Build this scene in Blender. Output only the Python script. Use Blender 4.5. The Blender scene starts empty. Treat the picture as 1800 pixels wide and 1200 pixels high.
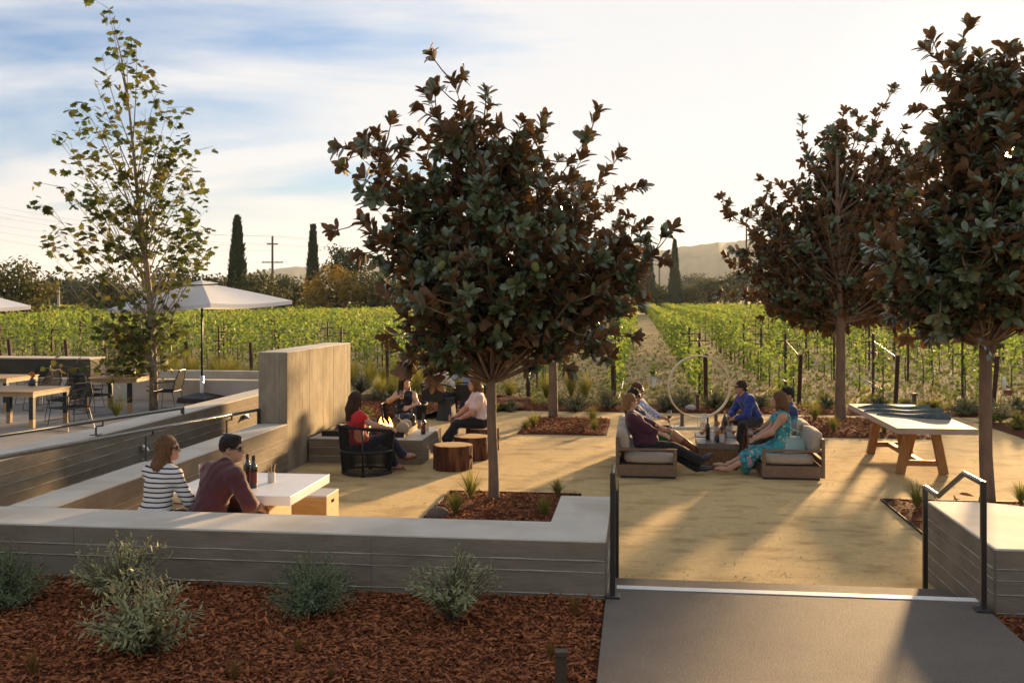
import bpy, bmesh, math, random
import numpy as np
from mathutils import Vector, Matrix, Quaternion
random.seed(7); RNG = np.random.default_rng(11)
PI = math.pi; R = math.radians
S = bpy.context.scene
COL = S.collection

# ------------------------------------------------------------------ camera
TH = R(7.2); FP = 1750.0; H0 = 2.5            # yaw, focal length in photo pixels, eye height above the terrace
cam = bpy.data.cameras.new('camera'); camo = bpy.data.objects.new('camera', cam); COL.objects.link(camo)
cam.sensor_width = 36; cam.lens = 36 * FP / 1800; cam.shift_y = -75 / 1800
cam.clip_end = 20000; cam.clip_start = 0.05
camo.location = (0, 0, H0); camo.rotation_euler = (PI / 2, 0, TH)
S.camera = camo

# ------------------------------------------------------------------ light, sky, exposure
SUN_AZ = R(19.3); SUN_EL = R(7.4)             # azimuth from +Y towards +X
world = bpy.data.worlds.new('World'); S.world = world; world.use_nodes = True
wn = world.node_tree; wn.nodes.clear()
def N(tree, t, **kw):
    n = tree.nodes.new(t)
    for k, v in kw.items():
        if k in ('loc',): continue
        setattr(n, k, v)
    return n
def build_world():
    L = wn.links.new
    out = N(wn, 'ShaderNodeOutputWorld'); bg = N(wn, 'ShaderNodeBackground')
    sky = N(wn, 'ShaderNodeTexSky', sky_type='NISHITA'); sky.sun_disc = False
    sky.sun_elevation = SUN_EL; sky.sun_rotation = SUN_AZ
    sky.altitude = 60; sky.air_density = 1.0; sky.dust_density = 0.8; sky.ozone_density = 1.6
    bg.inputs['Strength'].default_value = 0.098
    tc = N(wn, 'ShaderNodeTexCoord')
    # thin high cloud: coordinates projected on a flat layer above, so that the streaks run to the horizon
    sep = N(wn, 'ShaderNodeSeparateXYZ'); L(tc.outputs['Generated'], sep.inputs[0])
    zc = N(wn, 'ShaderNodeMath', operation='MAXIMUM'); L(sep.outputs['Z'], zc.inputs[0]); zc.inputs[1].default_value = 0.0
    za = N(wn, 'ShaderNodeMath', operation='ADD'); L(zc.outputs[0], za.inputs[0]); za.inputs[1].default_value = 0.16
    px = N(wn, 'ShaderNodeMath', operation='DIVIDE'); L(sep.outputs['X'], px.inputs[0]); L(za.outputs[0], px.inputs[1])
    py = N(wn, 'ShaderNodeMath', operation='DIVIDE'); L(sep.outputs['Y'], py.inputs[0]); L(za.outputs[0], py.inputs[1])
    cmb = N(wn, 'ShaderNodeCombineXYZ'); L(px.outputs[0], cmb.inputs[0]); L(py.outputs[0], cmb.inputs[1])
    mp = N(wn, 'ShaderNodeMapping'); L(cmb.outputs[0], mp.inputs[0])
    mp.inputs['Rotation'].default_value = (0, 0, R(-24)); mp.inputs['Scale'].default_value = (0.55, 1.25, 1)
    mp.inputs['Location'].default_value = (9.1, 2.2, 0)
    nz = N(wn, 'ShaderNodeTexNoise'); L(mp.outputs[0], nz.inputs['Vector'])
    nz.inputs['Scale'].default_value = 1.15; nz.inputs['Detail'].default_value = 9; nz.inputs['Roughness'].default_value = 0.56
    nz.inputs['Distortion'].default_value = 0.5
    cr = N(wn, 'ShaderNodeMapRange'); L(nz.outputs['Fac'], cr.inputs['Value'])
    cr.inputs['From Min'].default_value = 0.36; cr.inputs['From Max'].default_value = 0.61; cr.inputs['To Min'].default_value = 0.17
    # veil that thickens towards the horizon
    hz = N(wn, 'ShaderNodeMapRange'); L(sep.outputs['Z'], hz.inputs['Value'])
    hz.inputs['From Min'].default_value = 0.15; hz.inputs['From Max'].default_value = 0.03
    hz.inputs['To Min'].default_value = 0.0; hz.inputs['To Max'].default_value = 0.85
    # glow of the veil around the sun (forward scattering)
    sd = (math.sin(SUN_AZ) * math.cos(SUN_EL), math.cos(SUN_AZ) * math.cos(SUN_EL), math.sin(SUN_EL))
    nrm = N(wn, 'ShaderNodeVectorMath', operation='NORMALIZE'); L(tc.outputs['Generated'], nrm.inputs[0])
    dt = N(wn, 'ShaderNodeVectorMath', operation='DOT_PRODUCT'); L(nrm.outputs[0], dt.inputs[0]); dt.inputs[1].default_value = sd
    g1 = N(wn, 'ShaderNodeMapRange'); L(dt.outputs['Value'], g1.inputs['Value'])
    g1.inputs['From Min'].default_value = 0.855; g1.inputs['From Max'].default_value = 0.985
    g1.interpolation_type = 'SMOOTHSTEP'
    cov = N(wn, 'ShaderNodeMath', operation='ADD', use_clamp=True); L(cr.outputs[0], cov.inputs[0]); L(hz.outputs[0], cov.inputs[1])
    g2 = N(wn, 'ShaderNodeMath', operation='MULTIPLY'); L(g1.outputs[0], g2.inputs[0]); g2.inputs[1].default_value = 1.0
    cov2 = N(wn, 'ShaderNodeMath', operation='ADD', use_clamp=True); L(cov.outputs[0], cov2.inputs[0]); L(g2.outputs[0], cov2.inputs[1])
    cov3 = N(wn, 'ShaderNodeMath', operation='MULTIPLY'); L(cov2.outputs[0], cov3.inputs[0]); cov3.inputs[1].default_value = 0.985
    # cloud colour: pale, warmer low down, brighter near the sun
    cw = N(wn, 'ShaderNodeMix', data_type='RGBA'); L(hz.outputs[0], cw.inputs['Factor'])
    cw.inputs['A'].default_value = CLOUD_HI; cw.inputs['B'].default_value = CLOUD_LO
    br = N(wn, 'ShaderNodeMapRange'); L(dt.outputs['Value'], br.inputs['Value'])
    br.inputs['From Min'].default_value = -0.95; br.inputs['From Max'].default_value = 0.0
    br.inputs['To Min'].default_value = 0.90; br.inputs['To Max'].default_value = 1.0
    cs = N(wn, 'ShaderNodeVectorMath', operation='SCALE'); L(cw.outputs['Result'], cs.inputs[0]); L(br.outputs[0], cs.inputs['Scale'])
    mx = N(wn, 'ShaderNodeMix', data_type='RGBA'); L(cov3.outputs[0], mx.inputs['Factor'])
    skt = N(wn, 'ShaderNodeMix', data_type='RGBA', blend_type='MULTIPLY'); skt.inputs['Factor'].default_value = 1.0
    L(sky.outputs[0], skt.inputs['A']); skt.inputs['B'].default_value = SKY_TINT
    L(skt.outputs['Result'], mx.inputs['A']); L(cs.outputs[0], mx.inputs['B'])
    # aureole and disc of the sun itself
    a1 = N(wn, 'ShaderNodeMapRange'); L(dt.outputs['Value'], a1.inputs['Value']); a1.interpolation_type = 'SMOOTHERSTEP'
    a1.inputs['From Min'].default_value = math.cos(R(12)); a1.inputs['From Max'].default_value = 1.0
    a1.inputs['To Max'].default_value = 0.35
    a2 = N(wn, 'ShaderNodeMapRange'); L(dt.outputs['Value'], a2.inputs['Value']); a2.interpolation_type = 'SMOOTHSTEP'
    a2.inputs['From Min'].default_value = math.cos(R(0.55)); a2.inputs['From Max'].default_value = math.cos(R(0.4))
    a2.inputs['To Max'].default_value = 60.0
    asum = N(wn, 'ShaderNodeMath', operation='ADD'); L(a1.outputs[0], asum.inputs[0]); L(a2.outputs[0], asum.inputs[1])
    ac = N(wn, 'ShaderNodeVectorMath', operation='SCALE'); ac.inputs[0].default_value = (1.0, 0.74, 0.38); L(asum.outputs[0], ac.inputs['Scale'])
    ad = N(wn, 'ShaderNodeVectorMath', operation='ADD'); L(mx.outputs['Result'], ad.inputs[0]); L(ac.outputs[0], ad.inputs[1])
    L(ad.outputs[0], bg.inputs['Color']); L(bg.outputs[0], out.inputs['Surface'])
CLOUD_HI = (1.66, 1.68, 1.70, 1); CLOUD_LO = (1.75, 1.62, 1.44, 1); SKY_TINT = (0.070, 0.195, 0.345, 1)
build_world()
sl = bpy.data.lights.new('sun', 'SUN'); sun = bpy.data.objects.new('sun', sl); COL.objects.link(sun)
sl.energy = 2.9; sl.angle = R(3.0); sl.color = (1.0, 0.65, 0.31)
sv = Vector((math.sin(SUN_AZ) * math.cos(SUN_EL), math.cos(SUN_AZ) * math.cos(SUN_EL), math.sin(SUN_EL)))
sun.rotation_euler = (-sv).to_track_quat('-Z', 'Y').to_euler()
S.view_settings.view_transform = 'Standard'; S.view_settings.look = 'None'
S.view_settings.gamma = 1.0; S.view_settings.use_curve_mapping = False
S.view_settings.exposure = 2.42
S.render.engine = 'CYCLES'
cy = S.cycles
cy.use_denoising = True
try: cy.denoiser = 'OPENIMAGEDENOISE'
except Exception: pass
cy.max_bounces = 8; cy.diffuse_bounces = 3; cy.glossy_bounces = 3; cy.transmission_bounces = 6; cy.transparent_max_bounces = 12
cy.volume_bounces = 0; cy.sample_clamp_indirect = 6; cy.caustics_reflective = False; cy.caustics_refractive = False

# ------------------------------------------------------------------ photo pixel -> place
CT, ST = math.cos(TH), math.sin(TH)
def W(x, y, z=0.0):                      # where a pixel's ray meets the level z
    t = FP * (H0 - z) / (y - 525.0); u = (x - 900) / FP * t
    return Vector((-ST * t + CT * u, CT * t + ST * u, z))
def WD(x, y, d):                         # a pixel at a known distance along the view axis
    u = (x - 900) / FP * d
    return Vector((-ST * d + CT * u, CT * d + ST * u, H0 - (y - 525) * d / FP))
def depth(p): return -ST * p[0] + CT * p[1]

# ------------------------------------------------------------------ materials
MATS = {}
def lin(c): return (c[0], c[1], c[2], 1.0)
def material(name, c1, c2=None, rough=0.8, scale=6.0, detail=5.0, bump=0.0, bscale=60.0, metal=0.0, spec=0.4,
             c3=None, c3scale=1.2, stretch=(1, 1, 1), bstretch=None, coords='Object', lo=0.35, hi=0.65, trans=0.0, tcol=None,
             sheen=0.0, coat=0.0, pits=None):
    if name in MATS: return MATS[name]
    m = bpy.data.materials.new(name); m.use_nodes = True; t = m.node_tree; t.nodes.clear(); L = t.links.new
    out = N(t, 'ShaderNodeOutputMaterial'); b = N(t, 'ShaderNodeBsdfPrincipled')
    b.inputs['Roughness'].default_value = rough; b.inputs['Metallic'].default_value = metal
    b.inputs['Specular IOR Level'].default_value = spec
    if sheen: b.inputs['Sheen Weight'].default_value = sheen
    if coat: b.inputs['Coat Weight'].default_value = coat; b.inputs['Coat Roughness'].default_value = 0.1
    tc = N(t, 'ShaderNodeTexCoord'); mp = N(t, 'ShaderNodeMapping'); L(tc.outputs[coords], mp.inputs[0])
    mp.inputs['Scale'].default_value = stretch
    col = None
    if c2 is not None:
        nz = N(t, 'ShaderNodeTexNoise'); nz.inputs['Scale'].default_value = scale; nz.inputs['Detail'].default_value = detail
        nz.inputs['Roughness'].default_value = 0.6
        L(mp.outputs[0], nz.inputs['Vector'])
        mr = N(t, 'ShaderNodeMapRange'); L(nz.outputs['Fac'], mr.inputs['Value'])
        mr.inputs['From Min'].default_value = lo; mr.inputs['From Max'].default_value = hi
        mx = N(t, 'ShaderNodeMix', data_type='RGBA'); L(mr.outputs[0], mx.inputs['Factor'])
        mx.inputs['A'].default_value = lin(c1); mx.inputs['B'].default_value = lin(c2)
        col = mx.outputs['Result']
        if c3 is not None:
            n3 = N(t, 'ShaderNodeTexNoise'); n3.inputs['Scale'].default_value = c3scale; n3.inputs['Detail'].default_value = 6
            L(mp.outputs[0], n3.inputs['Vector'])
            m3 = N(t, 'ShaderNodeMapRange'); L(n3.outputs['Fac'], m3.inputs['Value'])
            m3.inputs['From Min'].default_value = 0.5; m3.inputs['From Max'].default_value = 0.68
            x3 = N(t, 'ShaderNodeMix', data_type='RGBA'); L(m3.outputs[0], x3.inputs['Factor'])
            L(col, x3.inputs['A']); x3.inputs['B'].default_value = lin(c3); col = x3.outputs['Result']
        if pits is not None:
            n4 = N(t, 'ShaderNodeTexVoronoi'); n4.inputs['Scale'].default_value = pits[0]; L(tc.outputs[coords], n4.inputs['Vector'])
            m4 = N(t, 'ShaderNodeMapRange'); L(n4.outputs['Distance'], m4.inputs['Value']); m4.inputs['From Min'].default_value = 0.06; m4.inputs['From Max'].default_value = 0.13; m4.inputs['To Min'].default_value = pits[1]; m4.inputs['To Max'].default_value = 0.0
            n5 = N(t, 'ShaderNodeTexNoise'); n5.inputs['Scale'].default_value = 2.5; L(tc.outputs[coords], n5.inputs['Vector'])
            m5 = N(t, 'ShaderNodeMapRange'); L(n5.outputs['Fac'], m5.inputs['Value']); m5.inputs['From Min'].default_value = 0.48; m5.inputs['From Max'].default_value = 0.60
            mm = N(t, 'ShaderNodeMath', operation='MULTIPLY'); L(m4.outputs[0], mm.inputs[0]); L(m5.outputs[0], mm.inputs[1])
            x4 = N(t, 'ShaderNodeMix', data_type='RGBA'); L(mm.outputs[0], x4.inputs['Factor']); L(col, x4.inputs['A']); x4.inputs['B'].default_value = lin((0.08, 0.065, 0.05)); col = x4.outputs['Result']
        L(col, b.inputs['Base Color'])
    else:
        b.inputs['Base Color'].default_value = lin(c1)
    if bump > 0:
        mb = N(t, 'ShaderNodeMapping'); L(tc.outputs[coords], mb.inputs[0]); mb.inputs['Scale'].default_value = bstretch or stretch
        nb = N(t, 'ShaderNodeTexNoise'); nb.inputs['Scale'].default_value = bscale; nb.inputs['Detail'].default_value = 4
        L(mb.outputs[0], nb.inputs['Vector'])
        bp = N(t, 'ShaderNodeBump'); bp.inputs['Strength'].default_value = bump; bp.inputs['Distance'].default_value = 0.02
        L(nb.outputs['Fac'], bp.inputs['Height']); L(bp.outputs[0], b.inputs['Normal'])
    sh = b.outputs[0]
    if trans > 0:
        tr = N(t, 'ShaderNodeBsdfTranslucent')
        if tcol is not None: tr.inputs['Color'].default_value = lin(tcol)
        elif col is not None: L(col, tr.inputs['Color'])
        else: tr.inputs['Color'].default_value = lin(c1)
        ms = N(t, 'ShaderNodeMixShader'); ms.inputs[0].default_value = trans
        L(b.outputs[0], ms.inputs[1]); L(tr.outputs[0], ms.inputs[2]); sh = ms.outputs[0]
    L(sh, out.inputs['Surface'])
    MATS[name] = m
    return m
def leaf_material(name, top, top2, under, trans=0.0, tcol=None, rough=0.35, spec=0.5, scale=3.0, c3=None):
    """top and underside of a leaf differ in colour; each leaf island gets its own tint"""
    m = bpy.data.materials.new(name); m.use_nodes = True; t = m.node_tree; t.nodes.clear(); L = t.links.new
    out = N(t, 'ShaderNodeOutputMaterial'); b = N(t, 'ShaderNodeBsdfPrincipled')
    b.inputs['Roughness'].default_value = rough; b.inputs['Specular IOR Level'].default_value = spec
    ge = N(t, 'ShaderNodeNewGeometry')
    mx = N(t, 'ShaderNodeMix', data_type='RGBA'); L(ge.outputs['Random Per Island'], mx.inputs['Factor'])
    mx.inputs['A'].default_value = lin(top); mx.inputs['B'].default_value = lin(top2)
    col = mx.outputs['Result']
    if c3 is not None:
        tc = N(t, 'ShaderNodeTexCoord'); nz = N(t, 'ShaderNodeTexNoise'); nz.inputs['Scale'].default_value = scale; L(tc.outputs['Object'], nz.inputs['Vector'])
        mr = N(t, 'ShaderNodeMapRange'); mr.inputs['From Min'].default_value = .5; mr.inputs['From Max'].default_value = .62; L(nz.outputs['Fac'], mr.inputs['Value'])
        m3 = N(t, 'ShaderNodeMix', data_type='RGBA'); L(mr.outputs[0], m3.inputs['Factor']); L(col, m3.inputs['A']); m3.inputs['B'].default_value = lin(c3); col = m3.outputs['Result']
    if under is not None:
        m2 = N(t, 'ShaderNodeMix', data_type='RGBA'); L(ge.outputs['Backfacing'], m2.inputs['Factor'])
        L(col, m2.inputs['A']); m2.inputs['B'].default_value = lin(under); col = m2.outputs['Result']
        r2 = N(t, 'ShaderNodeMix', data_type='FLOAT'); L(ge.outputs['Backfacing'], r2.inputs['Factor']); r2.inputs['A'].default_value = rough; r2.inputs['B'].default_value = 0.8
        L(r2.outputs['Result'], b.inputs['Roughness'])
    L(col, b.inputs['Base Color']); sh = b.outputs[0]
    if trans > 0:
        tr = N(t, 'ShaderNodeBsdfTranslucent')
        if tcol is not None: tr.inputs['Color'].default_value = lin(tcol)
        else: L(col, tr.inputs['Color'])
        ms = N(t, 'ShaderNodeMixShader'); ms.inputs[0].default_value = trans
        L(b.outputs[0], ms.inputs[1]); L(tr.outputs[0], ms.inputs[2]); sh = ms.outputs[0]
    L(sh, out.inputs['Surface']); MATS[name] = m
    return m
def glass_material(name, color=(1, 1, 1), rough=0.02, clear=0.75):
    """thin-walled glass: mostly clear, with reflections at the edge"""
    if name in MATS: return MATS[name]
    m = bpy.data.materials.new(name); m.use_nodes = True; t = m.node_tree; t.nodes.clear(); L = t.links.new
    out = N(t, 'ShaderNodeOutputMaterial'); tr = N(t, 'ShaderNodeBsdfTransparent'); tr.inputs['Color'].default_value = lin(color)
    gl = N(t, 'ShaderNodeBsdfGlossy'); gl.inputs['Roughness'].default_value = rough
    lw = N(t, 'ShaderNodeLayerWeight'); lw.inputs['Blend'].default_value = 0.35
    mr = N(t, 'ShaderNodeMapRange'); L(lw.outputs['Facing'], mr.inputs['Value']); mr.inputs['To Min'].default_value = 1 - clear - 0.17; mr.inputs['To Max'].default_value = 0.75
    ms = N(t, 'ShaderNodeMixShader'); L(mr.outputs[0], ms.inputs[0]); L(tr.outputs[0], ms.inputs[1]); L(gl.outputs[0], ms.inputs[2])
    L(ms.outputs[0], out.inputs['Surface']); MATS[name] = m
    return m
def emission_material(name, c_low, c_high, strength, zlo, zhi):
    m = bpy.data.materials.new(name); m.use_nodes = True; t = m.node_tree; t.nodes.clear(); L = t.links.new
    out = N(t, 'ShaderNodeOutputMaterial'); em = N(t, 'ShaderNodeEmission'); tc = N(t, 'ShaderNodeTexCoord')
    sp = N(t, 'ShaderNodeSeparateXYZ'); L(tc.outputs['Object'], sp.inputs[0])
    mr = N(t, 'ShaderNodeMapRange'); L(sp.outputs['Z'], mr.inputs['Value']); mr.inputs['From Min'].default_value = zlo; mr.inputs['From Max'].default_value = zhi
    mx = N(t, 'ShaderNodeMix', data_type='RGBA'); L(mr.outputs[0], mx.inputs['Factor']); mx.inputs['A'].default_value = lin(c_low); mx.inputs['B'].default_value = lin(c_high)
    L(mx.outputs['Result'], em.inputs['Color']); em.inputs['Strength'].default_value = strength
    tr = N(t, 'ShaderNodeBsdfTransparent'); ms = N(t, 'ShaderNodeMixShader'); ms.inputs[0].default_value = 0.75
    L(tr.outputs[0], ms.inputs[1]); L(em.outputs[0], ms.inputs[2]); L(ms.outputs[0], out.inputs['Surface'])
    MATS[name] = m
    return m

# ------------------------------------------------------------------ mesh helpers
def tag(o, label=None, cat=None, group=None, kind=None):
    if label: o['label'] = label
    if cat: o['category'] = cat
    if group: o['group'] = group
    if kind: o['kind'] = kind
    return o
def thing(name, label, cat, loc=(0, 0, 0), rz=0.0, group=None):
    o = bpy.data.objects.new(name, None); COL.objects.link(o); o.empty_display_size = 0.1
    o.location = loc; o.rotation_euler = (0, 0, rz)
    return tag(o, label, cat, group)
def link(name, me, parent=None, loc=None, rot=None, scale=None):
    o = bpy.data.objects.new(name, me); COL.objects.link(o)
    if parent is not None: o.parent = parent
    if loc is not None: o.location = loc
    if rot is not None: o.rotation_euler = rot
    if scale is not None: o.scale = scale
    return o
def rawmesh(name, V, Fc, mats, smooth=False, midx=None, uv=None):
    me = bpy.data.meshes.new(name)
    me.from_pydata([tuple(v) for v in V] if not isinstance(V, np.ndarray) else V.tolist(), [], Fc if not isinstance(Fc, np.ndarray) else Fc.tolist())
    for m in (mats if isinstance(mats, (list, tuple)) else [mats]): me.materials.append(m)
    if midx is not None: me.polygons.foreach_set('material_index', np.asarray(midx, dtype=np.int32))
    if smooth: me.polygons.foreach_set('use_smooth', np.ones(len(me.polygons), dtype=bool))
    me.update()
    return me
def npmesh(name, V, Q, mats, smooth=False, midx=None):
    """quick mesh from numpy: V (n,3), Q (m,k) with k 3 or 4"""
    V = np.asarray(V, dtype=np.float32); Q = np.asarray(Q, dtype=np.int32); k = Q.shape[1]; m = len(Q)
    me = bpy.data.meshes.new(name); me.vertices.add(len(V)); me.vertices.foreach_set('co', V.ravel())
    me.loops.add(m * k); me.loops.foreach_set('vertex_index', Q.ravel())
    me.polygons.add(m); me.polygons.foreach_set('loop_start', np.arange(0, m * k, k, dtype=np.int32))
    me.polygons.foreach_set('loop_total', np.full(m, k, dtype=np.int32))
    for mm in (mats if isinstance(mats, (list, tuple)) else [mats]): me.materials.append(mm)
    if midx is not None: me.polygons.foreach_set('material_index', np.asarray(midx, dtype=np.int32))
    if smooth: me.polygons.foreach_set('use_smooth', np.ones(m, dtype=bool))
    me.update(calc_edges=True); me.validate()
    return me
def frame(d):
    d = Vector(d).normalized(); a = Vector((0, 0, 1)) if abs(d.z) < 0.95 else Vector((1, 0, 0))
    s = d.cross(a).normalized(); u = s.cross(d).normalized()
    return s, u, d
class MB:
    def __init__(self): self.v = []; self.f = []
    def add(self, V, Fs):
        o = len(self.v); self.v += [tuple(p) for p in V]; self.f += [tuple(i + o for i in f) for f in Fs]; return self
    def box(self, x0, x1, y0, y1, z0, z1, M=None):
        V = [Vector(p) for p in ((x0, y0, z0), (x1, y0, z0), (x1, y1, z0), (x0, y1, z0), (x0, y0, z1), (x1, y0, z1), (x1, y1, z1), (x0, y1, z1))]
        if M is not None: V = [M @ p for p in V]
        return self.add(V, [(0, 3, 2, 1), (4, 5, 6, 7), (0, 1, 5, 4), (1, 2, 6, 5), (2, 3, 7, 6), (3, 0, 4, 7)])
    def bar(self, a, b, w, h, up=None):
        """box beam from a to b, w across, h along 'up'"""
        a = Vector(a); b = Vector(b); d = (b - a).normalized()
        if up is None: s, u, d = frame(d)
        else: s = d.cross(Vector(up)).normalized(); u = s.cross(d)
        V = [p + s * sx * w / 2 + u * sy * h / 2 for p in (a, b) for sx, sy in ((-1, -1), (1, -1), (1, 1), (-1, 1))]
        return self.add(V, [(3, 2, 1, 0), (4, 5, 6, 7), (0, 1, 5, 4), (1, 2, 6, 5), (2, 3, 7, 6), (3, 0, 4, 7)])
    def tube(self, pts, r, n=8, cap=True):
        pts = [Vector(p) for p in pts]; rs = r if isinstance(r, (list, tuple)) else [r] * len(pts)
        o = len(self.v); u = None
        for i, p in enumerate(pts):
            d = (pts[min(i + 1, len(pts) - 1)] - pts[max(i - 1, 0)])
            if d.length < 1e-9: d = Vector((0, 0, 1))
            d.normalize()
            if u is None: s, u, _ = frame(d)
            else:
                u = (u - d * u.dot(d))
                if u.length < 1e-6: s, u, _ = frame(d)
                u.normalize(); s = d.cross(u).normalized()
            for k in range(n):
                a = 2 * PI * k / n; q = p + (s * math.cos(a) + u * math.sin(a)) * rs[i]; self.v.append(tuple(q))
        for i in range(len(pts) - 1):
            for k in range(n):
                k2 = (k + 1) % n; self.f.append((o + i * n + k, o + i * n + k2, o + (i + 1) * n + k2, o + (i + 1) * n + k))
        if cap:
            self.f.append(tuple(o + k for k in reversed(range(n)))); e = o + (len(pts) - 1) * n; self.f.append(tuple(e + k for k in range(n)))
        return self
    def lathe(self, prof, n=16, c=(0, 0, 0), close=False):
        o = len(self.v)
        for r, z in prof:
            for k in range(n):
                a = 2 * PI * k / n; self.v.append((c[0] + r * math.cos(a), c[1] + r * math.sin(a), c[2] + z))
        for i in range(len(prof) - 1):
            for k in range(n):
                k2 = (k + 1) % n; self.f.append((o + i * n + k, o + i * n + k2, o + (i + 1) * n + k2, o + (i + 1) * n + k))
        if close:
            self.f.append(tuple(o + k for k in reversed(range(n)))); e = o + (len(prof) - 1) * n; self.f.append(tuple(e + k for k in range(n)))
        return self
    def ball(self, c, r, n=10, m=7, sq=(1, 1, 1)):
        o = len(self.v)
        for j in range(1, m):
            t = PI * j / m
            for k in range(n):
                a = 2 * PI * k / n
                self.v.append((c[0] + r * sq[0] * math.sin(t) * math.cos(a), c[1] + r * sq[1] * math.sin(t) * math.sin(a), c[2] - r * sq[2] * math.cos(t)))
        b = len(self.v); self.v.append((c[0], c[1], c[2] - r * sq[2])); self.v.append((c[0], c[1], c[2] + r * sq[2]))
        for j in range(m - 2):
            for k in range(n):
                k2 = (k + 1) % n; self.f.append((o + j * n + k, o + j * n + k2, o + (j + 1) * n + k2, o + (j + 1) * n + k))
        for k in range(n):
            k2 = (k + 1) % n; self.f.append((b, o + k2, o + k)); self.f.append((b + 1, o + (m - 2) * n + k, o + (m - 2) * n + k2))
        return self
    def poly(self, pts2, z0, z1):
        """prism over an outline (counter-clockwise)"""
        n = len(pts2); V = [(x, y, z0) for x, y in pts2] + [(x, y, z1) for x, y in pts2]
        Fs = [tuple(reversed(range(n))), tuple(range(n, 2 * n))] + [(i, (i + 1) % n, n + (i + 1) % n, n + i) for i in range(n)]
        return self.add(V, Fs)
    def mesh(self, name, mat, smooth=False, bevel=0.0, seg=2, auto=None):
        me = rawmesh(name, self.v, self.f, mat, smooth)
        if bevel > 0:
            bm = bmesh.new(); bm.from_mesh(me)
            es = [e for e in bm.edges if len(e.link_faces) == 2 and e.calc_face_angle(0) > R(25)]
            bmesh.ops.bevel(bm, geom=es, offset=bevel, segments=seg, affect='EDGES', profile=0.6, clamp_overlap=True)
            bm.to_mesh(me); bm.free()
        if auto is not None:
            me.polygons.foreach_set('use_smooth', np.ones(len(me.polygons), dtype=bool))
            try: me.set_sharp_from_angle(angle=R(auto))
            except Exception: pass
        return me
    def build(self, name, mat, parent=None, smooth=False, bevel=0.0, seg=2, auto=None, loc=None, rot=None):
        return link(name, self.mesh(name, mat, smooth, bevel, seg, auto), parent, loc, rot)
def copy_tree(o, parent=None, keep=False):
    c = o.copy(); COL.objects.link(c)
    if parent is not None: c.parent = parent
    for ch in o.children: copy_tree(ch, c)
    return c
def rotz(a): return Matrix.Rotation(a, 4, 'Z')
# ================================================================== materials of the setting
M_gravel = material('decomposed_granite', (0.69, 0.50, 0.24), (0.60, 0.42, 0.19), rough=0.95, scale=14, detail=9, bump=0.8, bscale=150,
                    c3=(0.44, 0.295, 0.13), c3scale=2.6, spec=0.2, stretch=(0.75, 1.2, 1), bstretch=(1, 1, 1))
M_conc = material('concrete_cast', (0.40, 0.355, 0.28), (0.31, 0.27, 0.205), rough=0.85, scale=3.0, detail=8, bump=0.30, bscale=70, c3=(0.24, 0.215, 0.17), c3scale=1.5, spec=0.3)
M_conc_top = material('concrete_trowelled', (0.60, 0.54, 0.455), (0.50, 0.45, 0.375), rough=0.85, scale=2.0, detail=8, bump=0.14, bscale=60, c3=(0.47, 0.40, 0.31), c3scale=1.4, spec=0.35)  # wall tops set lighter, their share of sky light is in this colour
M_board_h = material('concrete_board_marked', (0.25, 0.205, 0.15), (0.175, 0.143, 0.10), rough=0.9, scale=5.0, detail=8, bump=0.28, bscale=40, stretch=(0.5, 0.5, 1.6), bstretch=(0.5, 0.5, 1.6), c3=(0.22, 0.19, 0.14), c3scale=1.2, spec=0.25, pits=(26, .8))  # same concrete set darker, shade of the upright faces is in this colour
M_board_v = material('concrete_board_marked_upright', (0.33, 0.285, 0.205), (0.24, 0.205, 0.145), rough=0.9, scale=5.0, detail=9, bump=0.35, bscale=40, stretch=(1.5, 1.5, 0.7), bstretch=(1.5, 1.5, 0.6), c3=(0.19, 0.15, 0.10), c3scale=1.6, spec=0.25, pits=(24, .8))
M_walk = material('exposed_aggregate', (0.175, 0.145, 0.118), (0.135, 0.112, 0.093), rough=0.85, scale=2.2, detail=10, bump=0.7, bscale=230, c3=(0.24, 0.195, 0.15), c3scale=110, spec=0.35)
M_patio = material('patio_concrete', (0.30, 0.275, 0.25), (0.25, 0.23, 0.21), rough=0.75, scale=1.2, detail=7, bump=0.15, bscale=90, spec=0.35)
M_mulch = material('bark_mulch', (0.15, 0.045, 0.018), (0.06, 0.018, 0.008), rough=0.95, scale=45, detail=6, bump=1.0, bscale=70, spec=0.15, c3=(0.15, 0.055, 0.022), c3scale=25)
M_soil = material('dry_field', (0.47, 0.33, 0.17), (0.28, 0.25, 0.09), rough=1.0, scale=0.55, detail=9, bump=0.8, bscale=9, c3=(0.34, 0.235, 0.14), c3scale=0.3, spec=0.1, lo=0.42, hi=0.60)
M_white = material('white_paint', (0.78, 0.76, 0.72), (0.70, 0.67, 0.62), rough=0.6, scale=12)
M_black = material('black_powder_coat', (0.012, 0.012, 0.013), rough=0.42, spec=0.5)
M_rail = material('bronze_black_metal', (0.022, 0.018, 0.015), rough=0.30, metal=0.0, spec=0.7, coat=0.3)
M_edge = material('steel_edging', (0.03, 0.024, 0.02), rough=0.7)

def struct(name, me, parent=None, **kw):
    o = link(name, me, parent, **kw)
    if parent is None: o['kind'] = 'structure'
    return o
def sheet(name, pts, z, mat, lo=None):
    """flat sheet with a small skirt so that it has a real edge"""
    mb = MB().poly(pts, (z - 0.05) if lo is None else lo, z)
    return struct(name, mb.mesh(name, mat))

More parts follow.
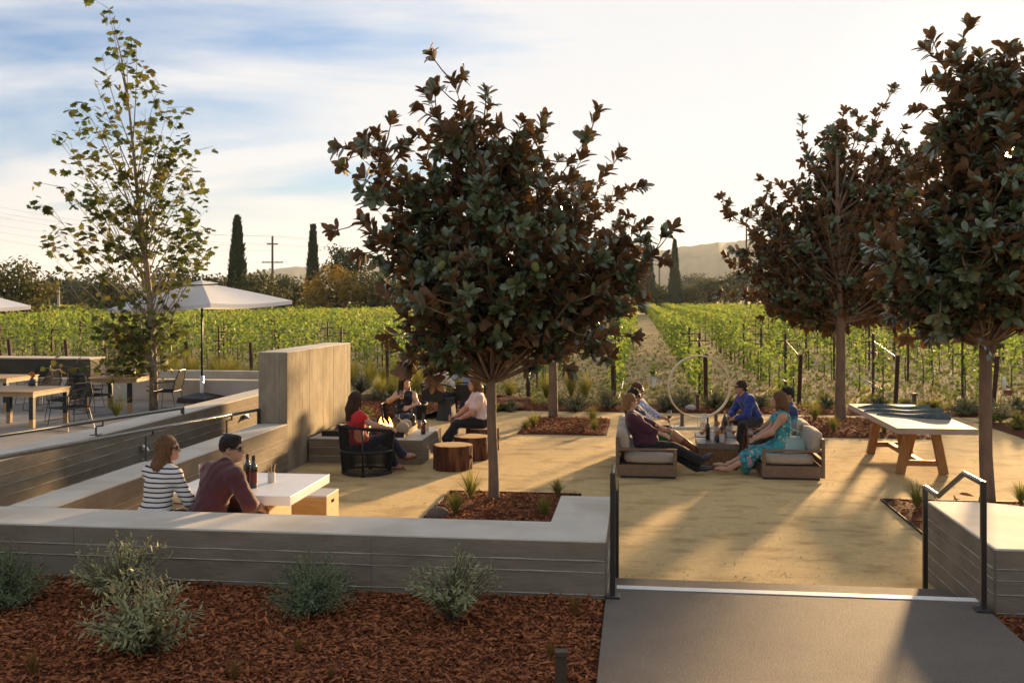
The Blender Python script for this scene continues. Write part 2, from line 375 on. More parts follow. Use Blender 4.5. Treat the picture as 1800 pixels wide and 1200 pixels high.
# ------------------------------------------------------------------ ground
sheet('field_ground', [(-2600, -60), (2600, -60), (2600, 3300), (-2600, 3300)], -0.045, M_soil, lo=-0.5)
sheet('gravel_terrace', [(-5.9, 8.05), (2.55, 8.05), (2.55, 9.0), (9.0, 9.0), (9.0, 13.0), (8.3, 16.5), (6.85, 18.8), (6.72, 21.9), (6.72, 22.05), (-2.6, 22.05), (-3.4, 21.6), (-5.0, 19.5), (-5.9, 18.3)], 0.0, M_gravel)
sheet('gravel_path', [(6.78, 21.3), (14, 21.0), (14, 22.4), (6.78, 22.05)], -0.004, M_gravel)
sheet('patio_floor', [(-34, -2), (-6.70, -2), (-6.70, 23.3), (-34, 23.3)], -0.002, M_patio)
# ramp between the two left walls: rises towards the camera
mb = MB(); mb.add([(-6.28, 5.0, .27), (-5.46, 5.0, .27), (-5.46, 16.9, -.04), (-6.28, 16.9, -.04), (-6.28, 5.0, -.05), (-5.46, 5.0, -.05), (-5.46, 16.9, -.05), (-6.28, 16.9, -.05)],
       [(0, 1, 2, 3), (0, 4, 5, 1), (1, 5, 6, 2), (3, 2, 6, 7), (0, 3, 7, 4)])
struct('ramp', mb.mesh('ramp', M_patio))

# walkway, step and its white nosing
sheet('walkway', [(-0.235, 1.0), (2.47, 1.0), (2.47, 7.72), (-0.235, 7.72)], 0.29, M_walk, lo=-0.05)
st = MB().box(-0.235, 2.50, 7.722, 8.46, -0.04, 0.145).build('step_tread', M_walk, bevel=0.006); st['kind'] = 'structure'
nz_ = MB().box(-0.16, 2.47, 7.635, 7.7215, 0.286, 0.2945).build('nosing_strip', M_white); nz_['kind'] = 'structure'

# planting beds: mounded bark
def mound(name, x0, x1, y0, y1, z, h, amp=0.02, step=0.12, mask=None):
    nx = max(3, int((x1 - x0) / step)); ny = max(3, int((y1 - y0) / step))
    X, Y = np.meshgrid(np.linspace(x0, x1, nx), np.linspace(y0, y1, ny))
    e = np.minimum.reduce([X - x0, x1 - X, Y - y0, y1 - Y])
    Z = z + h * np.clip(e / 0.45, 0, 1) ** 0.7 + amp * RNG.normal(size=X.shape) * np.clip(e / 0.1, 0, 1)
    V = np.stack([X, Y, Z], -1).reshape(-1, 3)
    i = np.arange(ny - 1)[:, None] * nx + np.arange(nx - 1)[None, :]
    Q = np.stack([i, i + 1, i + 1 + nx, i + nx], -1).reshape(-1, 4)
    if mask is not None:
        c = V[Q].mean(1); Q = Q[[mask(p) for p in c]]
    o = struct(name, npmesh(name, V, Q, M_mulch, smooth=True))
    return o
def front_h(x, y):                                                # height of the foreground bed
    return 0.272 + 0.02 * math.sin(x * 1.3 + y) - 0.03 * np.clip((x + 0.6) / 0.4, 0, 1)
def front_bed():
    x0, x1, y0, y1 = -6.2, -0.235, 2.5, 7.42; nx, ny = 120, 100
    X, Y = np.meshgrid(np.linspace(x0, x1, nx), np.linspace(y0, y1, ny))
    Z = 0.272 + 0.02 * np.sin(X * 1.3 + Y) - 0.03 * np.clip((X + 0.6) / 0.4, 0, 1) + 0.006 * RNG.normal(size=X.shape)
    V = np.stack([X, Y, Z], -1).reshape(-1, 3); i = np.arange(ny - 1)[:, None] * nx + np.arange(nx - 1)[None, :]
    Q = np.stack([i, i + 1, i + 1 + nx, i + nx], -1).reshape(-1, 4)
    struct('mulch_bed', npmesh('mulch_bed', V, Q, M_mulch, smooth=True))
front_bed()
mound('mulch_bed', 2.48, 6.5, 2.5, 7.52, 0.22, 0.05)
BEDS = {'tree': (-2.40, -0.71, 9.13, 12.65), 'mid': (-2.22, -0.56, 18.25, 20.75), 'right': (3.05, 5.35, 18.5, 21.4), 'near': (3.0, 6.9, 9.29, 12.8)}
for k, (a, b, c, d) in BEDS.items(): mound('mulch_bed', a, b, c, d, 0.004, 0.05, 0.012)
MB().box(2.985, 2.997, 9.3, 12.82, -0.02, 0.03).box(3.0, 6.9, 12.805, 12.82, -0.02, 0.03).build('bed_edging', M_edge)['kind'] = 'structure'
MB().box(-2.415, -2.403, 9.13, 12.67, -0.02, 0.03).box(-2.41, -0.71, 12.655, 12.668, -0.02, 0.03).build('bed_edging', M_edge)['kind'] = 'structure'
mound('mulch_bed', -2.6, 13.0, 22.06, 23.55, -0.03, 0.06, 0.015, 0.14)
mound('mulch_bed', -8.6, -2.5, 18.0, 24.6, -0.035, 0.16, 0.02, 0.14, mask=lambda p: p[1] > 19.45 + (p[0] + 5.0) * 1.3 and (p[1] > 22.1 or p[0] < -3.1) and p[0] > -7.7 + max(0, 19.5 - p[1]))
mound('mulch_bed', 6.73, 12.5, 14.5, 21.2, -0.03, 0.08, 0.015, 0.16, mask=lambda p: p[0] > 6.78 + max(0, 18.8 - p[1]) * 0.62)

# ================================================================== concrete walls, with the boards of their formwork
def wall_core(t, name, x0, x1, y0, y1, z0, z1, mat=None, bevel=0.012):
    return MB().box(x0, x1, y0, y1, z0, z1).build(name, mat or M_conc_top, t, bevel=bevel)
def boards(t, face, pos, a0, a1, cuts, mat, seed=0, fin=True, along=None):
    """board marks on a wall face. face '-y','+x','-x'; cuts are the z levels; along = cuts lengthwise as well"""
    rnd = random.Random(seed)
    along = along or [a0, a1]
    for i in range(len(cuts) - 1):
        for j in range(len(along) - 1):
            p = 0.004 + rnd.random() * 0.006; b0, b1 = along[j] + 0.002, along[j + 1] - 0.002; z0, z1 = cuts[i] + 0.002, cuts[i + 1] - 0.002
            mb = MB()
            if face == '-y': mb.box(b0, b1, pos - p, pos + 0.02, z0, z1)
            elif face == '+x': mb.box(pos - 0.02, pos + p, b0, b1, z0, z1)
            elif face == '-x': mb.box(pos - p, pos + 0.02, b0, b1, z0, z1)
            mb.build('board_course', mat, t, bevel=0.0015, seg=1)
    if fin:
        for z in cuts[1:-1]:
            mb = MB(); n = max(4, int((a1 - a0) / 0.09)); r_ = [0.003 + 0.005 * rnd.random() for _ in range(n)]
            q = [a0 + 0.01 + (a1 - a0 - 0.02) * k / (n - 1) for k in range(n)]
            o = 0.009
            if face == '-y': pts = [(a, pos - o, z + rnd.uniform(-.002, .002)) for a in q]
            elif face == '+x': pts = [(pos + o, a, z + rnd.uniform(-.002, .002)) for a in q]
            else: pts = [(pos - o, a, z + rnd.uniform(-.002, .002)) for a in q]
            mb.tube(pts, r_, 4); mb.build('concrete_fin', M_conc, t)

# front seat wall with its return to the step
t = thing('seat_wall', 'low grey concrete seat wall across the foreground, board lines along its front', 'wall', (0, 7.4, 0))
def rel(t, *a): pass
ox, oy = 0, -7.4
mb = MB().poly([(-9.5, 7.425 + oy), (-0.235, 7.425 + oy), (-0.235, 9.11 + oy), (-0.70, 9.11 + oy), (-0.70, 8.035 + oy), (-9.5, 8.035 + oy)], -0.05, 0.70)
mb.build('wall_body', M_conc_top, t, bevel=0.014)
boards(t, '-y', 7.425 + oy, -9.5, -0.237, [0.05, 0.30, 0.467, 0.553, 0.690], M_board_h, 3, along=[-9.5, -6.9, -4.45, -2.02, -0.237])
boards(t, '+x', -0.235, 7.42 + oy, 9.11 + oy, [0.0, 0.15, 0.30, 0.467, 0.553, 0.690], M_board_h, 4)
# bench wall along the terrace
t = thing('bench_wall', 'long low concrete bench wall with lit inner face beside the white table', 'wall', (-5.22, 8.04, 0))
mb = MB().box(-0.22, 0.21, 0.002, 5.78, -0.05, 0.70); mb.build('wall_body', M_conc_top, t, bevel=0.012)
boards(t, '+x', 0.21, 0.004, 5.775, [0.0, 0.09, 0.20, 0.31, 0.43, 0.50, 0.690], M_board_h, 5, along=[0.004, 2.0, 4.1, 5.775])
# tall end wall
t = thing('end_wall', 'tall upright board-marked concrete wall glowing in the sun behind the fire table', 'wall', (-5.22, 13.82, 0))
MB().box(-0.225, 0.20, 0.014, 3.19, -0.05, 1.73).build('wall_body', M_conc_top, t, bevel=0.01)
rnd = random.Random(9); y = 0.014
while y < 3.18:
    w_ = rnd.choice([0.11, 0.14, 0.17, 0.20]); y2 = min(3.19, y + w_)
    if 3.19 - y2 < 0.05: y2 = 3.19
    p = rnd.uniform(0.004, 0.0075)
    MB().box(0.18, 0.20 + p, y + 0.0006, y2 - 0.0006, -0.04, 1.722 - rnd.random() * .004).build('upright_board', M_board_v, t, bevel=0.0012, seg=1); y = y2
x = -0.225
for w_ in (0.105, 0.14, 0.075, 0.105):
    p = rnd.uniform(0.003, 0.010)
    MB().box(x + 0.0015, x + w_ - 0.0015, 0.014 - p, 0.04, -0.04, 1.722).build('upright_board', M_board_v, t, bevel=0.002, seg=1); x += w_
# parapet along the ramp
t = thing('parapet_wall', 'long board-marked concrete parapet between the ramp and the dining patio', 'wall', (-6.5, 1.0, 0))
MB().box(-0.21, 0.215, 0.0, 20.3, -0.05, 0.90).build('wall_body', M_conc_top, t, bevel=0.012)
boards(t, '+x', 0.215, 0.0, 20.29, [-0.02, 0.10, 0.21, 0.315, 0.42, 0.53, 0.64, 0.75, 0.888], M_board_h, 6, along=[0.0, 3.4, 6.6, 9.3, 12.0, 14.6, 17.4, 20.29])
# cheek wall right of the step
t = thing('cheek_wall', 'short wide concrete cheek wall at the right of the step', 'wall', (2.55, 7.54, 0))
MB().poly([(0.005, 0.014), (3.2, 0.014), (3.2, 0.30), (0.50, 1.74), (0.005, 1.74)], -0.05, 0.70).build('wall_body', M_conc_top, t, bevel=0.014)
boards(t, '-y', 0.014, 0.005, 3.2, [0.1, 0.24, 0.37, 0.475, 0.555, 0.69], M_board_h, 7)
boards(t, '-x', 0.005, 0.016, 1.74, [0.0, 0.12, 0.24, 0.37, 0.475, 0.555, 0.69], M_board_h, 8)
# pool walls of the patio and the dark fountain block
t = thing('pool_wall', 'low concrete wall at the front of the patio pool', 'wall', (-20.0, 23.55, 0))
MB().box(-12, 12.0, -0.22, 0.22, -0.05, 0.50).build('wall_body', M_conc_top, t, bevel=0.012)
t = thing('pool_wall', 'concrete wall along the far side of the patio pool below the wild grass', 'wall', (-20.0, 26.5, 0))
MB().box(-12, 11.0, -0.15, 0.15, -0.05, 0.50).build('wall_body', M_conc_top, t, bevel=0.012)
M_water = material('still_water', (0.02, 0.03, 0.025), rough=0.04, spec=0.6)
o = MB().box(-32, -9.0, 23.775, 26.345, 0.1, 0.30).build('pool_water', M_water); o['kind'] = 'structure'
M_dark = material('dark_concrete', (0.075, 0.062, 0.04), (0.05, 0.042, 0.028), rough=0.7, scale=2, bump=0.2, bscale=30)  # dark body colour, the boards on the right end are paler
t = thing('fountain_wall', 'dark fountain wall with a golden lit end rising from the pool', 'wall', (-20.0, 24.3, 0))
MB().box(-10, 5.88, 0, 0.72, 0.02, 0.92).build('wall_body', M_dark, t, bevel=0.01)
MB().box(-10, 5.88, -0.03, 0.75, 0.921, 0.955).build('coping', M_conc_top, t, bevel=0.006)
boards(t, '+x', 5.88, 0.005, 0.715, [0.3, 0.47, 0.62, 0.77, 0.915], M_board_h, 12)

# ------------------------------------------------------------------ handrails
def post_base(t, x, y, z, w=0.11):
    MB().box(x - w / 2, x + w / 2, y - w / 2, y + w / 2, z - 0.005, z + 0.012).build('base_plate', M_rail, t, bevel=0.002, seg=1)
def step_rail(label, x, off):
    t = thing('handrail', label, 'handrail', (x, 7.42, 0.29))
    pts = [(0, 0, .90), (0, .42, .90), (0, 1.06, .605), (0, 1.44, .605)]
    MB().tube(pts, 0.021, 10).build('rail', M_rail, t, auto=40)
    MB().box(-.019, .019, -.019, .019, 0.008, .918).build('post', M_rail, t, bevel=0.003, seg=1)
    MB().box(-.019, .019, 1.421, 1.459, -.282, .622).build('post', M_rail, t, bevel=0.003, seg=1)
    post_base(t, 0, 0, 0.004); post_base(t, 0, 1.44, -.286)
step_rail('black step handrail on the left, seen almost end-on at the seat wall', -0.185, 0)
step_rail('black stepped handrail beside the cheek wall on the right', 2.43, 0)
def ramp_rail(label, x, y0, y1, ztop, posts, zb, endpost, side):
    t = thing('handrail', label, 'handrail', (x, y0, 0))
    f = lambda yy: ztop(yy + y0)
    L_ = y1 - y0
    MB().tube([(0, 0, f(0)), (0, L_ * .5, f(L_ * .5)), (0, L_, f(L_))], 0.022, 10).build('rail', M_rail, t, auto=40)
    for p in posts:
        q = p - y0; h = f(q)
        MB().tube([(0, q + .12, f(q + .12)), (0, q + .12, h - .07), (side * 0.02, q, h - .07), (side * .02, q, zb + .01)], 0.0125, 6, cap=True).build('post', M_rail, t)
        MB().box(side * .02 - .05, side * .02 + .05, q - .05, q + .05, zb - .003, zb + .01).build('base_plate', M_rail, t)
    MB().box(-.019, .019, L_ - .02, L_ + .02, endpost, f(L_) + .018).build('post', M_rail, t)
zr = lambda yy: 1.12 - 0.041 * (yy - 8.5)
ramp_rail('near black ramp handrail standing on the bench wall', -5.42, 5.2, 13.78, zr, (7.4, 10.5, 12.7), 0.70, 0.69, -1)
ramp_rail('far black ramp handrail standing on the patio parapet', -6.30, 5.2, 13.2, lambda yy: zr(yy) + 0.05, (7.7, 11.0), 0.90, 0.07, -1)
M_lamp = material('brushed_steel', (0.55, 0.55, 0.56), rough=0.3, metal=1.0)
for lab, y in (('small steel step light on the ramp wall behind the striped shirt', 12.0), ('small steel step light on the ramp wall beside the tall end wall', 15.35)):
    t = thing('step_light', lab, 'light', (-6.272, y, 0.60))
    MB().box(0, 0.035, -.05, .05, -.03, .04).build('housing', M_lamp, t, bevel=0.004)
    MB().add([(0.036, -.05, -.02), (0.036, .05, -.02), (0.10, .0, -.035), (0.036, -.05, .035), (0.036, .05, .035)], [(0, 1, 2), (3, 2, 4), (0, 2, 3), (1, 4, 2), (0, 3, 4, 1)]).build('hood', M_lamp, t)
# ================================================================== vegetation helpers
def leaf_shape(L=1.0, Wd=0.45, fold=0.10, droop=0.12, kind='oval'):
    """one leaf along +y, upper side +z, length 1; returns verts and faces"""
    if kind == 'oval':
        P = [(0.0, 0.06), (0.20, 0.55), (0.46, 0.96), (0.70, 0.98), (0.88, 0.66), (1.0, 0.0)]
    elif kind == 'lance':
        P = [(0.0, 0.1), (0.3, 0.9), (0.6, 1.0), (1.0, 0.0)]
    V = []; F_ = []
    for t, w in P:
        z = -droop * t * t; h = Wd / 2 * w
        if w <= 0: V.append((0, t * L, z)); continue
        V += [(-h, t * L, z + fold * w * 0.5), (0, t * L, z), (h, t * L, z + fold * w * 0.5)]
    n = len(P) - 1
    for i in range(n - 1):
        a = 3 * i; b = a + 3
        F_ += [(a, a + 1, b + 1, b), (a + 1, a + 2, b + 2, b + 1)]
    a = 3 * (n - 1); F_ += [(a, a + 1, a + 3), (a + 1, a + 2, a + 3)]
    return np.array(V), F_
def maple_shape():
    """lobed leaf, length 1, upper side +z"""
    o = [(0, 0), (.16, .10), (.50, .02), (.40, .24), (.62, .48), (.36, .52), (.40, .74), (.17, .68), (0, 1.0), (-.17, .68), (-.40, .74), (-.36, .52), (-.62, .48), (-.40, .24), (-.50, .02), (-.16, .10)]
    V = [(0, .38, 0.02)] + [(x, y, -0.10 * (x * x + (y - .4) ** 2)) for x, y in o]
    n = len(o)
    return np.array(V), [(0, 1 + i, 1 + (i + 1) % n) for i in range(n)]
def quad_leaf(w=0.6):
    """cheap four-point leaf with a fold"""
    V = np.array([(0, 0, 0), (w / 2, .5, .08), (0, 1, -.06), (-w / 2, .5, .08)]); return V, [(0, 1, 2), (0, 2, 3)]
def mats_for(P, D, U, Sz):
    """rotation frames for leaves: D pointing direction, U rough upper side"""
    D = D / np.linalg.norm(D, axis=1, keepdims=True)
    X = np.cross(D, U); X /= (np.linalg.norm(X, axis=1, keepdims=True) + 1e-9)
    Z = np.cross(X, D)
    return np.stack([X, D, Z], -1) * Sz[:, None, None]      # columns
def scatter_mesh(name, shape, P, D, U, Sz, mats, midx=None, smooth=False):
    V0, F0 = shape; M = mats_for(P, D, U, Sz)
    V = np.einsum('nij,vj->nvi', M, V0) + P[:, None, :]
    n, k = len(P), len(V0)
    out = []
    ks = {len(f) for f in F0}
    tri = []
    for f in F0:
        if len(f) == 4: tri += [(f[0], f[1], f[2]), (f[0], f[2], f[3])]
        else: tri.append(f)
    tri = np.array(tri); Q = (tri[None] + (np.arange(n) * k)[:, None, None]).reshape(-1, 3)
    mi = None if midx is None else np.repeat(midx, len(tri))
    return npmesh(name, V.reshape(-1, 3), Q, mats, smooth, mi)
def unit(n):
    v = RNG.normal(size=(n, 3)); return v / np.linalg.norm(v, axis=1, keepdims=True)
def bezier(a, b, c, n):
    a, b, c = Vector(a), Vector(b), Vector(c)
    return [a * (1 - t) ** 2 + b * 2 * t * (1 - t) + c * t * t for t in [i / (n - 1) for i in range(n)]]
M_bark = material('smooth_bark', (0.21, 0.135, 0.085), (0.13, 0.085, 0.055), rough=0.85, scale=9, stretch=(1, 1, 0.35), bump=0.5, bscale=40)
M_bark_pale = material('pale_bark', (0.34, 0.26, 0.17), (0.20, 0.15, 0.09), rough=0.85, scale=7, bump=0.3, bscale=40)
M_bark_dark = material('dark_bark', (0.06, 0.04, 0.028), (0.035, 0.025, 0.018), rough=0.9, scale=10, bump=0.5, bscale=30)
M_magleaf = leaf_material('magnolia_leaf', (0.054, 0.080, 0.036), (0.120, 0.148, 0.066), (0.155, 0.085, 0.038), trans=0.06, tcol=(0.30, 0.14, 0.03), rough=0.26, spec=0.65)
M_fruit = material('magnolia_fruit', (0.19, 0.20, 0.05), (0.12, 0.14, 0.035), rough=0.7, scale=60, bump=1.0, bscale=90)
MAG = [leaf_shape(1, .44, .10, .10), leaf_shape(1, .40, .16, .22), leaf_shape(1, .48, .06, .02)]
MAGM = [npmesh('leaf', v, np.array([t for f in F_ for t in ([(f[0], f[1], f[2]), (f[0], f[2], f[3])] if len(f) == 4 else [f])]), M_magleaf, True) for v, F_ in MAG]
FRUITM = MB().ball((0, 0, .05), .045, 10, 8, (1, 1, 1.35)).mesh('fruit', M_fruit, True)

def magnolia(label, base, trunk_r, fork_z, lean, tips, fills, nfruit, nleaf_parts=300, seed=1, lsz=0.168, d0=12.0, gap=0):
    """tips: (px, py, dz) photo points of the shoots that make the outline; dz pushes them away from or towards the viewer"""
    rnd = random.Random(seed); rg = np.random.default_rng(seed)
    t = thing('magnolia_tree', label, 'tree', base)
    B = Vector(base)
    cxp = sum(p[0] for p in tips) / len(tips); cyp = sum(p[1] for p in tips) / len(tips); pull = 27 * 12.15 / d0
    tips = [(p[0] - (p[0] - cxp) / (math.hypot(p[0] - cxp, p[1] - cyp) + 1) * pull, p[1] - (p[1] - cyp) / (math.hypot(p[0] - cxp, p[1] - cyp) + 1) * pull, p[2]) for p in tips]
    top = Vector((lean[0], lean[1], fork_z))
    zt = max(WD(p[0], p[1], d0 + p[2]).z for p in tips) - B.z
    mb = MB(); kink = [Vector((0, 0, 0)) + (top * s) + Vector((rnd.uniform(-.012, .012), rnd.uniform(-.012, .012), 0)) for s in (0, .04, .3, .65, 1)]
    kink[0] = Vector((0, 0, -0.06))
    ldr = [top + Vector((rnd.uniform(-.08, .08), rnd.uniform(-.08, .08), s * (zt - fork_z))) for s in (.25, .5, .78)]
    mb.tube(kink + ldr, [trunk_r * 1.35, trunk_r * 1.12, trunk_r, trunk_r * .95, trunk_r * .98, trunk_r * .55, trunk_r * .36, trunk_r * .13], 12)
    mb.build('trunk', M_bark, t, smooth=True)
    shoots = []                                                   # (position, direction, vigour)
    br = MB()
    def limb(tip, r0, vig=1.0):
        f = min(0.85, max(0.0, (tip.z - fork_z) / (zt - fork_z) - 0.28 - rnd.random() * .15)); f = max(0, f)
        a = top.lerp(Vector((ldr[-1].x, ldr[-1].y, fork_z + (zt - fork_z) * .78)), f / .9)
        mid = a.lerp(tip, .5) + Vector((rnd.uniform(-.12, .12), rnd.uniform(-.12, .12), -0.06 if tip.z > a.z else .12))
        n = 7; pts = bezier(a, mid, tip, n)
        br.tube(pts, [r0 * (1 - .82 * i / (n - 1)) for i in range(n)], 6)
        L_ = (tip - a).length
        for i in range(3, n):
            if pts[i].z < fork_z + .15 and math.hypot(pts[i].x - top.x, pts[i].y - top.y) < .25: continue
            shoots.append((pts[i], (pts[i] - pts[i - 1]).normalized(), .6 + .4 * i / n))
        return pts
    for (px, py, dz) in tips:
        tip = WD(px, py, d0 + dz) - B
        pts = limb(tip, trunk_r * .34)
        for _ in range(5):                                        # side shoots
            i = rnd.randint(3, 6); p = pts[i]; e = p + Vector((rnd.gauss(0, .20), rnd.gauss(0, .20), rnd.gauss(.08, .17)))
            br.tube([p, p.lerp(e, .5) + Vector((0, 0, -.02)), e], [.011, .008, .005], 5); shoots.append((e, (e - p).normalized(), 1))
    for (px, py, rx, ry, rd, cnt) in fills:                       # clouds of shoots that fill the crown
        for _ in range(cnt):
            while True:
                q = [rnd.uniform(-1, 1) for _ in range(3)]
                if sum(a * a for a in q) <= 1: break
            tip = WD(px + q[0] * rx, py + q[1] * ry, d0 + q[2] * rd) - B
            pts = limb(tip, trunk_r * .22)
            for _ in range(2):
                p = pts[rnd.randint(4, 6)]; e = p + Vector((rnd.gauss(0, .17), rnd.gauss(0, .17), rnd.gauss(.06, .14)))
                br.tube([p, p.lerp(e, .5), e], [.010, .007, .005], 4); shoots.append((e, (e - p).normalized(), 1))
    crown = thing('crown', None, None); crown.parent = t
    br.build('limbs', M_bark, crown, smooth=True)
    P, D, U, Z = [], [], [], []
    for p, d, v in shoots:                                        # whorl of leaves round each shoot end
        n = int(rnd.uniform(11, 18) * v)
        s, u, d = frame(d)
        for k in range(n):
            a = 2.4 * k + rnd.uniform(-.4, .4); back = rnd.uniform(0, .16) * (k / n) * 1.3
            tilt = rnd.uniform(.35, 1.25)
            ray = s * math.cos(a) + u * math.sin(a)
            dd = d * math.cos(tilt) + ray * math.sin(tilt) + Vector((0, 0, .12 - .22 * rnd.random()))
            up = d - ray * .25 + Vector((0, 0, .55)) + Vector((rnd.gauss(0, .3), rnd.gauss(0, .3), 0))
            P.append(p - d * back); D.append(dd); U.append(up); Z.append(lsz * rnd.uniform(.70, 1.18))
    P, D, U, Z = map(np.array, (P, D, U, Z))
    if gap:                                                       # an opening among the leaves towards the evening sun
        sd_ = np.array([math.sin(SUN_AZ) * math.cos(SUN_EL), math.cos(SUN_AZ) * math.cos(SUN_EL), math.sin(SUN_EL)]); v_ = P + np.array(B) + (D / np.linalg.norm(D, axis=1, keepdims=True)) * Z[:, None] * .5 - np.array([0, 0, H0])
        keep = np.linalg.norm(v_ - (v_ @ sd_)[:, None] * sd_, axis=1) > gap; P, D, U, Z = P[keep], D[keep], U[keep], Z[keep]
    # the leaves that show largest: nearest to the viewer and to the outside of the crown
    wp = P + np.array(B); dep = -ST * wp[:, 0] + CT * wp[:, 1]
    xs = (wp[:, 0] * CT + wp[:, 1] * ST) / dep * FP + 900; ys = 525 - (wp[:, 2] - H0) / dep * FP
    vis = (xs > 5) & (xs < 1795) & (ys > 5)
    score = Z / dep + np.where(vis, 0, -9)
    idx = np.argsort(-score)[:nleaf_parts]; sel = np.zeros(len(P), bool); sel[idx] = True
    M = mats_for(P, D, U, Z)
    for i in idx:
        o = bpy.data.objects.new('leaf', MAGM[i % 3]); COL.objects.link(o); o.parent = crown
        m4 = Matrix.Identity(4)
        for r_ in range(3):
            for c_ in range(3): m4[r_][c_] = M[i, r_, c_]
            m4[r_][3] = P[i, r_]
        o.matrix_local = m4
    rest = ~sel
    grp = rg.integers(0, 3, len(P))
    Vs, Qs, off = [], [], 0
    for g in range(3):
        k = rest & (grp == g)
        me = scatter_mesh('tmp', MAG[g], P[k], D[k], U[k], Z[k], M_magleaf)
        v = np.empty(len(me.vertices) * 3, np.float32); me.vertices.foreach_get('co', v); q = np.empty(len(me.polygons) * 3, np.int32); me.loops.foreach_get('vertex_index', q)
        Vs.append(v.reshape(-1, 3)); Qs.append(q.reshape(-1, 3) + off); off += len(me.vertices); bpy.data.meshes.remove(me)
    o = link('foliage', npmesh('foliage', np.concatenate(Vs), np.concatenate(Qs), M_magleaf, True), crown); o['kind'] = 'stuff'
    for i in rg.choice(len(shoots), nfruit, replace=False):
        p, d, v = shoots[i]; q = p + d * .03 + (Vector((ST, -CT, 0)) * .10)
        link('fruit', FRUITM, crown, q, (rnd.uniform(-.5, .5), rnd.uniform(-.5, .5), rnd.random() * 6))
    return t

# nearest magnolia, middle of the picture
magnolia('large dark magnolia tree in the middle, trunk rising from the nearest bark bed', (-1.74, 12.03, 0.05), 0.062, 1.42, (-0.03, 0.0),
         [(790, 118, 0), (740, 140, -.2), (820, 175, .3), (848, 190, .1), (925, 185, .2), (968, 182, 0), (960, 230, -.3), (1052, 222, 0), (1045, 258, .2), (1088, 290, -.2), (620, 228, 0), (600, 250, .3), (655, 245, -.3), (730, 265, .2), (640, 330, -.3),
          (618, 392, 0), (612, 384, .2), (625, 410, -.2), (660, 290, .4), (690, 480, -.4), (672, 465, .2), (700, 545, -.6), (690, 575, -.3), (712, 590, .3), (700, 600, -.2), (1110, 330, .2), (1100, 440, -.2), (1130, 440, .2), (1172, 452, .1), (1150, 480, .3), (1150, 540, 0), (1105, 500, .4), (1080, 540, -.2), (1020, 550, -.5),
          (830, 592, -.3), (818, 606, .3), (900, 600, -.5), (930, 590, .4), (676, 632, -.3), (716, 652, .2), (742, 628, -.4), (1098, 600, .2), (1062, 612, -.3), (985, 632, .3), (860, 300, -.6), (880, 240, .3), (770, 240, -.3), (1010, 330, -.6), (980, 420, -.9), (760, 420, -1.0), (850, 480, -1.1), (930, 520, -1.0), (800, 560, -1.1)],
         [(870, 420, 180, 165, 1.2, 66), (895, 498, 165, 66, 1.1, 40), (738, 480, 60, 90, .9, 24), (850, 290, 100, 85, .7, 16), (690, 350, 50, 50, .5, 5), (1040, 420, 60, 100, .8, 12), (1085, 475, 40, 80, .6, 12)], 26, seed=3, d0=12.15)
# the one behind it
magnolia('smaller magnolia tree behind the big middle one, pale trunk in the far bark bed', (-1.74, 20.48, 0.05), 0.09, 1.75, (0.02, 0),
         [(1100, 335, 0), (1118, 372, .3), (1128, 400, -.2), (1140, 450, .3), (1150, 490, -.4), (1150, 530, .2), (1110, 540, 0), (1070, 575, .3), (1040, 590, -.3), (850, 380, 0), (840, 470, .2), (880, 330, .2), (960, 290, 0), (1010, 300, .3), (1060, 310, 0), (905, 590, .3), (870, 560, 0)],
         [(985, 430, 115, 130, 1.5, 46), (1000, 540, 100, 55, 1.3, 20)], 0, nleaf_parts=60, seed=5, d0=20.7)
# far one on the right
magnolia('magnolia tree with slim trunk behind the long trestle table', (4.12, 21.03, 0.05), 0.10, 1.95, (-0.02, 0),
         [(1662, 255, .2), (1670, 330, -.2), (1262, 372, 0), (1262, 455, .2), (1280, 530, -.2), (1405, 225, .2), (1560, 175, -.2), (1345, 560, .3), (1590, 580, .2), (1640, 545, -.3), (1487, 180, 0), (1465, 215, .3), (1520, 200, -.2), (1600, 215, .3), (1590, 245, -.2), (1425, 265, 0), (1440, 290, .4), (1385, 315, .2), (1395, 345, -.3), (1320, 352, 0), (1300, 372, .2), (1295, 455, .1), (1325, 440, -.3), (1325, 510, 0), (1320, 530, .3), (1375, 560, -.3), (1420, 590, 0), (1440, 580, -.5), (1400, 400, .4),
          (1480, 270, 0), (1550, 260, .2), (1620, 300, -.2), (1530, 560, .3), (1560, 330, .2), (1350, 395, 0), (1340, 480, -.4)],
         [(1440, 430, 140, 125, 1.7, 84), (1515, 320, 100, 100, 1.3, 44), (1430, 520, 110, 50, 1.4, 36), (1580, 400, 95, 140, 1.3, 46), (1370, 450, 70, 90, 1.0, 26), (1475, 515, 140, 75, 1.4, 50), (1610, 320, 60, 90, 1.0, 26), (1480, 380, 70, 130, .7, 30)], 8, nleaf_parts=200, seed=8, d0=21.3)
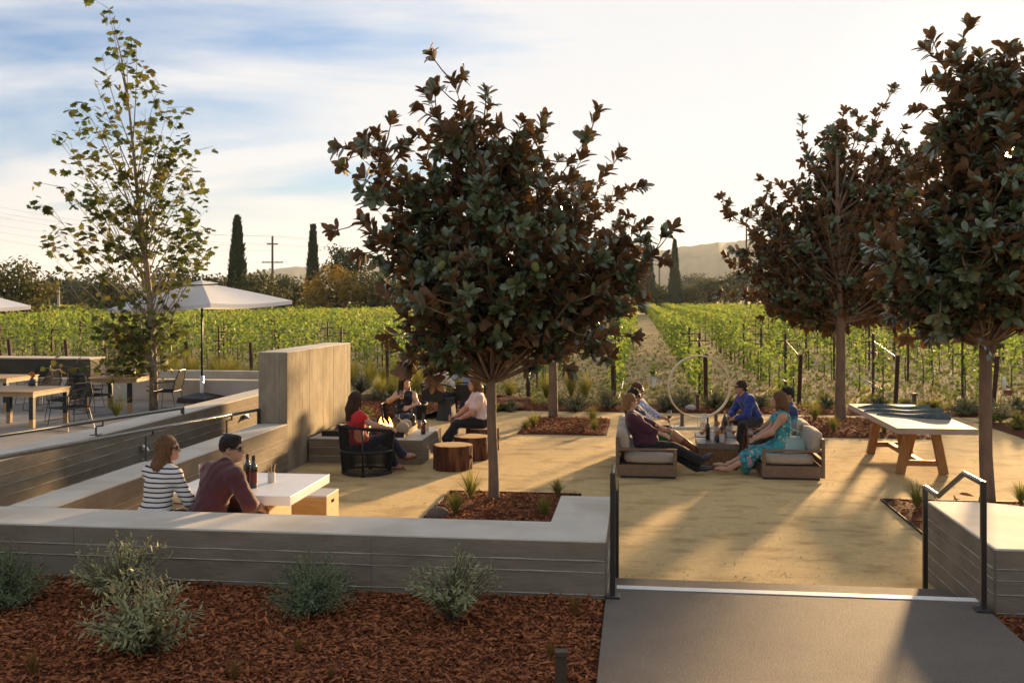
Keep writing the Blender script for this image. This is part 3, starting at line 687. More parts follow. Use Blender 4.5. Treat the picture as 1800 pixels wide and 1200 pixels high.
# near one on the right
magnolia('magnolia tree on the right against the sun, thick trunk beside the cheek wall', (4.23, 12.78, 0.05), 0.078, 1.85, (-0.02, 0),
         [(1552, 395, .2), (1535, 450, -.2), (1532, 505, .1), (1560, 345, 0), (1590, 300, .3), (1556, 575, -.2), (1640, 595, .2), (1680, 62, 0), (1650, 80, .3), (1705, 90, -.2), (1655, 120, -.3), (1728, 95, .2), (1765, 100, 0), (1795, 70, .2), (1640, 180, .2), (1700, 170, -.3), (1750, 180, 0), (1650, 200, 0), (1690, 250, .3), (1680, 340, 0), (1640, 380, -.4), (1600, 420, 0), (1570, 430, .3), (1585, 480, -.5), (1590, 520, -.4), (1570, 545, 0), (1610, 560, -.3), (1660, 560, -.5), (1690, 470, -.7),
          (1760, 320, -.8), (1790, 260, .2), (1830, 200, 0), (1850, 300, -.3), (1880, 400, 0), (1900, 480, .2), (1850, 520, -.4), (1800, 420, -.6), (1890, 250, .3), (1660, 300, .2), (1620, 340, .3), (1780, 560, .3)],
         [(1750, 410, 145, 120, 1.1, 72), (1760, 220, 105, 135, .9, 52), (1630, 480, 85, 80, .9, 44), (1850, 420, 90, 130, 1.0, 26), (1745, 335, 75, 60, .8, 14)], 18, seed=12, d0=12.15, gap=.085)

# ------------------------------------------------------------------ plane tree on the patio
M_plane = leaf_material('plane_leaf', (0.060, 0.095, 0.024), (0.13, 0.135, 0.026), None, trans=0.42, rough=0.6, spec=0.25, c3=(0.15, 0.12, 0.022), scale=1.1)
def plane_tree():
    rnd = random.Random(21); rg = np.random.default_rng(21); d0 = 22.45
    base = Vector((-10.8, 21.2, 0.0)); t = thing('plane_tree', 'tall sparse young plane tree with yellowing leaves on the dining patio', 'tree', base)
    ax = [WD(x, y, d0) - base for x, y in ((272, 722), (270, 640), (266, 560), (258, 470), (247, 400), (238, 300), (228, 200), (215, 110), (197, 30))]
    ax[0] = Vector((0, 0, -.05))
    MB().tube(ax, [.10, .085, .075, .062, .05, .038, .026, .016, .006], 10).build('trunk', M_bark_pale, t, smooth=True)
    crown = thing('crown', None, None); crown.parent = t
    br = MB(); shoots = []
    tips = [(190, 15), (225, 65), (240, 85), (180, 100), (170, 150), (150, 185), (280, 150), (295, 190), (310, 215), (125, 200), (110, 245), (135, 270), (330, 240), (345, 265), (340, 300), (105, 250), (115, 330), (95, 370), (90, 400), (85, 425), (100, 460), (350, 340), (360, 400), (355, 430), (365, 440), (340, 380), (150, 330), (170, 280), (310, 330), (290, 260),
            (200, 200), (255, 190), (140, 470), (120, 510), (330, 470), (200, 610), (185, 590), (170, 640), (220, 650), (240, 645), (210, 560), (190, 540), (290, 580), (310, 520), (230, 600), (320, 570), (260, 650), (200, 630), (235, 580), (180, 350), (300, 400), (200, 420), (310, 450), (160, 420), (215, 300), (265, 320), (245, 240)]
    tips += [(rnd.gauss(228, 62), rnd.uniform(230, 600)) for _ in range(40)] + [(rnd.gauss(222, 46), rnd.uniform(570, 645)) for _ in range(13)]
    for (x, y) in tips:
        tip = WD(x, y, d0 + rnd.gauss(0, .55 if y > 120 else .1)) - base
        k = min(7.6, max(1.0, 8 - (y / 92.0) - 1.6 + (1.2 if y > 560 else 0))); i = int(k); a = ax[i].lerp(ax[i + 1], k - i) if i < 8 else ax[8]
        if a.z > tip.z - .1: a = a.copy(); k = max(1, k - .8); i = int(k); a = ax[i].lerp(ax[i + 1], k - i)
        mid = a.lerp(tip, .55) + Vector((rnd.gauss(0, .1), rnd.gauss(0, .1), -.12 - .2 * abs(tip.x - a.x) * .3))
        pts = bezier(a, mid, tip, 8); L_ = (tip - a).length
        br.tube(pts, [max(.004, .010 * min(1.6, L_) * (1 - .8 * j / 7)) for j in range(8)], 5)
        for j in range(3, 8):
            shoots.append((pts[j], .5 if j < 6 else 1.0))
            if rnd.random() < .8:
                e = pts[j] + Vector((rnd.gauss(0, .22), rnd.gauss(0, .22), rnd.gauss(.12, .18)))
                br.tube([pts[j], e], [.006, .003], 4); shoots.append((e, 1.0))
    br.build('limbs', M_bark_pale, crown)
    P, D, U, Z = [], [], [], []
    for p, v in shoots:
        low = 1.6 if p.z < 1.9 else 1.0
        for _ in range(int(rnd.uniform(.8, 7.0) * v * (.45 if 1.9 < p.z < 3.3 else (.7 if p.z <= 1.9 else 1.15)))):
            P.append(p + Vector((rnd.gauss(0, .09), rnd.gauss(0, .09), rnd.gauss(-.03, .08)))); D.append((rnd.gauss(0, 1), rnd.gauss(0, 1), rnd.gauss(-.5, .6))); U.append((rnd.gauss(0, .6), rnd.gauss(0, .6), 1)); Z.append(rnd.uniform(.11, .20))
    P, D, U, Z = map(np.array, (P, D, U, Z)); M = mats_for(P, D, U, Z)
    sh = maple_shape(); lm = npmesh('leaf', sh[0], np.array(sh[1]), M_plane)
    idx = np.argsort(-Z)[:300]; sel = np.zeros(len(P), bool); sel[idx] = True
    for i in idx:
        o = bpy.data.objects.new('leaf', lm); COL.objects.link(o); o.parent = crown; m4 = Matrix.Identity(4)
        for r_ in range(3):
            for c_ in range(3): m4[r_][c_] = M[i, r_, c_]
            m4[r_][3] = P[i, r_]
        o.matrix_local = m4
    k = ~sel
    o = link('foliage', scatter_mesh('foliage', sh, P[k], D[k], U[k], Z[k], M_plane), crown); o['kind'] = 'stuff'
    # hanging seed balls
    sb = MB()
    for _ in range(110):
        p, v = rnd.choice(shoots)
        if p.z < 2.2: continue
        sb.ball(p + Vector((rnd.gauss(0, .05), rnd.gauss(0, .05), -.1)), .017, 5, 4)
    o = sb.build('seed_balls', M_bark_dark, crown); o['kind'] = 'stuff'
plane_tree()
# ================================================================== vineyard
M_vine = leaf_material('vine_leaf', (0.115, 0.195, 0.032), (0.22, 0.27, 0.05), None, trans=0.55, rough=0.55, spec=0.25, c3=(0.25, 0.25, 0.045), scale=.5)
M_post = material('rusty_steel_post', (0.085, 0.035, 0.022), (0.05, 0.024, 0.018), rough=0.8, scale=20)
M_stem = material('vine_stem', (0.10, 0.065, 0.04), rough=0.9)
M_wire = material('galvanised_wire', (0.35, 0.33, 0.30), rough=0.4, metal=0.8)
M_hose = material('drip_hose', (0.42, 0.38, 0.36), rough=0.6)
ROW0, ROWD = 1.62, 2.22
ORD = ['first', 'second', 'third', 'fourth', 'fifth', 'sixth', 'seventh', 'eighth', 'ninth', 'tenth', 'eleventh', 'twelfth']
def row_name(x):
    k = round((x - ROW0) / ROWD)
    if 0 <= k <= 8: return 'the %s row right of the lane' % ORD[k]
    if -3 <= k < 0: return 'the %s row left of the lane' % ORD[-1 - k]
    return None
SEEN = {}
def nth(kind, x):
    r = row_name(x); SEEN[kind, r] = SEEN.get((kind, r), 0) + 1
    return r, (ORD[SEEN[kind, r] - 1] if SEEN[kind, r] <= 12 else None)
def row_start(x):
    if x > -1.2: return 24.4 + max(0, x - 8) * .12
    if x > -4.0: return 25.6
    return min(36.0, 28.2 + max(0, -6 - x) * .16)
def row_end(x): return 152.0 if x > -9 else max(74.0, 118 + x * .7)
quad = quad_leaf(.95)
def vine_foliage(seed, n, h0, h1, wx, wy, dense_top):
    rg = np.random.default_rng(seed)
    z = h0 + (h1 - h0) * rg.random(n) ** (1 / dense_top)
    P = np.stack([rg.normal(0, wx, n), rg.uniform(-wy, wy, n), z], -1)
    k = rg.random(n) < .12; P[k, 2] += rg.random(k.sum()) * .35      # shoots that stand up
    D = rg.normal(size=(n, 3)) + [0, 0, -.3]; U = rg.normal(size=(n, 3)) * .7 + [0, 0, .8]
    return P, D, U, rg.uniform(.085, .16, n)
VF = []; VS = []
for k in range(8):                                                # full vines
    P, D, U, Z = vine_foliage(40 + k, 195, .30, 1.72, .19, .72, 1.35); VF.append(scatter_mesh('foliage', quad, P, D, U, Z, M_vine))
for k in range(6):                                                # young thin vines
    P, D, U, Z = vine_foliage(60 + k, 95, .18, 1.1 + .1 * k, .12, .20, 1.0); VS.append(scatter_mesh('foliage', quad, P, D, U, Z * .9, M_vine))
vt = [MB().tube([(0, 0, -.05), (.02, .01, .4), (-.015, 0, .9)], [.022, .018, .012], 5).mesh('stem', M_stem) for _ in range(1)]
POSTM = MB().box(-.028, .028, -.028, .028, -.1, 1.64).mesh('post_shaft', M_post)
ARM1 = MB().box(-.20, .20, -.018, .018, 1.12, 1.15).mesh('cross_arm', M_post)
ARM2 = MB().box(-.26, .26, -.018, .018, 1.42, 1.45).mesh('cross_arm', M_post)
ENDM = MB().tube([(0, 0.12, -.1), (0, -.06, 1.22)], [.052, .052], 8).mesh('end_post', M_post)
vine_list = []; post_list = []; end_list = []
rv = random.Random(77)
for k in range(-24, 26):
    x = ROW0 + ROWD * k; y0 = row_start(x); y1 = row_end(x)
    end_list.append((x, y0))
    y = y0 + 2.4; n = 0
    while y < y1:
        post_list.append((x, y)); y += 5.2
    y = y0 + .9 + rv.random() * .5
    while y < y1:
        near = (y - y0) < (15 if x > 3 else 9) and x > -4.5
        if rv.random() > (.12 if near else .02): vine_list.append((x + rv.gauss(0, .04), y, (near and rv.random() < .92) or (x > 2 and y - y0 < 34 and rv.random() < .35) or (x < -4.5 and y - y0 < 9 and rv.random() < .55)))
        y += 1.35
def screen(x, y, z=1.0):
    d = -ST * x + CT * y; return (x * CT + y * ST) / d * FP + 900, 525 - (z - H0) / d * FP, d
vis = lambda p: -20 < screen(p[0], p[1])[0] < 1820
vine_list = [p for p in vine_list if -60 < screen(p[0], p[1])[0] < 1860]
vine_list.sort(key=lambda p: screen(p[0], p[1])[2])
near_v = [p for p in vine_list if vis(p)][:290]; nv = set(near_v); far_v = [p for p in vine_list if p not in nv]
for i, (x, y, young) in enumerate(near_v):
    r, o_ = nth('v', x)
    lab = None if not (r and o_) else '%s %s from the near end in %s' % (o_, 'vine', r)
    t = thing('grapevine', lab or 'young grapevine with thin leafy shoots near the ends of the rows' if young else 'full leafy green grapevine in the nearer stretch of a trellised row', 'vine', (x, y, -0.045), 0, 'grapevines in the nearer rows')
    if young: link('foliage', VS[i % 6], t, rot=(0, 0, rv.random() * 6), scale=(1, 1, rv.uniform(.8, 1.1)))
    else: link('foliage', VF[i % 8], t, rot=(0, 0, PI * (i % 2)), scale=(1, 1, rv.uniform(.94, 1.06)))
    link('stem', vt[0], t, rot=(0, 0, rv.random() * 6))
# the rest of the vines as one mass
Vs, Qs, off = [], [], 0
base_sets = [vine_foliage(90 + k, 90, .4, 1.78, .20, .74, 1.6) for k in range(6)]
PP, DD, UU, ZZ = [], [], [], []
for i, (x, y, _) in enumerate(far_v):
    P, D, U, Z = base_sets[i % 6]; d = screen(x, y)[2]
    n = 90 if d < 60 else (55 if d < 95 else 34); g = 1.0 if d < 60 else (1.4 if d < 95 else 1.9)
    PP.append(P[:n] + [x, y, -0.045]); DD.append(D[:n]); UU.append(U[:n]); ZZ.append(Z[:n] * g)
o = link('vineyard_rows', scatter_mesh('vineyard_rows', quad, np.concatenate(PP), np.concatenate(DD), np.concatenate(UU), np.concatenate(ZZ), M_vine))
tag(o, 'far rows of leafy green vines running back to the trees', 'vines', kind='stuff')
post_list = [p for p in post_list if vis(p)]; post_list.sort(key=lambda p: screen(p[0], p[1])[2])
for (x, y) in post_list[:230]:
    r, o_ = nth('p', x)
    t = thing('vine_post', '%s dark steel post from the near end in %s' % (o_, r) if r and o_ else 'dark steel vine post with short cross arms in a trellised row', 'post', (x, y, -0.045), rv.uniform(-.08, .08), 'line posts of the vineyard trellis')
    link('post_shaft', POSTM, t); link('cross_arm', ARM1, t); link('cross_arm', ARM2, t)
fp = MB()
for (x, y) in post_list[230:]: fp.box(x - .03, x + .03, y - .03, y + .03, -.1, 1.6).box(x - .24, x + .24, y - .02, y + .02, 1.36, 1.4)
o = fp.build('far_vine_posts', M_post); tag(o, 'distant dark posts between the far vine rows', 'posts', kind='stuff')
for (x, y) in end_list:
    if not vis((x, y)) or x < -5: continue
    tag(link('end_post', ENDM, None, (x, y, -.045), (0, 0, rv.uniform(-.2, .2))), ('rust-brown end post heading ' + row_name(x)) if row_name(x) else 'stout rust-brown end post at the head of a far right vine row', 'post', 'end posts of the vine rows')
for (x, y) in end_list:
    if not vis((x, y)) or x >= -5: continue
    tag(link('end_post', ENDM, None, (x, y, -.045), (0, 0, rv.uniform(-.2, .2))), 'rust-brown end post at the head of a row beyond the wild grass', 'post', 'end posts beyond the wild grass')
for k in range(-24, 26):                                          # trellis wires, a few strands per row
    x = ROW0 + ROWD * k; y0 = row_start(x)
    if not (vis((x, y0 + 3)) or vis((x, y0 + 30))): continue
    mb = MB()
    for z in (.62, 1.12, 1.42): mb.tube([(x, y0, min(z, 1.12)), (x, y0 + 2.4, z), (x, min(row_end(x), y0 + 45), z)], .0035, 3)
    tag(mb.build('trellis_wires', M_wire), ('taut trellis wires along ' + row_name(x)) if row_name(x) else 'thin taut trellis wires strung along an outer vine row', 'wire', 'trellis wires of the vine rows')
for k, (x0, ya, yb, amp) in enumerate(((ROW0 - ROWD, 25.2, 60, .03), (ROW0, 24.6, 60, .04), (ROW0 + ROWD, 24.6, 60, .05), (ROW0 + 2 * ROWD, 24.8, 60, .05))):
    pts = [(x0 + .12 + amp * 3 * math.sin(i * .9 + k), ya + (yb - ya) * i / 24, .30 + amp * math.sin(i * 1.7) - .3 * max(0, 1 - i / 2)) for i in range(25)]
    tag(MB().tube(pts, .011, 5).build('drip_hose', M_hose), 'pale drip irrigation hose sagging along ' + row_name(x0), 'hose', 'drip hoses of the vineyard')
# cross hose at the head of the rows
pts = [W(x, y, z) for x, y, z in ((1085, 645, .25), (1120, 655, .15), (1165, 672, .05), (1190, 680, .0), (1215, 688, -.02), (1235, 696, -.03))]
tag(MB().tube(pts, .014, 6).build('drip_hose', M_hose, smooth=True), 'pale grey hose looping over the dry ground behind the ring sculpture', 'hose')
pts = [W(x, y, z) for x, y, z in ((1480, 650, .3), (1530, 672, .1), (1560, 690, -.02), (1576, 694, -.03))]
tag(MB().tube(pts, .014, 6).build('drip_hose', M_hose, smooth=True), 'pale hose drooping to the ground behind the trestle table', 'hose')
# white grow tube with a small vine
p = W(1150, 683, -.04); t = thing('grow_tube', 'white plastic grow tube round a small young vine', 'grow tube', p)
MB().lathe([(.06, 0), (.062, .02), (.055, .40), (.05, .40)], 8).build('tube', M_white, t)
P, D, U, Z = vine_foliage(5, 26, .38, .62, .05, .05, 1); link('foliage', scatter_mesh('foliage', quad, P, D, U, Z, M_vine), t)
# irrigation valve with its red-brown plate
p = W(1765, 700, -.04); t = thing('irrigation_riser', 'white irrigation filter with a red-brown plate at the end post on the right', 'valve', p)
MB().lathe([(.02, 0), (.02, .22), (.05, .24), (.05, .50), (.03, .54), (0, .55)], 8).build('filter', M_white, t, smooth=True)
MB().box(-.02, .19, -.03, -.02, .08, .22).build('plate', material('red_brown_sign', (.20, .055, .035), rough=.7), t)
MB().tube([(.05, 0, .33), (.10, -.02, .30), (.13, -.02, .26)], .02, 6).build('valve_handle', M_black, t)
# dry grass and weeds between the rows
def field_grass():
    rg = np.random.default_rng(5); n = 26000
    y = 23.4 + 48 * rg.random(n) ** 1.8; x = rg.uniform(-.34, .60, n) * y * .95
    ok = (x > -4.2) | (y > 34); x, y = x[ok], y[ok]
    nrow = np.abs(((x - ROW0) / ROWD + .5) % 1 - .5) * ROWD
    green = (rg.random(len(x)) < np.where(nrow < .5, .6, .25))
    P = np.stack([x, y, np.full(len(x), -.05)], -1); D = rg.normal(0, .45, size=(len(x), 3)); D[:, 2] = 1
    U = rg.normal(size=(len(x), 3)); Z = rg.uniform(.05, .15, len(x)) * np.where(green, 1.15, .8)
    tri = (np.array([(-.22, 0, 0), (.22, 0, 0), (.12, 1, .2), (-.5, .7, .1), (.5, .75, 0)]), [(0, 1, 2), (0, 1, 3), (0, 1, 4)])
    me = scatter_mesh('field_grass', tri, P, D, U, Z, [material('straw_grass', (.42, .32, .14), (.34, .25, .11), rough=.9, scale=.8, trans=.3), material('weed_green', (.16, .20, .035), (.24, .24, .05), rough=.8, scale=.8, trans=.4)], green.astype(int))
    tag(link('field_grass', me), 'dry straw-coloured grass and green weeds between the vine rows', 'grass', kind='stuff')
field_grass()

# ================================================================== distance: trees, cypresses, poles, hills
def foliage_mat(name, a, b, c3=None, tr=.18): return leaf_material(name, a, b, None, trans=tr, rough=.7, spec=.2, c3=c3, scale=.25)
M_cyp = foliage_mat('cypress_green', (.022, .045, .020), (.040, .070, .028), tr=.05)
M_tdark = foliage_mat('dark_tree_leaf', (.030, .045, .020), (.055, .070, .028), tr=.12)
M_tamber = foliage_mat('amber_tree_leaf', (.17, .115, .018), (.26, .17, .025), c3=(.13, .11, .02), tr=.35)
M_tolive = foliage_mat('olive_tree_leaf', (.072, .085, .026), (.125, .12, .03), c3=(.14, .10, .025), tr=.28)
M_tgreen = foliage_mat('mid_tree_leaf', (.055, .075, .022), (.10, .105, .03), c3=(.12, .085, .02), tr=.22)
def cypress(label, px, ytop, d, w):
    """w: full width in metres"""
    b = WD(px, 525, d); b.z = -.05; h = H0 + (525 - ytop) * d / FP
    rg = np.random.default_rng(int(px)); t = thing('cypress_tree', label, 'tree', b, 0, None)
    MB().tube([(0, 0, -.1), (0, 0, h * .9)], [w * .10, .03], 6).build('trunk', M_bark_dark, t)
    n = 3600; s = rg.random(n); prof = np.minimum(1, (1 - s) * 1.3) ** .9 * (.78 + .22 * np.minimum(1, s / .08)); a = rg.random(n) * 2 * PI
    lump = 1 + .14 * np.sin(a * 5 + s * 40) + .08 * np.sin(a * 3 - s * 23)
    r = w / 2 * prof * lump * rg.uniform(.72, 1.04, n)
    P = np.stack([r * np.cos(a), r * np.sin(a), .15 + s * (h - .2)], -1)
    D = np.stack([np.cos(a) * .35, np.sin(a) * .35, np.ones(n)], -1) + rg.normal(0, .18, (n, 3)); U = np.stack([np.cos(a), np.sin(a), np.zeros(n) + .1], -1)
    k = rg.random(n) < .05
    me = scatter_mesh('crown', quad_leaf(.42), P, D, U, rg.uniform(.45, .85, n) * (w / 2.0) ** .5, M_cyp)
    link('crown', me, t); return t
cypress('tall pointed cypress directly behind the white parasol', 417, 386, 92, 1.75)
cypress('slender cypress left of the golden trees, between poles and pine', 550, 400, 104, 1.45)
cypress('dark cypress half hidden behind the magnolia crown by the vine lane', 1137, 428, 158, 2.6)
cypress('pointed cypress standing before the hazy hill right of the vine lane', 1186, 425, 166, 1.9)
cypress('cypress glimpsed through the right-hand magnolia leaves', 1366, 440, 172, 2.0)
TREE_SH = quad_leaf(.8)
def bg_tree(label, px, ytop, d, w, mat, n=2200, squash=.85, trunk=True, seed=None, name='tree', leaf=.34, base_gap=.16):
    b = WD(px, 525, d); b.z = -.05; h = H0 + (525 - ytop) * d / FP; seed = int(px * 3 + d) if seed is None else seed
    rg = np.random.default_rng(seed); rnd = random.Random(seed); t = thing(name, label, 'tree', b)
    zc = h * (.5 + base_gap / 2); rz = h * (.5 - base_gap / 2)
    mb = MB().tube([(0, 0, -.1), (rnd.uniform(-.1, .1), 0, h * .35), (rnd.uniform(-.3, .3), 0, h * .75)], [h * .035, h * .028, h * .008], 7)
    tt = mb
    cl = []
    for _ in range(26):
        while True:
            q = np.array([rnd.uniform(-1, 1) for _ in range(3)])
            if .15 < (q ** 2).sum() <= 1: break
        q = q / (np.sqrt((q ** 2).sum())) * rnd.uniform(.45, .84)
        c = np.array([q[0] * w / 2, q[1] * w / 2, zc + q[2] * rz]); cl.append((c, rnd.uniform(.18, .32)))
        tt.tube([(0, 0, h * rnd.uniform(.25, .45)), tuple((np.array([0, 0, h * .4]) + c) / 2 + [0, 0, .1]), tuple(c)], [h * .013, h * .009, h * .004], 4)
    mb.build('trunk', M_bark_dark, t)
    m = n // len(cl); P, U = [], []
    for c, r in cl:
        v = rg.normal(size=(m, 3)); v /= np.linalg.norm(v, axis=1, keepdims=True); rr = rg.random(m)[:, None] ** .4
        P.append(c + v * rr * np.array([w * r, w * r, rz * 2 * r * .8])); U.append(v + [0, 0, .5])
    P = np.concatenate(P); U = np.concatenate(U); n = len(P)
    P[:, 2] = np.maximum(P[:, 2], h * base_gap * .8 + rg.random(n) * .3)
    D = rg.normal(size=(n, 3)) + [0, 0, -.2]
    link('crown', scatter_mesh('crown', TREE_SH, P, D, U, rg.uniform(.6, 1.3, n) * leaf, mat), t)
    return t
bg_tree('brownish tree at the left edge beyond the patio', 22, 452, 62, 4.6, M_tolive, 2600, leaf=.26)
bg_tree('small rounded tree in front of the far hedge at the left', 52, 515, 64, 2.6, M_tgreen, 1200, leaf=.22)
bg_tree('dark distant tree behind the thin pale pole on the left', 118, 478, 210, 13, M_tdark, 1700, leaf=.8)
bg_tree('dark wide distant tree left of the plane tree trunk', 165, 490, 190, 12, M_tdark, 1700, leaf=.8)
bg_tree('dark low distant tree at the far left skyline', 85, 492, 205, 10, M_tdark, 1300, leaf=.8)
bg_tree('brown-green tree behind the lower plane tree leaves', 195, 468, 88, 5.4, M_tolive, 2000, leaf=.30)
bg_tree('muted green tree behind the parasol top, left of the cypress', 300, 462, 100, 6.2, M_tgreen, 2000, leaf=.33)
bg_tree('muted green tree hidden behind the parasol canopy', 358, 478, 96, 5.0, M_tolive, 1700, leaf=.33)
bg_tree('olive-brown tree right of the tall cypress', 455, 472, 92, 5.4, M_tolive, 2500, leaf=.30)
bg_tree('olive tree crown between the two left cypresses', 505, 478, 98, 5.0, M_tgreen, 2300, leaf=.30)
bg_tree('golden leafed tree beside the slender cypress', 592, 462, 92, 6.0, M_tamber, 3200, leaf=.28, base_gap=.08)
bg_tree('amber-brown tree right of the golden one behind the vines', 655, 470, 94, 5.4, M_tolive, 2600, leaf=.28)
bg_tree('dark open-crowned pine rising behind the golden tree', 607, 427, 118, 6.4, M_tdark, 1900, leaf=.36, base_gap=.5)
bg_tree('olive tree glimpsed left of the big magnolia', 700, 478, 96, 5.2, M_tgreen, 1800, leaf=.32)
for i, (px, yt, d, w, m, lab) in enumerate((
        (760, 470, 110, 7, M_tolive, 'olive-brown tree seen through gaps in the big magnolia'), (840, 476, 120, 7.5, M_tgreen, 'green tree mostly hidden by the big magnolia trunk and crown'), (1000, 478, 150, 9, M_tolive, 'olive tree hidden behind the right side of the big magnolia'),
        (1080, 486, 165, 8, M_tgreen, 'green tree just left of the vine lane end'), (1163, 497, 172, 5.6, M_tgreen, 'low green tree between the two lane cypresses'), (1215, 478, 260, 12, M_tdark, 'hazy distant tree behind the lane cypress'),
        (1205, 505, 170, 5.0, M_tolive, 'low bushy tree right of the lane cypress'), (1245, 482, 168, 7.5, M_tolive, 'brown-leaved tree left of the pair behind the right vines'), (1290, 474, 166, 9.0, M_tolive, 'broad brown-leaved tree behind the right vines'),
        (1345, 480, 168, 8.0, M_tgreen, 'tree behind the outer leaves of the far right magnolia'), (1420, 480, 170, 9, M_tgreen, 'distant tree behind the far right magnolia trunk'), (1520, 482, 172, 10, M_tolive, 'distant tree between the two right-hand magnolias'), (1640, 486, 172, 11, M_tgreen, 'distant low tree below the setting sun'), (1760, 488, 172, 11, M_tgreen, 'distant tree right of the near magnolia trunk'))):
    bg_tree(lab, px, yt, d, w, m, 1700, leaf=.5, seed=300 + i)
# hedge and second vineyard at the far left
def hedge():
    rg = np.random.default_rng(3); a = W(60, 583, -.05); n = 3500
    p0 = WD(-30, 560, 70); p1 = WD(190, 560, 74); t = rg.random(n)
    P = np.stack([p0.x + (p1.x - p0.x) * t, p0.y + (p1.y - p0.y) * t + rg.uniform(-.5, .5, n), rg.random(n) ** .6 * 1.05], -1)
    o = link('hedge', scatter_mesh('hedge', TREE_SH, P, rg.normal(size=(n, 3)), rg.normal(size=(n, 3)) + [0, -.3, .6], rg.uniform(.2, .34, n), M_tdark)); tag(o, 'long clipped dark hedge beyond the vines on the left', 'hedge')
    n = 5000; P = np.stack([rg.uniform(-68, -32, n), rg.uniform(78, 150, n), rg.random(n) * .35 + .95], -1)
    o = link('distant_vines', scatter_mesh('distant_vines', TREE_SH, P, rg.normal(size=(n, 3)), rg.normal(size=(n, 3)) * .4 + [0, 0, 1], rg.uniform(.5, 1.0, n), M_vine)); tag(o, 'far vineyard block in yellow light beyond the hedge', 'vines', kind='stuff')
hedge()
M_pole = material('weathered_pole', (.11, .085, .065), rough=.9)
def pole(label, px, ytop, d, arms, r=.15, mat=None):
    b = WD(px, 525, d); b.z = 0; h = H0 + (525 - ytop) * d / FP; t = thing('utility_pole', label, 'pole', b, TH)
    MB().tube([(0, 0, -.3), (0, 0, h)], [r, r * .7], 7).build('pole_shaft', mat or M_pole, t)
    for (dy, L_) in arms:
        z = H0 + (525 - dy) * d / FP; MB().box(-L_ / 2, L_ / 2, -.07, .07, z - .08, z + .08).build('cross_arm', mat or M_pole, t)
        for s in (-.9, -.45, .45, .9): MB().lathe([(.05, .08), (.07, .16), (.05, .26)], 5, (s * L_ / 2, 0, z)).build('insulator', M_wire, t)
    return b, h
pa = pole('tall utility pole with two short arms left of the slender cypress', 479, 415, 150, ((429, 1.6), (461, 3.2)), .22)
pb = pole('utility pole with twin cross arms left of the hill', 1159, 455, 235, ((458, 4.6), (465, 4.2)), .22)
pc = pole('tall bare utility pole in front of the hill by the right magnolia', 1312, 398, 150, (), .17)
pole('pale slim pole beside the far left trees', 103, 505, 120, (), .17, M_hose)
def wire(pts, label): tag(MB().tube(pts, .013, 3).build('power_line', M_pole), label, 'wire', 'power lines across the sky')
for y0, y1, y2 in ((357, 414, 420), (364, 428, 432), (380, 430, 436), (404, 462, 462), (345, 416, 428), (392, 440, 450)):
    A, B_, C = WD(-60, y0 + 6, 150), WD(479, y1, 150), WD(760, y2, 170)
    pts = [A.lerp(B_, s) - Vector((0, 0, 1.2 * 4 * s * (1 - s))) for s in [i / 10 for i in range(11)]] + [B_.lerp(C, s) - Vector((0, 0, .5 * 4 * s * (1 - s))) for s in [i / 8 for i in range(1, 9)]]
    wire(pts, '%s of the thin power lines across the left sky' % {345: 'uppermost', 357: 'second highest', 364: 'third highest', 380: 'third lowest', 392: 'second lowest', 404: 'lowest'}[y0])
wire([WD(1080, 463, 235), WD(1159, 458, 235), WD(1312, 443, 150)], 'thin power line between the poles before the hill')
# hills
M_hill = material('wooded_hill', (.045, .055, .030), (.085, .075, .038), rough=1.0, scale=.012, detail=9, bump=.6, bscale=.05, c3=(.13, .10, .05), c3scale=.006, spec=.05)
def hill(name, prof, d, depth_, seed, rough_):
    """prof: (px, y) photo points of the ridge at distance d"""
    rg = np.random.default_rng(seed); xs = np.array([p[0] for p in prof], float); ys = np.array([p[1] for p in prof], float)
    n, m = 260, 26; px = np.linspace(xs[0], xs[-1], n); ry = np.interp(px, xs, ys)
    wob = sum(rg.uniform(.3, 1) * rough_ / f * np.sin(px / 60 * f + rg.random() * 9) for f in (1.3, 2.7, 5.1, 9.3, 17, 31)); ry = ry - wob
    V = []
    for j in range(m):
        s = j / (m - 1); f = math.sin(s * PI / 2) ** 1.15
        for i in range(n):
            dd = d - depth_ * (1 - s); p = WD(px[i], 525, dd); h = (H0 + (525 - ry[i]) * d / FP)
            spur = 1 - (.20 * (1 + math.sin(px[i] * .045 + seed)) + .10 * (1 + math.sin(px[i] * .11 + 2 * seed))) * math.sin(s * PI)
            V.append((p.x, p.y, h * f * spur + (rg.normal() * 1.1 if s > .1 else 0) - 3 * (1 - s)))
    V += [(WD(px[i], 525, d + depth_ * .5).x, WD(px[i], 525, d + depth_ * .5).y, -6) for i in range(n)]
    m += 1
    i = np.arange(m - 1)[:, None] * n + np.arange(n - 1)[None, :]
    Q = np.stack([i, i + 1, i + 1 + n, i + n], -1).reshape(-1, 4)
    struct(name, npmesh(name, np.array(V), Q, M_hill, smooth=True))
hill('hill_range', [(-300, 512), (100, 505), (250, 500), (300, 494), (420, 483), (480, 474), (520, 468), (560, 470), (600, 474), (640, 468), (680, 462), (760, 468), (900, 478), (1040, 470), (1100, 452), (1200, 470), (1500, 480), (2200, 470)], 2600, 700, 2, .5)
hill('hill_range', [(700, 500), (900, 470), (1040, 440), (1090, 432), (1110, 428), (1140, 432), (1165, 440), (1195, 434), (1240, 429), (1300, 423), (1340, 420), (1420, 414), (1500, 418), (1600, 428), (1750, 440), (1900, 436), (2300, 450)], 1900, 600, 5, .5)
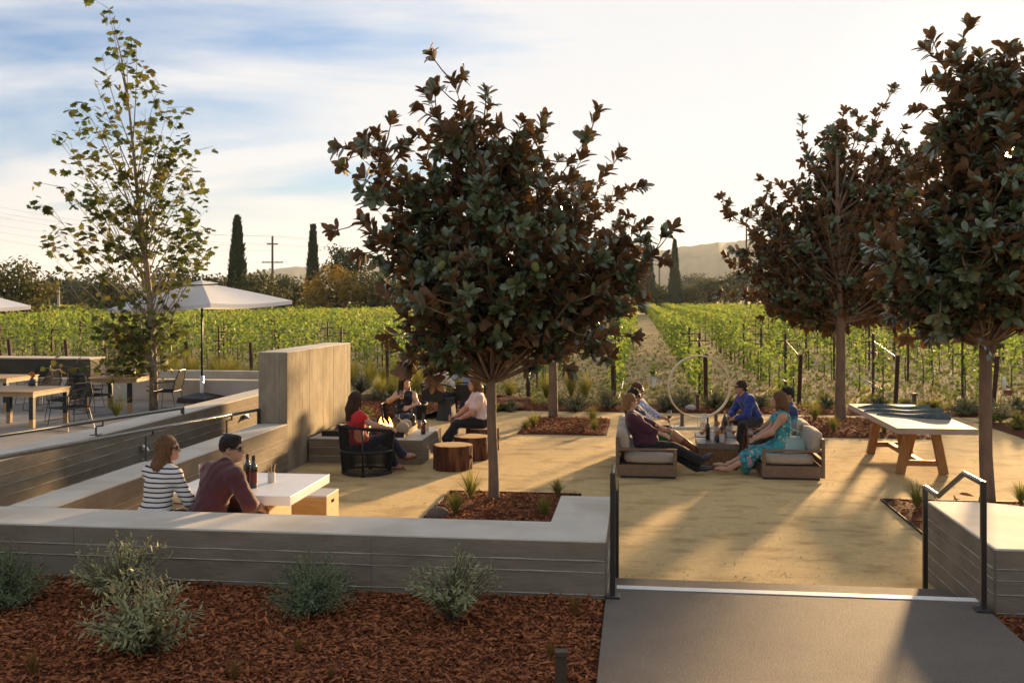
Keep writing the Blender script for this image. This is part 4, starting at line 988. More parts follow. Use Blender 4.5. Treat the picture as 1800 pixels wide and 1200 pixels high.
# ================================================================== shrubs, tufts, mulch chips
M_olv = leaf_material('grey_olive_leaf', (0.19, 0.205, 0.085), (0.33, 0.32, 0.155), (0.34, 0.34, 0.20), trans=0.18, rough=0.5, spec=0.35)
M_west = leaf_material('blue_green_needle', (0.12, 0.165, 0.085), (0.20, 0.24, 0.12), None, trans=0.15, rough=0.7, spec=0.2)
M_lav = leaf_material('grey_lavender_leaf', (0.10, 0.12, 0.065), (0.17, 0.18, 0.10), None, trans=0.2, rough=0.8, spec=0.2)
M_ygrn = leaf_material('yellow_green_leaf', (0.15, 0.17, 0.03), (0.26, 0.25, 0.045), None, trans=0.35, rough=0.7, spec=0.2)
M_rust = leaf_material('rust_grass', (0.17, 0.085, 0.025), (0.26, 0.15, 0.04), None, trans=0.3, rough=0.8, spec=0.15)
M_tuft = leaf_material('tuft_grass', (0.17, 0.18, 0.035), (0.30, 0.27, 0.07), None, trans=0.4, rough=0.8, spec=0.15)
M_mead = leaf_material('wild_grass', (0.20, 0.20, 0.03), (0.36, 0.31, 0.07), None, trans=0.42, rough=0.85, spec=0.1, c3=(0.12, 0.16, 0.03), scale=.7)
LANCE = leaf_shape(1, .30, .05, .05, 'lance'); OLEAF = leaf_shape(1, .27, .06, .06, 'lance')
def shrub(label, base, h, w, mat, nst, lf, leaf, shape, seed, arch=.5, name='shrub', rz=0, twig=.004, fluff=.022):
    """many stems from the base, leaves along each stem"""
    rnd = random.Random(seed); rg = np.random.default_rng(seed); t = thing(name, label, 'shrub', base, rz)
    st = MB(); P, D, U, Z = [], [], [], []
    for i in range(nst):
        a = rnd.random() * 2 * PI; rad = (rnd.random() ** .55) * w / 2; top = h * (1.05 - arch * (rad / (w / 2)) ** 2) * rnd.uniform(.55, 1.08)
        e = Vector((rad * math.cos(a), rad * math.sin(a), max(.06, top))); m = Vector((e.x * .35, e.y * .35, e.z * .62))
        n = 9; pts = bezier((e.x * .05, e.y * .05, -.02), m, e, n)
        st.tube(pts, [twig * (1.6 - 1.2 * j / (n - 1)) for j in range(n)], 4)
        for j in range(lf):
            s = .22 + .78 * (j + rnd.random()) / lf; k = min(n - 2, int(s * (n - 1))); p = pts[k].lerp(pts[k + 1], s * (n - 1) - k); d = (pts[k + 1] - pts[k]).normalized()
            q, u, d = frame(d); b_ = rnd.random() * 6.28; ray = q * math.cos(b_) + u * math.sin(b_)
            off = ray * (abs(rnd.gauss(0, fluff)) if j % 3 else 0.0) * min(1.0, w) * s
            P.append(p + off); D.append(d * rnd.uniform(.3, 1.0) + ray * rnd.uniform(.5, 1.2)); U.append(d - ray * .3 + Vector((0, 0, .4))); Z.append(leaf * rnd.uniform(.65, 1.2) * (1 - .25 * s))
    st.build('stems', M_stem, t)
    me = scatter_mesh('foliage', shape, np.array(P), np.array(D), np.array(U), np.array(Z), mat, smooth=True); o = link('foliage', me, t)
    return t
def tuft(label, base, h, w, mat, n, seed, name='grass_tuft', group=None, wd=.010, me=None):
    """arching grass blades"""
    t = thing(name, label, 'grass', base, (seed * 1.7) % 6, group)
    if me is None: me = tuft_mesh(h, w, mat, n, seed, wd)
    link('blades', me, t); return t
def tuft_mesh(h, w, mat, n, seed, wd=.010):
    rg = np.random.default_rng(seed); a = rg.random(n) * 2 * PI; r = w / 2 * rg.random(n) ** .7; L_ = h * rg.uniform(.55, 1.1, n)
    V, Q = [], []
    for i in range(n):
        c, s = math.cos(a[i]), math.sin(a[i]); o = len(V)
        for k in range(5):
            f = k / 4; rr = .02 * w + r[i] * f ** 1.6; z = L_[i] * (f - .28 * (r[i] / (w / 2)) * f * f) ; ww = wd / 2 * (1 - f) ** .6
            V += [(rr * c - s * ww, rr * s + c * ww, z), (rr * c + s * ww, rr * s - c * ww, z)]
        for k in range(4): Q.append((o + 2 * k, o + 2 * k + 1, o + 2 * k + 3, o + 2 * k + 2))
    return npmesh('blades', np.array(V), np.array(Q), mat)
# foreground bed
z0 = .27
shrub('olive-leaved shrub against the seat wall, left, tips lit gold', W(218, 1062, z0), .50, .82, M_olv, 66, 30, .062, OLEAF, 1, name='olive_shrub')
shrub('large grey-green olive-leaved shrub at the front left of the bark bed', W(255, 1150, z0), .52, .86, M_olv, 72, 30, .064, OLEAF, 2, name='olive_shrub')
shrub('olive-leaved shrub at the middle of the bark bed before the wall', W(795, 1090, z0), .48, .74, M_olv, 58, 30, .060, OLEAF, 3, name='olive_shrub')
shrub('soft blue-green needle-leaved shrub against the seat wall', W(548, 1075, z0), .40, .74, M_west, 120, 120, .026, OLEAF, 4, arch=.6, name='needle_shrub', fluff=.075)
shrub('blue-green needle-leaved shrub cut by the left edge of the photo', W(8, 1070, z0), .44, .74, M_west, 130, 120, .026, OLEAF, 5, arch=.6, name='needle_shrub', fluff=.075)
for (x, y, h, lab) in ((60, 1192, .20, 'small rust-coloured grass tuft at the lower left corner'), (412, 1200, .17, 'small rust grass tuft at the bottom edge, left of middle'), (525, 1150, .14, 'tiny rust grass tuft below the needle shrub'), (582, 1196, .10, 'tiniest rust grass tuft at the bottom edge'), (1010, 1083, .19, 'upright rust-green grass tuft near the end of the seat wall'), (968, 1163, .16, 'orange grass tuft behind the small bollard light')):
    tuft(lab, W(x, y, z0), h, h * 1.0, M_rust, 60, int(x), wd=.008)
# tufts in the terrace beds
for (x, y, h, lab) in ((828, 878, .34, 'thin arching grass tuft left of the middle magnolia trunk'), (800, 905, .26, 'low grass tuft at the corner of the nearest bark bed'), (980, 872, .20, 'small grass tuft at the far right corner of the nearest bark bed'), (957, 908, .22, 'grass tuft behind the corner of the seat wall'), (938, 752, .30, 'grass tuft left of the far middle trunk'), (1042, 745, .32, 'tall grass tuft right of the far middle trunk'), (1045, 758, .24, 'lower grass tuft at the right of the middle bark bed'), (925, 757, .20, 'small grass tuft at the left corner of the middle bark bed'),
        (1432, 740, .38, 'grass tuft just behind the right sofa back'), (1465, 760, .30, 'grass tuft left of the slim magnolia trunk'), (1528, 742, .26, 'small grass tuft behind the left end of the trestle table'), (1555, 762, .28, 'yellow grass tuft under the trestle table'), (1612, 893, .30, 'wispy grass tuft left of the right handrail'), (1795, 888, .26, 'grass tuft at the right edge of the photo')):
    tuft(lab, W(x, y, .03), h * 1.25, h * 1.7, M_tuft, 150, int(x + y), wd=.010)
tuft('spiky grass tuft behind the ramp parapet on the patio', W(205, 735, 0.0), .62, .9, M_tuft, 120, 9, wd=.014)
# shrubs in the far bark strips
for (x, y, h, w, m, n, lab) in ((1012, 722, .46, .80, M_lav, 90, 'round grey-green lavender bush, left one of the pair behind the middle bed'), (1068, 718, .52, .82, M_lav, 90, 'round grey-green lavender bush, right one of the pair behind the middle bed'), (980, 715, .34, .6, M_lav, 60, 'small grey bush left of the lavender pair'), (898, 722, .28, .5, M_lav, 50, 'small grey bush right of the big trunk'),
        (1172, 722, .44, .78, M_lav, 90, 'wide grey bush left of the ring sculpture'), (1200, 716, .42, .66, M_lav, 80, 'grey bush seen through the left of the ring'), (1258, 718, .44, .72, M_lav, 90, 'grey bush seen through the right of the ring'), (1280, 716, .36, .5, M_ygrn, 60, 'yellow-green bush right of the ring'),
        (1335, 716, .34, .6, M_lav, 60, 'low grey bush between the blue shirt and the couple'), (1452, 716, .38, .5, M_lav, 60, 'thin grey bush behind the right sofa'), (1545, 715, .28, .7, M_lav, 60, 'low grey bush behind the trestle table'), (1592, 718, .26, .6, M_ygrn, 60, 'yellow-green bush behind the sculpture on the table'), (1640, 722, .30, .8, M_ygrn, 70, 'yellow-green bush right of the bollard light'),
        (1697, 728, .36, .95, M_lav, 90, 'broad grey-green bush left of the near right trunk'), (1758, 740, .62, .75, M_olv, 70, 'tall olive-leaved bush right of the near right trunk'), (1790, 755, .36, .7, M_ygrn, 80, 'yellow-green bush low at the right edge'), (1786, 722, .38, .55, M_lav, 60, 'green bush at the right edge behind the others'), (1740, 742, .24, .5, M_ygrn, 50, 'small yellow-green bush hidden beside the near right trunk'),
        (665, 712, .46, .9, M_lav, 100, 'silver-green shrub on the bark bank right of the tall wall'), (640, 740, .34, .5, M_ygrn, 70, 'bright green shrub close to the edge of the tall wall'), (866, 722, .24, .45, M_ygrn, 50, 'small yellow-green bush by the seated man'), (635, 690, .55, .7, M_lav, 90, 'grey-blue shrub at the foot of the wild grass by the tall wall')):
    shrub(lab, W(x, y, .02), h, w, m, n, 26, .055, LANCE, int(x * 7 + y), arch=.8, name='bush', twig=.003)
# wild grass bank: clumps nearest the terrace are things, the rest a mass
MEADM = [tuft_mesh(.62 + .08 * k, .95, M_mead, 210, 70 + k, .014) for k in range(5)]
rg = np.random.default_rng(15); k = 0
clumps = []
for _ in range(4000):
    x, y = rg.uniform(-16, -1.2), rg.uniform(21.6, 31.5)
    if x < -6.3 and y < 26.9: continue
    if x > -6.3 and y < 22.9 - (x + 5) * .2 + max(0, x + 3.0) * .9: continue
    if x > -3.4 and y < 24.4: continue
    if y > row_start(x) + .5 or (x > -4.2 and y > 25.2): continue
    if all((x - a) ** 2 + (y - b) ** 2 > .60 ** 2 for a, b in clumps): clumps.append((x, y))
    if len(clumps) >= 150: break
for i, (x, y) in enumerate(clumps):
    tuft('bushy wild grass clump on the bank between patio, tall wall and vines', (x, y, .0), .7, .9, M_mead, 0, i, 'wild_grass_clump', 'wild grass clumps on the bank', me=MEADM[i % 5])
# bark chips
M_chip = leaf_material('bark_chip', (0.12, 0.034, 0.013), (0.41, 0.15, 0.06), None, rough=0.9, spec=0.15)
def chips(name, label, gen, n, lo, hi, seed):
    rg = np.random.default_rng(seed); P = gen(rg, n); n = len(P)
    D = rg.normal(size=(n, 3)); D[:, 2] *= .28; U = rg.normal(size=(n, 3)) * .45 + [0, 0, 1]
    sh = (np.array([(-.16, 0, 0), (.12, .05, .05), (.15, .95, 0), (-.10, 1.0, .04), (0, .5, .17), (0, .5, -.1)]), [(0, 1, 4), (1, 2, 4), (2, 3, 4), (3, 0, 4), (0, 5, 1), (2, 5, 3)])
    Z = lo + (hi - lo) * rg.random(n) ** 2.2
    o = link(name, scatter_mesh(name, sh, P, D, U, Z, M_chip)); tag(o, label, 'mulch', kind='stuff')
def gen_front(rg, n):
    y = 4.6 + 2.8 * rg.random(n) ** 1.0; x = -6.0 + 5.74 * rg.random(n); return np.stack([x, y, .275 + .02 * np.sin(x * 1.3 + y) - .03 * np.clip((x + .6) / .4, 0, 1) + rg.random(n) * .012], -1)
chips('bark_chips', 'loose red-brown bark chips covering the foreground bed', gen_front, 42000, .018, .075, 31)
def gen_beds(rg, n):
    out = []
    for (a, b, c, d), m in ((BEDS['tree'], 2600), (BEDS['near'], 3000), (BEDS['mid'], 2200), (BEDS['right'], 2600), ((2.5, 4.5, 6.3, 7.5), 2600)):
        x = rg.uniform(a + .03, b - .03, m); y = rg.uniform(c + .03, d - .03, m); e = np.minimum.reduce([x - a, b - x, y - c, d - y]); z = (.005 if a != 2.5 else .222) + .05 * np.clip(e / .45, 0, 1) ** .7 + .012
        out.append(np.stack([x, y, z], -1))
    return np.concatenate(out)
chips('bark_chips', 'loose red-brown bark chips on the beds round the magnolias', gen_beds, 0, .03, .09, 32)
def gen_far(rg, n):
    x = np.concatenate([rg.uniform(-2.6, 13, 5000), rg.uniform(-6.2, -3.2, 2600)]); y = np.concatenate([rg.uniform(22.1, 23.5, 5000), rg.uniform(19.6, 23.4, 2600)])
    ok = (x > -2.6) | (y > 19.7 + (x + 5) * 1.3); z = np.where(x > -2.6, .045, .14) ; return np.stack([x, y, z], -1)[ok]
chips('bark_chips', 'loose bark chips along the far bed before the vineyard', gen_far, 0, .04, .10, 33)
# fallen leaves
M_fall = material('fallen_leaf', (.30, .075, .012), rough=.7)
for i, (x, y, z, s) in enumerate(((1712, 872, .06, .17), (1690, 878, .06, .11), (1588, 826, .01, .10), (1465, 792, .01, .07))):
    o = link('fallen_leaf', MAGM[i % 3].copy(), None, W(x, y, z), (R(12), R(20 * (i - 1)), R(70 + 40 * i)), (s, s, s)); o.data.materials[0] = M_fall
    tag(o, ['orange fallen magnolia leaf beside the right handrail', 'small brown fallen leaf left of the orange one', 'dead leaf at the foot of the trestle table leg', 'dead leaf on the gravel right of the sofa'][i], 'leaf')
# loose grit on the gravel
def grit():
    rg = np.random.default_rng(44); n = 9000; y = 8.95 + 13 * rg.random(n) ** 1.5; x = rg.uniform(-5, 6.5, n)
    ok = np.ones(n, bool)
    for a, b, c, d in BEDS.values(): ok &= ~((x > a) & (x < b) & (y > c) & (y < d))
    ok &= ~((x > 2.4) & (y < 9.3)) & (x < 6.6); x, y = x[ok], y[ok]; n = len(x)
    sh = (np.array([(-.5, 0, 0), (.5, .1, 0), (.1, .6, 0), (0, .2, .45)]), [(0, 1, 3), (1, 2, 3), (2, 0, 3)])
    D = rg.normal(size=(n, 3)); D[:, 2] = 0; me = scatter_mesh('grit', sh, np.stack([x, y, np.full(n, .0005)], -1), D, np.tile([0, 0, 1.0], (n, 1)), .006 + .016 * rg.random(n) ** 3, [material('grit_stone', (.44, .31, .16), (.25, .17, .09), rough=.95, scale=3)])
    tag(link('grit', me), 'loose grit scattered over the golden gravel', 'gravel', kind='stuff')
grit()
# ================================================================== furniture and tableware
M_tabletop = material('white_quartz', (.74, .73, .72), (.68, .67, .66), rough=.35, scale=2, spec=.5)
M_ply = material('birch_ply', (.50, .33, .15), (.42, .26, .11), rough=.6, scale=4, stretch=(1, 1, 8))
M_teak = material('weathered_teak', (.225, .145, .088), (.16, .10, .062), rough=.65, scale=5, stretch=(1.5, 6, 9), bump=.2, bscale=60)
M_cush = material('beige_cushion', (.43, .35, .255), (.37, .30, .215), rough=.95, scale=40, bump=.25, bscale=300, sheen=.3)
M_oak = material('rough_oak', (.22, .115, .045), (.14, .07, .028), rough=.8, scale=4, stretch=(6, 6, 1), bump=.3, bscale=40)
M_oiltop = material('grey_timber_top', (.16, .13, .10), (.10, .08, .06), rough=.35, scale=5, stretch=(8, 1, 1), bump=.15, bscale=40)
M_slat = material('honey_timber', (.34, .175, .060), (.26, .125, .042), rough=.65, scale=6, stretch=(5, 5, 1))
M_rope = material('black_rope', (.014, .014, .015), rough=.7, spec=.3)
M_barkst = material('log_bark', (.115, .040, .018), (.040, .016, .010), rough=.95, scale=9, stretch=(2.2, 2.2, .35), bump=1.0, bscale=26, bstretch=(2.5, 2.5, .5), c3=(.19, .085, .04), c3scale=5)
M_logtop = material('log_end_grain', (.52, .315, .125), (.42, .24, .09), rough=.8, scale=14, bump=.2, bscale=60)
M_bottle = material('dark_bottle_glass', (.012, .008, .004), rough=.06, spec=.7, coat=.5)
M_amber = material('amber_bottle_glass', (.10, .028, .004), rough=.06, spec=.7, coat=.5, trans=.25, tcol=(.5, .18, .03))
M_label_r = material('red_label', (.16, .035, .025), (.11, .025, .02), rough=.6, scale=30)
M_label_w = material('white_label', (.62, .60, .55), rough=.6)
M_cup = material('stoneware_cup', (.58, .53, .47), rough=.55)
M_stick = material('bread_stick', (.55, .33, .13), rough=.8)
M_flower = material('orange_flower', (.60, .22, .02), (.45, .14, .01), rough=.9, scale=40)
M_bluecup = material('blue_vase', (.035, .045, .07), rough=.5)
G_clear = glass_material('clear_glass'); G_frost = glass_material('clear_bottle_glass', (.93, .95, .93), .05, .6)
M_redwine = material('red_wine', (.045, .006, .008), rough=.05, spec=.6)
M_rose = material('rose_wine', (.45, .22, .14), rough=.05, spec=.6, trans=.4)
# ---- tableware
GP = [(.034, 0), (.032, .003), (.006, .006), (.0038, .02), (.0038, .085), (.012, .095), (.034, .120), (.041, .145), (.038, .18), (.031, .215)]
GLASSM = MB().lathe(GP, 14).mesh('bowl', G_clear, True)
WINEM = {'red': MB().lathe([(0, .098), (.012, .0965), (.0335, .1205), (.0385, .136), (0, .136)], 12).mesh('wine', M_redwine, True), 'rose': MB().lathe([(0, .098), (.012, .0965), (.0335, .1205), (.0375, .133), (0, .133)], 12).mesh('wine', M_rose, True)}
def wineglass(label, loc, wine=None, tilt=(0, 0), s=1.0):
    t = thing('wine_glass', label, 'glass', loc); t.rotation_euler = (tilt[0], tilt[1], 0); t.scale = (s, s, s)
    link('bowl', GLASSM, t)
    if wine: link('wine', WINEM[wine], t)
    return t
def bottle(label, loc, h=.30, r=.037, glass=None, lab=None, capm=None):
    t = thing('wine_bottle', label, 'bottle', loc); g = glass or M_bottle
    MB().lathe([(0, 0), (r * .9, 0), (r, .008), (r, h * .60), (r * .95, h * .65), (r * .60, h * .73), (r * .40, h * .78), (r * .37, h * .985), (r * .42, h * .985), (r * .42, h), (0, h)], 16).build('glass_body', g, t, auto=50)
    if lab: MB().lathe([(r + .0012, h * .16), (r + .0012, h * .50)], 16).build('paper_label', lab, t, smooth=True)
    if capm: MB().lathe([(r * .40 + .001, h * .84), (r * .385 + .0015, h * .985), (r * .43, h * 1.003), (0, h * 1.004)], 12).build('capsule', capm, t)
    return t
def stick_cup(label, loc, h=.095, r=.035, n=4):
    t = thing('bread_stick_cup', label, 'cup', loc); MB().lathe([(0, 0), (r * .9, 0), (r, .006), (r * 1.02, h), (r * .92, h), (r * .9, .02), (0, .02)], 14).build('cup', M_cup, t, auto=40)
    rr = random.Random(int(loc[0] * 100))
    for k in range(n):
        a = 6.28 * k / n + .4; MB().tube([(.010 * math.cos(a), .010 * math.sin(a), .025), (.036 * math.cos(a), .036 * math.sin(a), h + .06 + .02 * rr.random())], .0055, 6).build('bread_stick', M_stick, t)
def flower_vase(label, loc, s=1.0):
    t = thing('flower_vase', label, 'vase', loc); t.scale = (s, s, s)
    MB().lathe([(0, 0), (.026, 0), (.036, .02), (.034, .05), (.016, .075), (.018, .085), (0, .08)], 12).build('vase', M_bluecup, t, smooth=True)
    mb = MB(); rr = random.Random(4)
    for k in range(26):
        d = Vector((rr.gauss(0, 1), rr.gauss(0, 1), rr.gauss(.35, .8))).normalized(); mb.ball(Vector((0, 0, .115)) + d * .026, .011, 5, 4)
    mb.build('flower_head', M_flower, t)
    for k in range(3): MB().tube([(0, 0, .07), (.012 * (k - 1), .008, .10)], .0025, 4).build('flower_stem', material('green_stem', (.08, .12, .03), rough=.8), t)

# ---- white table at the lower left, with its stools
TX0, TX1, TY0, TY1, TZ = -4.28, -3.08, 8.57, 9.72, .735
t = thing('table', 'square white-topped table at the lower left, two people behind the wall beside it', 'table', ((TX0 + TX1) / 2, (TY0 + TY1) / 2, 0))
hx, hy = (TX1 - TX0) / 2, (TY1 - TY0) / 2
MB().box(-hx, hx, -hy, hy, TZ - .085, TZ).build('tabletop', M_tabletop, t, bevel=.005)
MB().box(-.30, .30, -.30, .30, 0.0, TZ - .086).build('pedestal', M_ply, t, bevel=.004)
def box_stool(label, x, y, rz=0):
    t = thing('box_stool', label, 'stool', (x, y, 0), rz); w = .21; hh = .45
    MB().box(-w, w, -w, w, hh - .022, hh).build('seat', material('grey_laminate', (.50, .47, .43), rough=.5), t, bevel=.002)
    MB().box(-w + .001, w - .001, -w + .001, -w + .02, 0.01, hh - .023).build('side_panel', M_ply, t)
    MB().box(-w + .001, w - .001, w - .02, w - .001, 0.01, hh - .023).build('side_panel', M_ply, t)
    for s in (-1, 1):                                                # end panel with its hand slot left open
        x0, x1 = (w - .019, w - .0005) if s > 0 else (-w + .0005, -w + .019); ys = w - .021
        mb = MB().box(x0, x1, -ys, ys, .01, .345).box(x0, x1, -ys, ys, .380, hh - .023).box(x0, x1, -ys, -.055, .345, .380).box(x0, x1, .055, ys, .345, .380)
        mb.build('end_panel', M_ply, t)
        MB().box(x0 + (-.02 if s > 0 else .019), x0 + (0.0 if s > 0 else .03), -.06, .06, .34, .385).build('slot', M_black, t)  # black block behind the opening stands in for the dark inside
box_stool('plywood box stool with a hand slot right of the white table', -3.42, 10.24)
box_stool('plywood box stool under the person in the maroon shirt', -3.80, 8.33)
box_stool('plywood box stool under the person in the striped top', -4.25, 8.36)
bottle('left dark wine bottle on the white table', (-3.66, 9.02, TZ), lab=None, capm=M_black)
bottle('right dark wine bottle with red label on the white table', (-3.565, 8.93, TZ), lab=M_label_r, capm=M_black)
stick_cup('pale cup of bread sticks on the white table', (-3.50, 9.22, TZ))
flower_vase('small vase with an orange flower on the white table', (-3.86, 8.98, TZ))
wineglass('empty wine glass on the white table beside the man', (-4.06, 8.92, TZ))
wineglass('wine glass half hidden behind the dark bottles on the white table', (-3.74, 9.22, TZ))

# ---- fire table
M_steel = material('black_steel', (.015, .015, .016), rough=.45)
M_tray_tan = material('tray_side_plate', (.42, .27, .11), rough=.5)
FX0, FX1, FY0, FY1, FZ = -4.985, -3.235, 14.70, 16.20, .375
t = thing('fire_table', 'grey concrete fire table with a black steel tray against the tall wall', 'fire table', (-4.1, 15.45, 0))
a, b, c, d = FX0 + 4.1, FX1 + 4.1, FY0 - 15.45, FY1 - 15.45
MB().box(a, b, c, d, -.04, FZ).build('base', M_conc_top, t, bevel=.008)
boards(t, '-y', c, a, b, [0, .11, .24, FZ - .01], M_board_h, 15); boards(t, '+x', b, c, d, [0, .13, .25, FZ - .01], M_board_h, 16)
tx0, tx1, ty0, ty1 = a + .13, b - .32, c + .22, d - .30
for nm, bx in (('tray_side', (tx0, tx1, ty0, ty0 + .02)), ('tray_side', (tx0, tx1, ty1 - .02, ty1)), ('tray_side', (tx0, tx0 + .02, ty0 + .02, ty1 - .02))):
    MB().box(*bx, FZ + .001, FZ + .085).build(nm, M_steel, t)
MB().box(tx1 - .02, tx1, ty0 + .021, ty1 - .021, FZ + .001, FZ + .085).build('tray_side', M_tray_tan, t)  # tan on the right side only, the other sides are black
MB().box(tx0 + .02, tx1 - .02, ty0 + .02, ty1 - .02, FZ + .001, FZ + .03).build('tray_bed', material('lava_rock', (.03, .028, .026), rough=1.0, bump=1, bscale=60), t)
M_ball1 = material('tan_fire_ball', (.36, .29, .20), rough=.9, bump=.2, bscale=60); M_ball2 = material('charcoal_fire_ball', (.04, .038, .036), rough=.9)
rr = random.Random(3)
def fire_ball(label, px, py, r, m):
    p = W(px, py, FZ + .03); tag(MB().ball((0, 0, r), r, 14, 10).build('fire_ball', m, None, smooth=True, loc=(p.x, p.y, FZ + .028)), label, 'fire ball')
fire_ball('tan ceramic fire ball at the right front of the fire tray', 708, 764, .105, M_ball1)
fire_ball('tan ceramic fire ball just behind the front one', 713, 758, .10, M_ball1)
fire_ball('charcoal ceramic fire ball behind the tan ones', 696, 755, .10, M_ball2)
fire_ball('small tan fire ball at the foot of the right flame', 682, 764, .07, M_ball1)
fire_ball('charcoal fire ball at the left of the fire tray', 640, 757, .09, M_ball2)
fire_ball('second charcoal fire ball at the left of the fire tray', 655, 752, .08, M_ball2)
M_flame = emission_material('flame', (1.0, .60, .10), (1.0, .25, .02), 3.2, 0.0, .26)
def flame(label, px, py, h, seed):
    p = W(px, py, FZ + .03); t = thing('flame', label, 'flame', (p.x, p.y, FZ + .03)); q = random.Random(seed)
    for k in range(7):
        x0, y0 = q.uniform(-.09, .09), q.uniform(-.05, .05); hh = h * q.uniform(.45, 1.0); ph = q.random() * 6
        n = 9; pts = [(x0 + .035 * math.sin(ph + 4.5 * i / n) * (i / n) * 1.3, y0 + .02 * math.cos(ph + 3 * i / n) * (i / n), hh * i / (n - 1)) for i in range(n)]
        r0 = q.uniform(.018, .032); rs = [r0 * (math.sin(PI * min(1, .18 + .82 * i / (n - 1))) ** .9 + .04) * (1 - .35 * i / n) for i in range(n)]
        MB().tube(pts, rs, 7).build('flame_tongue', M_flame, t, smooth=True)
flame('orange flame at the right of the fire tray', 680, 760, .26, 1); flame('orange flame behind the red blouse in the fire tray', 637, 756, .22, 2); flame('low orange flame at the left end of the fire tray', 622, 754, .24, 5)
bottle('dark wine bottle with red label on the corner of the fire table', W(744, 763, FZ), lab=M_label_r, h=.31, capm=M_black)
stick_cup('pale cup of bread sticks behind the bottle on the fire table', W(751, 758, FZ), .10, .034)
wineglass('wine glass at the right edge of the fire table, beside the bottle', W(737, 766, FZ), 'rose', s=1.12)
wineglass('wine glass with red wine at the back of the fire table', W(699, 752, FZ), 'red', s=1.05)
bottle('dark bottle half hidden behind the fire tray', W(725, 749, FZ), h=.28)

# ---- log stumps
def stump(label, x, y, r, h, seed):
    rg = np.random.default_rng(seed); n = 44; t = thing('log_stump', label, 'stump', (x, y, 0))
    a = np.arange(n) / n * 2 * PI; rough_ = rg.normal(0, .022, n); rr_ = r * (1 + .03 * np.sin(2 * a + seed) + .02 * np.sin(5 * a) + rough_)
    mb = MB(); zs = (-.01, h * .15, h * .4, h * .7, h - .006); V = []
    for z in zs: V += [((rr_[i] + rg.normal(0, .004)) * math.cos(a[i]), (rr_[i] + rg.normal(0, .004)) * math.sin(a[i]), z) for i in range(n)]
    F_ = [(j * n + i, j * n + (i + 1) % n, (j + 1) * n + (i + 1) % n, (j + 1) * n + i) for j in range(len(zs) - 1) for i in range(n)]
    mb.add(V, F_); mb.build('bark', M_barkst, t)
    top = [(0, 0, h + .002)] + [((rr_[i] - .012) * math.cos(a[i]), (rr_[i] - .012) * math.sin(a[i]), h + .001) for i in range(n)]
    ring = [(rr_[i] * math.cos(a[i]), rr_[i] * math.sin(a[i]), h - .006) for i in range(n)]
    m2 = MB().add(top + ring, [(0, 1 + i, 1 + (i + 1) % n) for i in range(n)] + [(1 + i, 1 + n + i, 1 + n + (i + 1) % n, 1 + (i + 1) % n) for i in range(n)]); m2.build('cut_top', M_logtop, t)
    for k in range(3):
        b = -1.2 + k * .75 + seed * .3; z = h * (.75 - .22 * k); MB().ball((r * 1.0 * math.cos(b), r * 1.0 * math.sin(b), z), .035, 8, 6).build('knot', M_barkst, t, smooth=True)
stump('front one of the three log stumps beside the fire table', -2.70, 14.42, .275, .36, 1)
stump('middle one of the three log stumps beside the fire table', -2.58, 15.36, .27, .36, 2)
stump('back log stump under the woman in the pink blouse', -2.56, 16.32, .27, .37, 3)
stump('log stump seat under the person in the blue shirt', 1.90, 16.80, .25, .40, 4)
stump('log stump with pale top behind the right sofa', 2.33, 17.55, .24, .38, 5)

# ---- black rope lounge chairs
def rope_chair(label, x, y, rz, w=.80, top=.70, front=.60, panel=False):
    """barrel chair, open towards local +y"""
    t = thing('rope_chair', label, 'chair', (x, y, 0), rz); r = w / 2; zs = .36
    A = [PI / 2 + R(52) + (2 * PI - R(104)) * i / 40 for i in range(41)]
    def ztop(a):
        f = .5 - .5 * math.cos(a - PI / 2); return front + (top - front) * f
    P = lambda a, s, z: (r * s * math.cos(a), r * s * math.sin(a), z)
    MB().tube([P(a, 1.0, ztop(a)) for a in A], .020, 8).build('arm_rail', M_rope, t, smooth=True)
    MB().tube([P(2 * PI * i / 40, .93, zs - .02) for i in range(41)], .017, 8).build('seat_ring', M_black, t, smooth=True)
    MB().tube([P(2 * PI * i / 40, .86, .03) for i in range(41)], .017, 8).build('base_ring', M_black, t, smooth=True)
    for i in (0, 13, 27, 40): MB().tube([P(A[i], 1.0, ztop(A[i])), P(A[i], .93, zs - .02), P(A[i], .86, .03)], .016, 8).build('frame_post', M_black, t, smooth=True)
    for i in range(4): MB().box(-.02, .02, -.02, .02, 0, .02, Matrix.Translation(Vector(P(PI / 4 + i * PI / 2, .86, 0)))).build('foot', M_black, t)
    s1 = MB(); s2 = MB()
    for i in range(1, 100):
        a = A[0] + (A[-1] - A[0]) * i / 100; s1.tube([P(a, 1.0, ztop(a) - .005), P(a, .93, zs - .02)], .0048, 4, cap=False)
    for i in range(110):
        a = 2 * PI * i / 110; s2.tube([P(a, .93, zs - .02), P(a, .86, .03)], .0055, 4, cap=False)
    o = s1.build('back_cords', M_rope, t); o['kind'] = 'stuff'; o = s2.build('base_cords', M_rope, t); o['kind'] = 'stuff'
    MB().lathe([(0, zs - .005), (r * .86, zs - .005), (r * .90, zs - .03), (r * .86, zs - .05), (0, zs - .05)], 28).build('seat', material('dark_seat_pad', (.03, .03, .034), rough=.9), t, smooth=True)
    return t
rope_chair('black corded barrel chair in front of the fire table', -3.86, 13.92, R(-38), .80)
rope_chair('black corded chair behind the fire table, facing the viewer', -4.06, 17.05, R(172), .80, .68, .64)
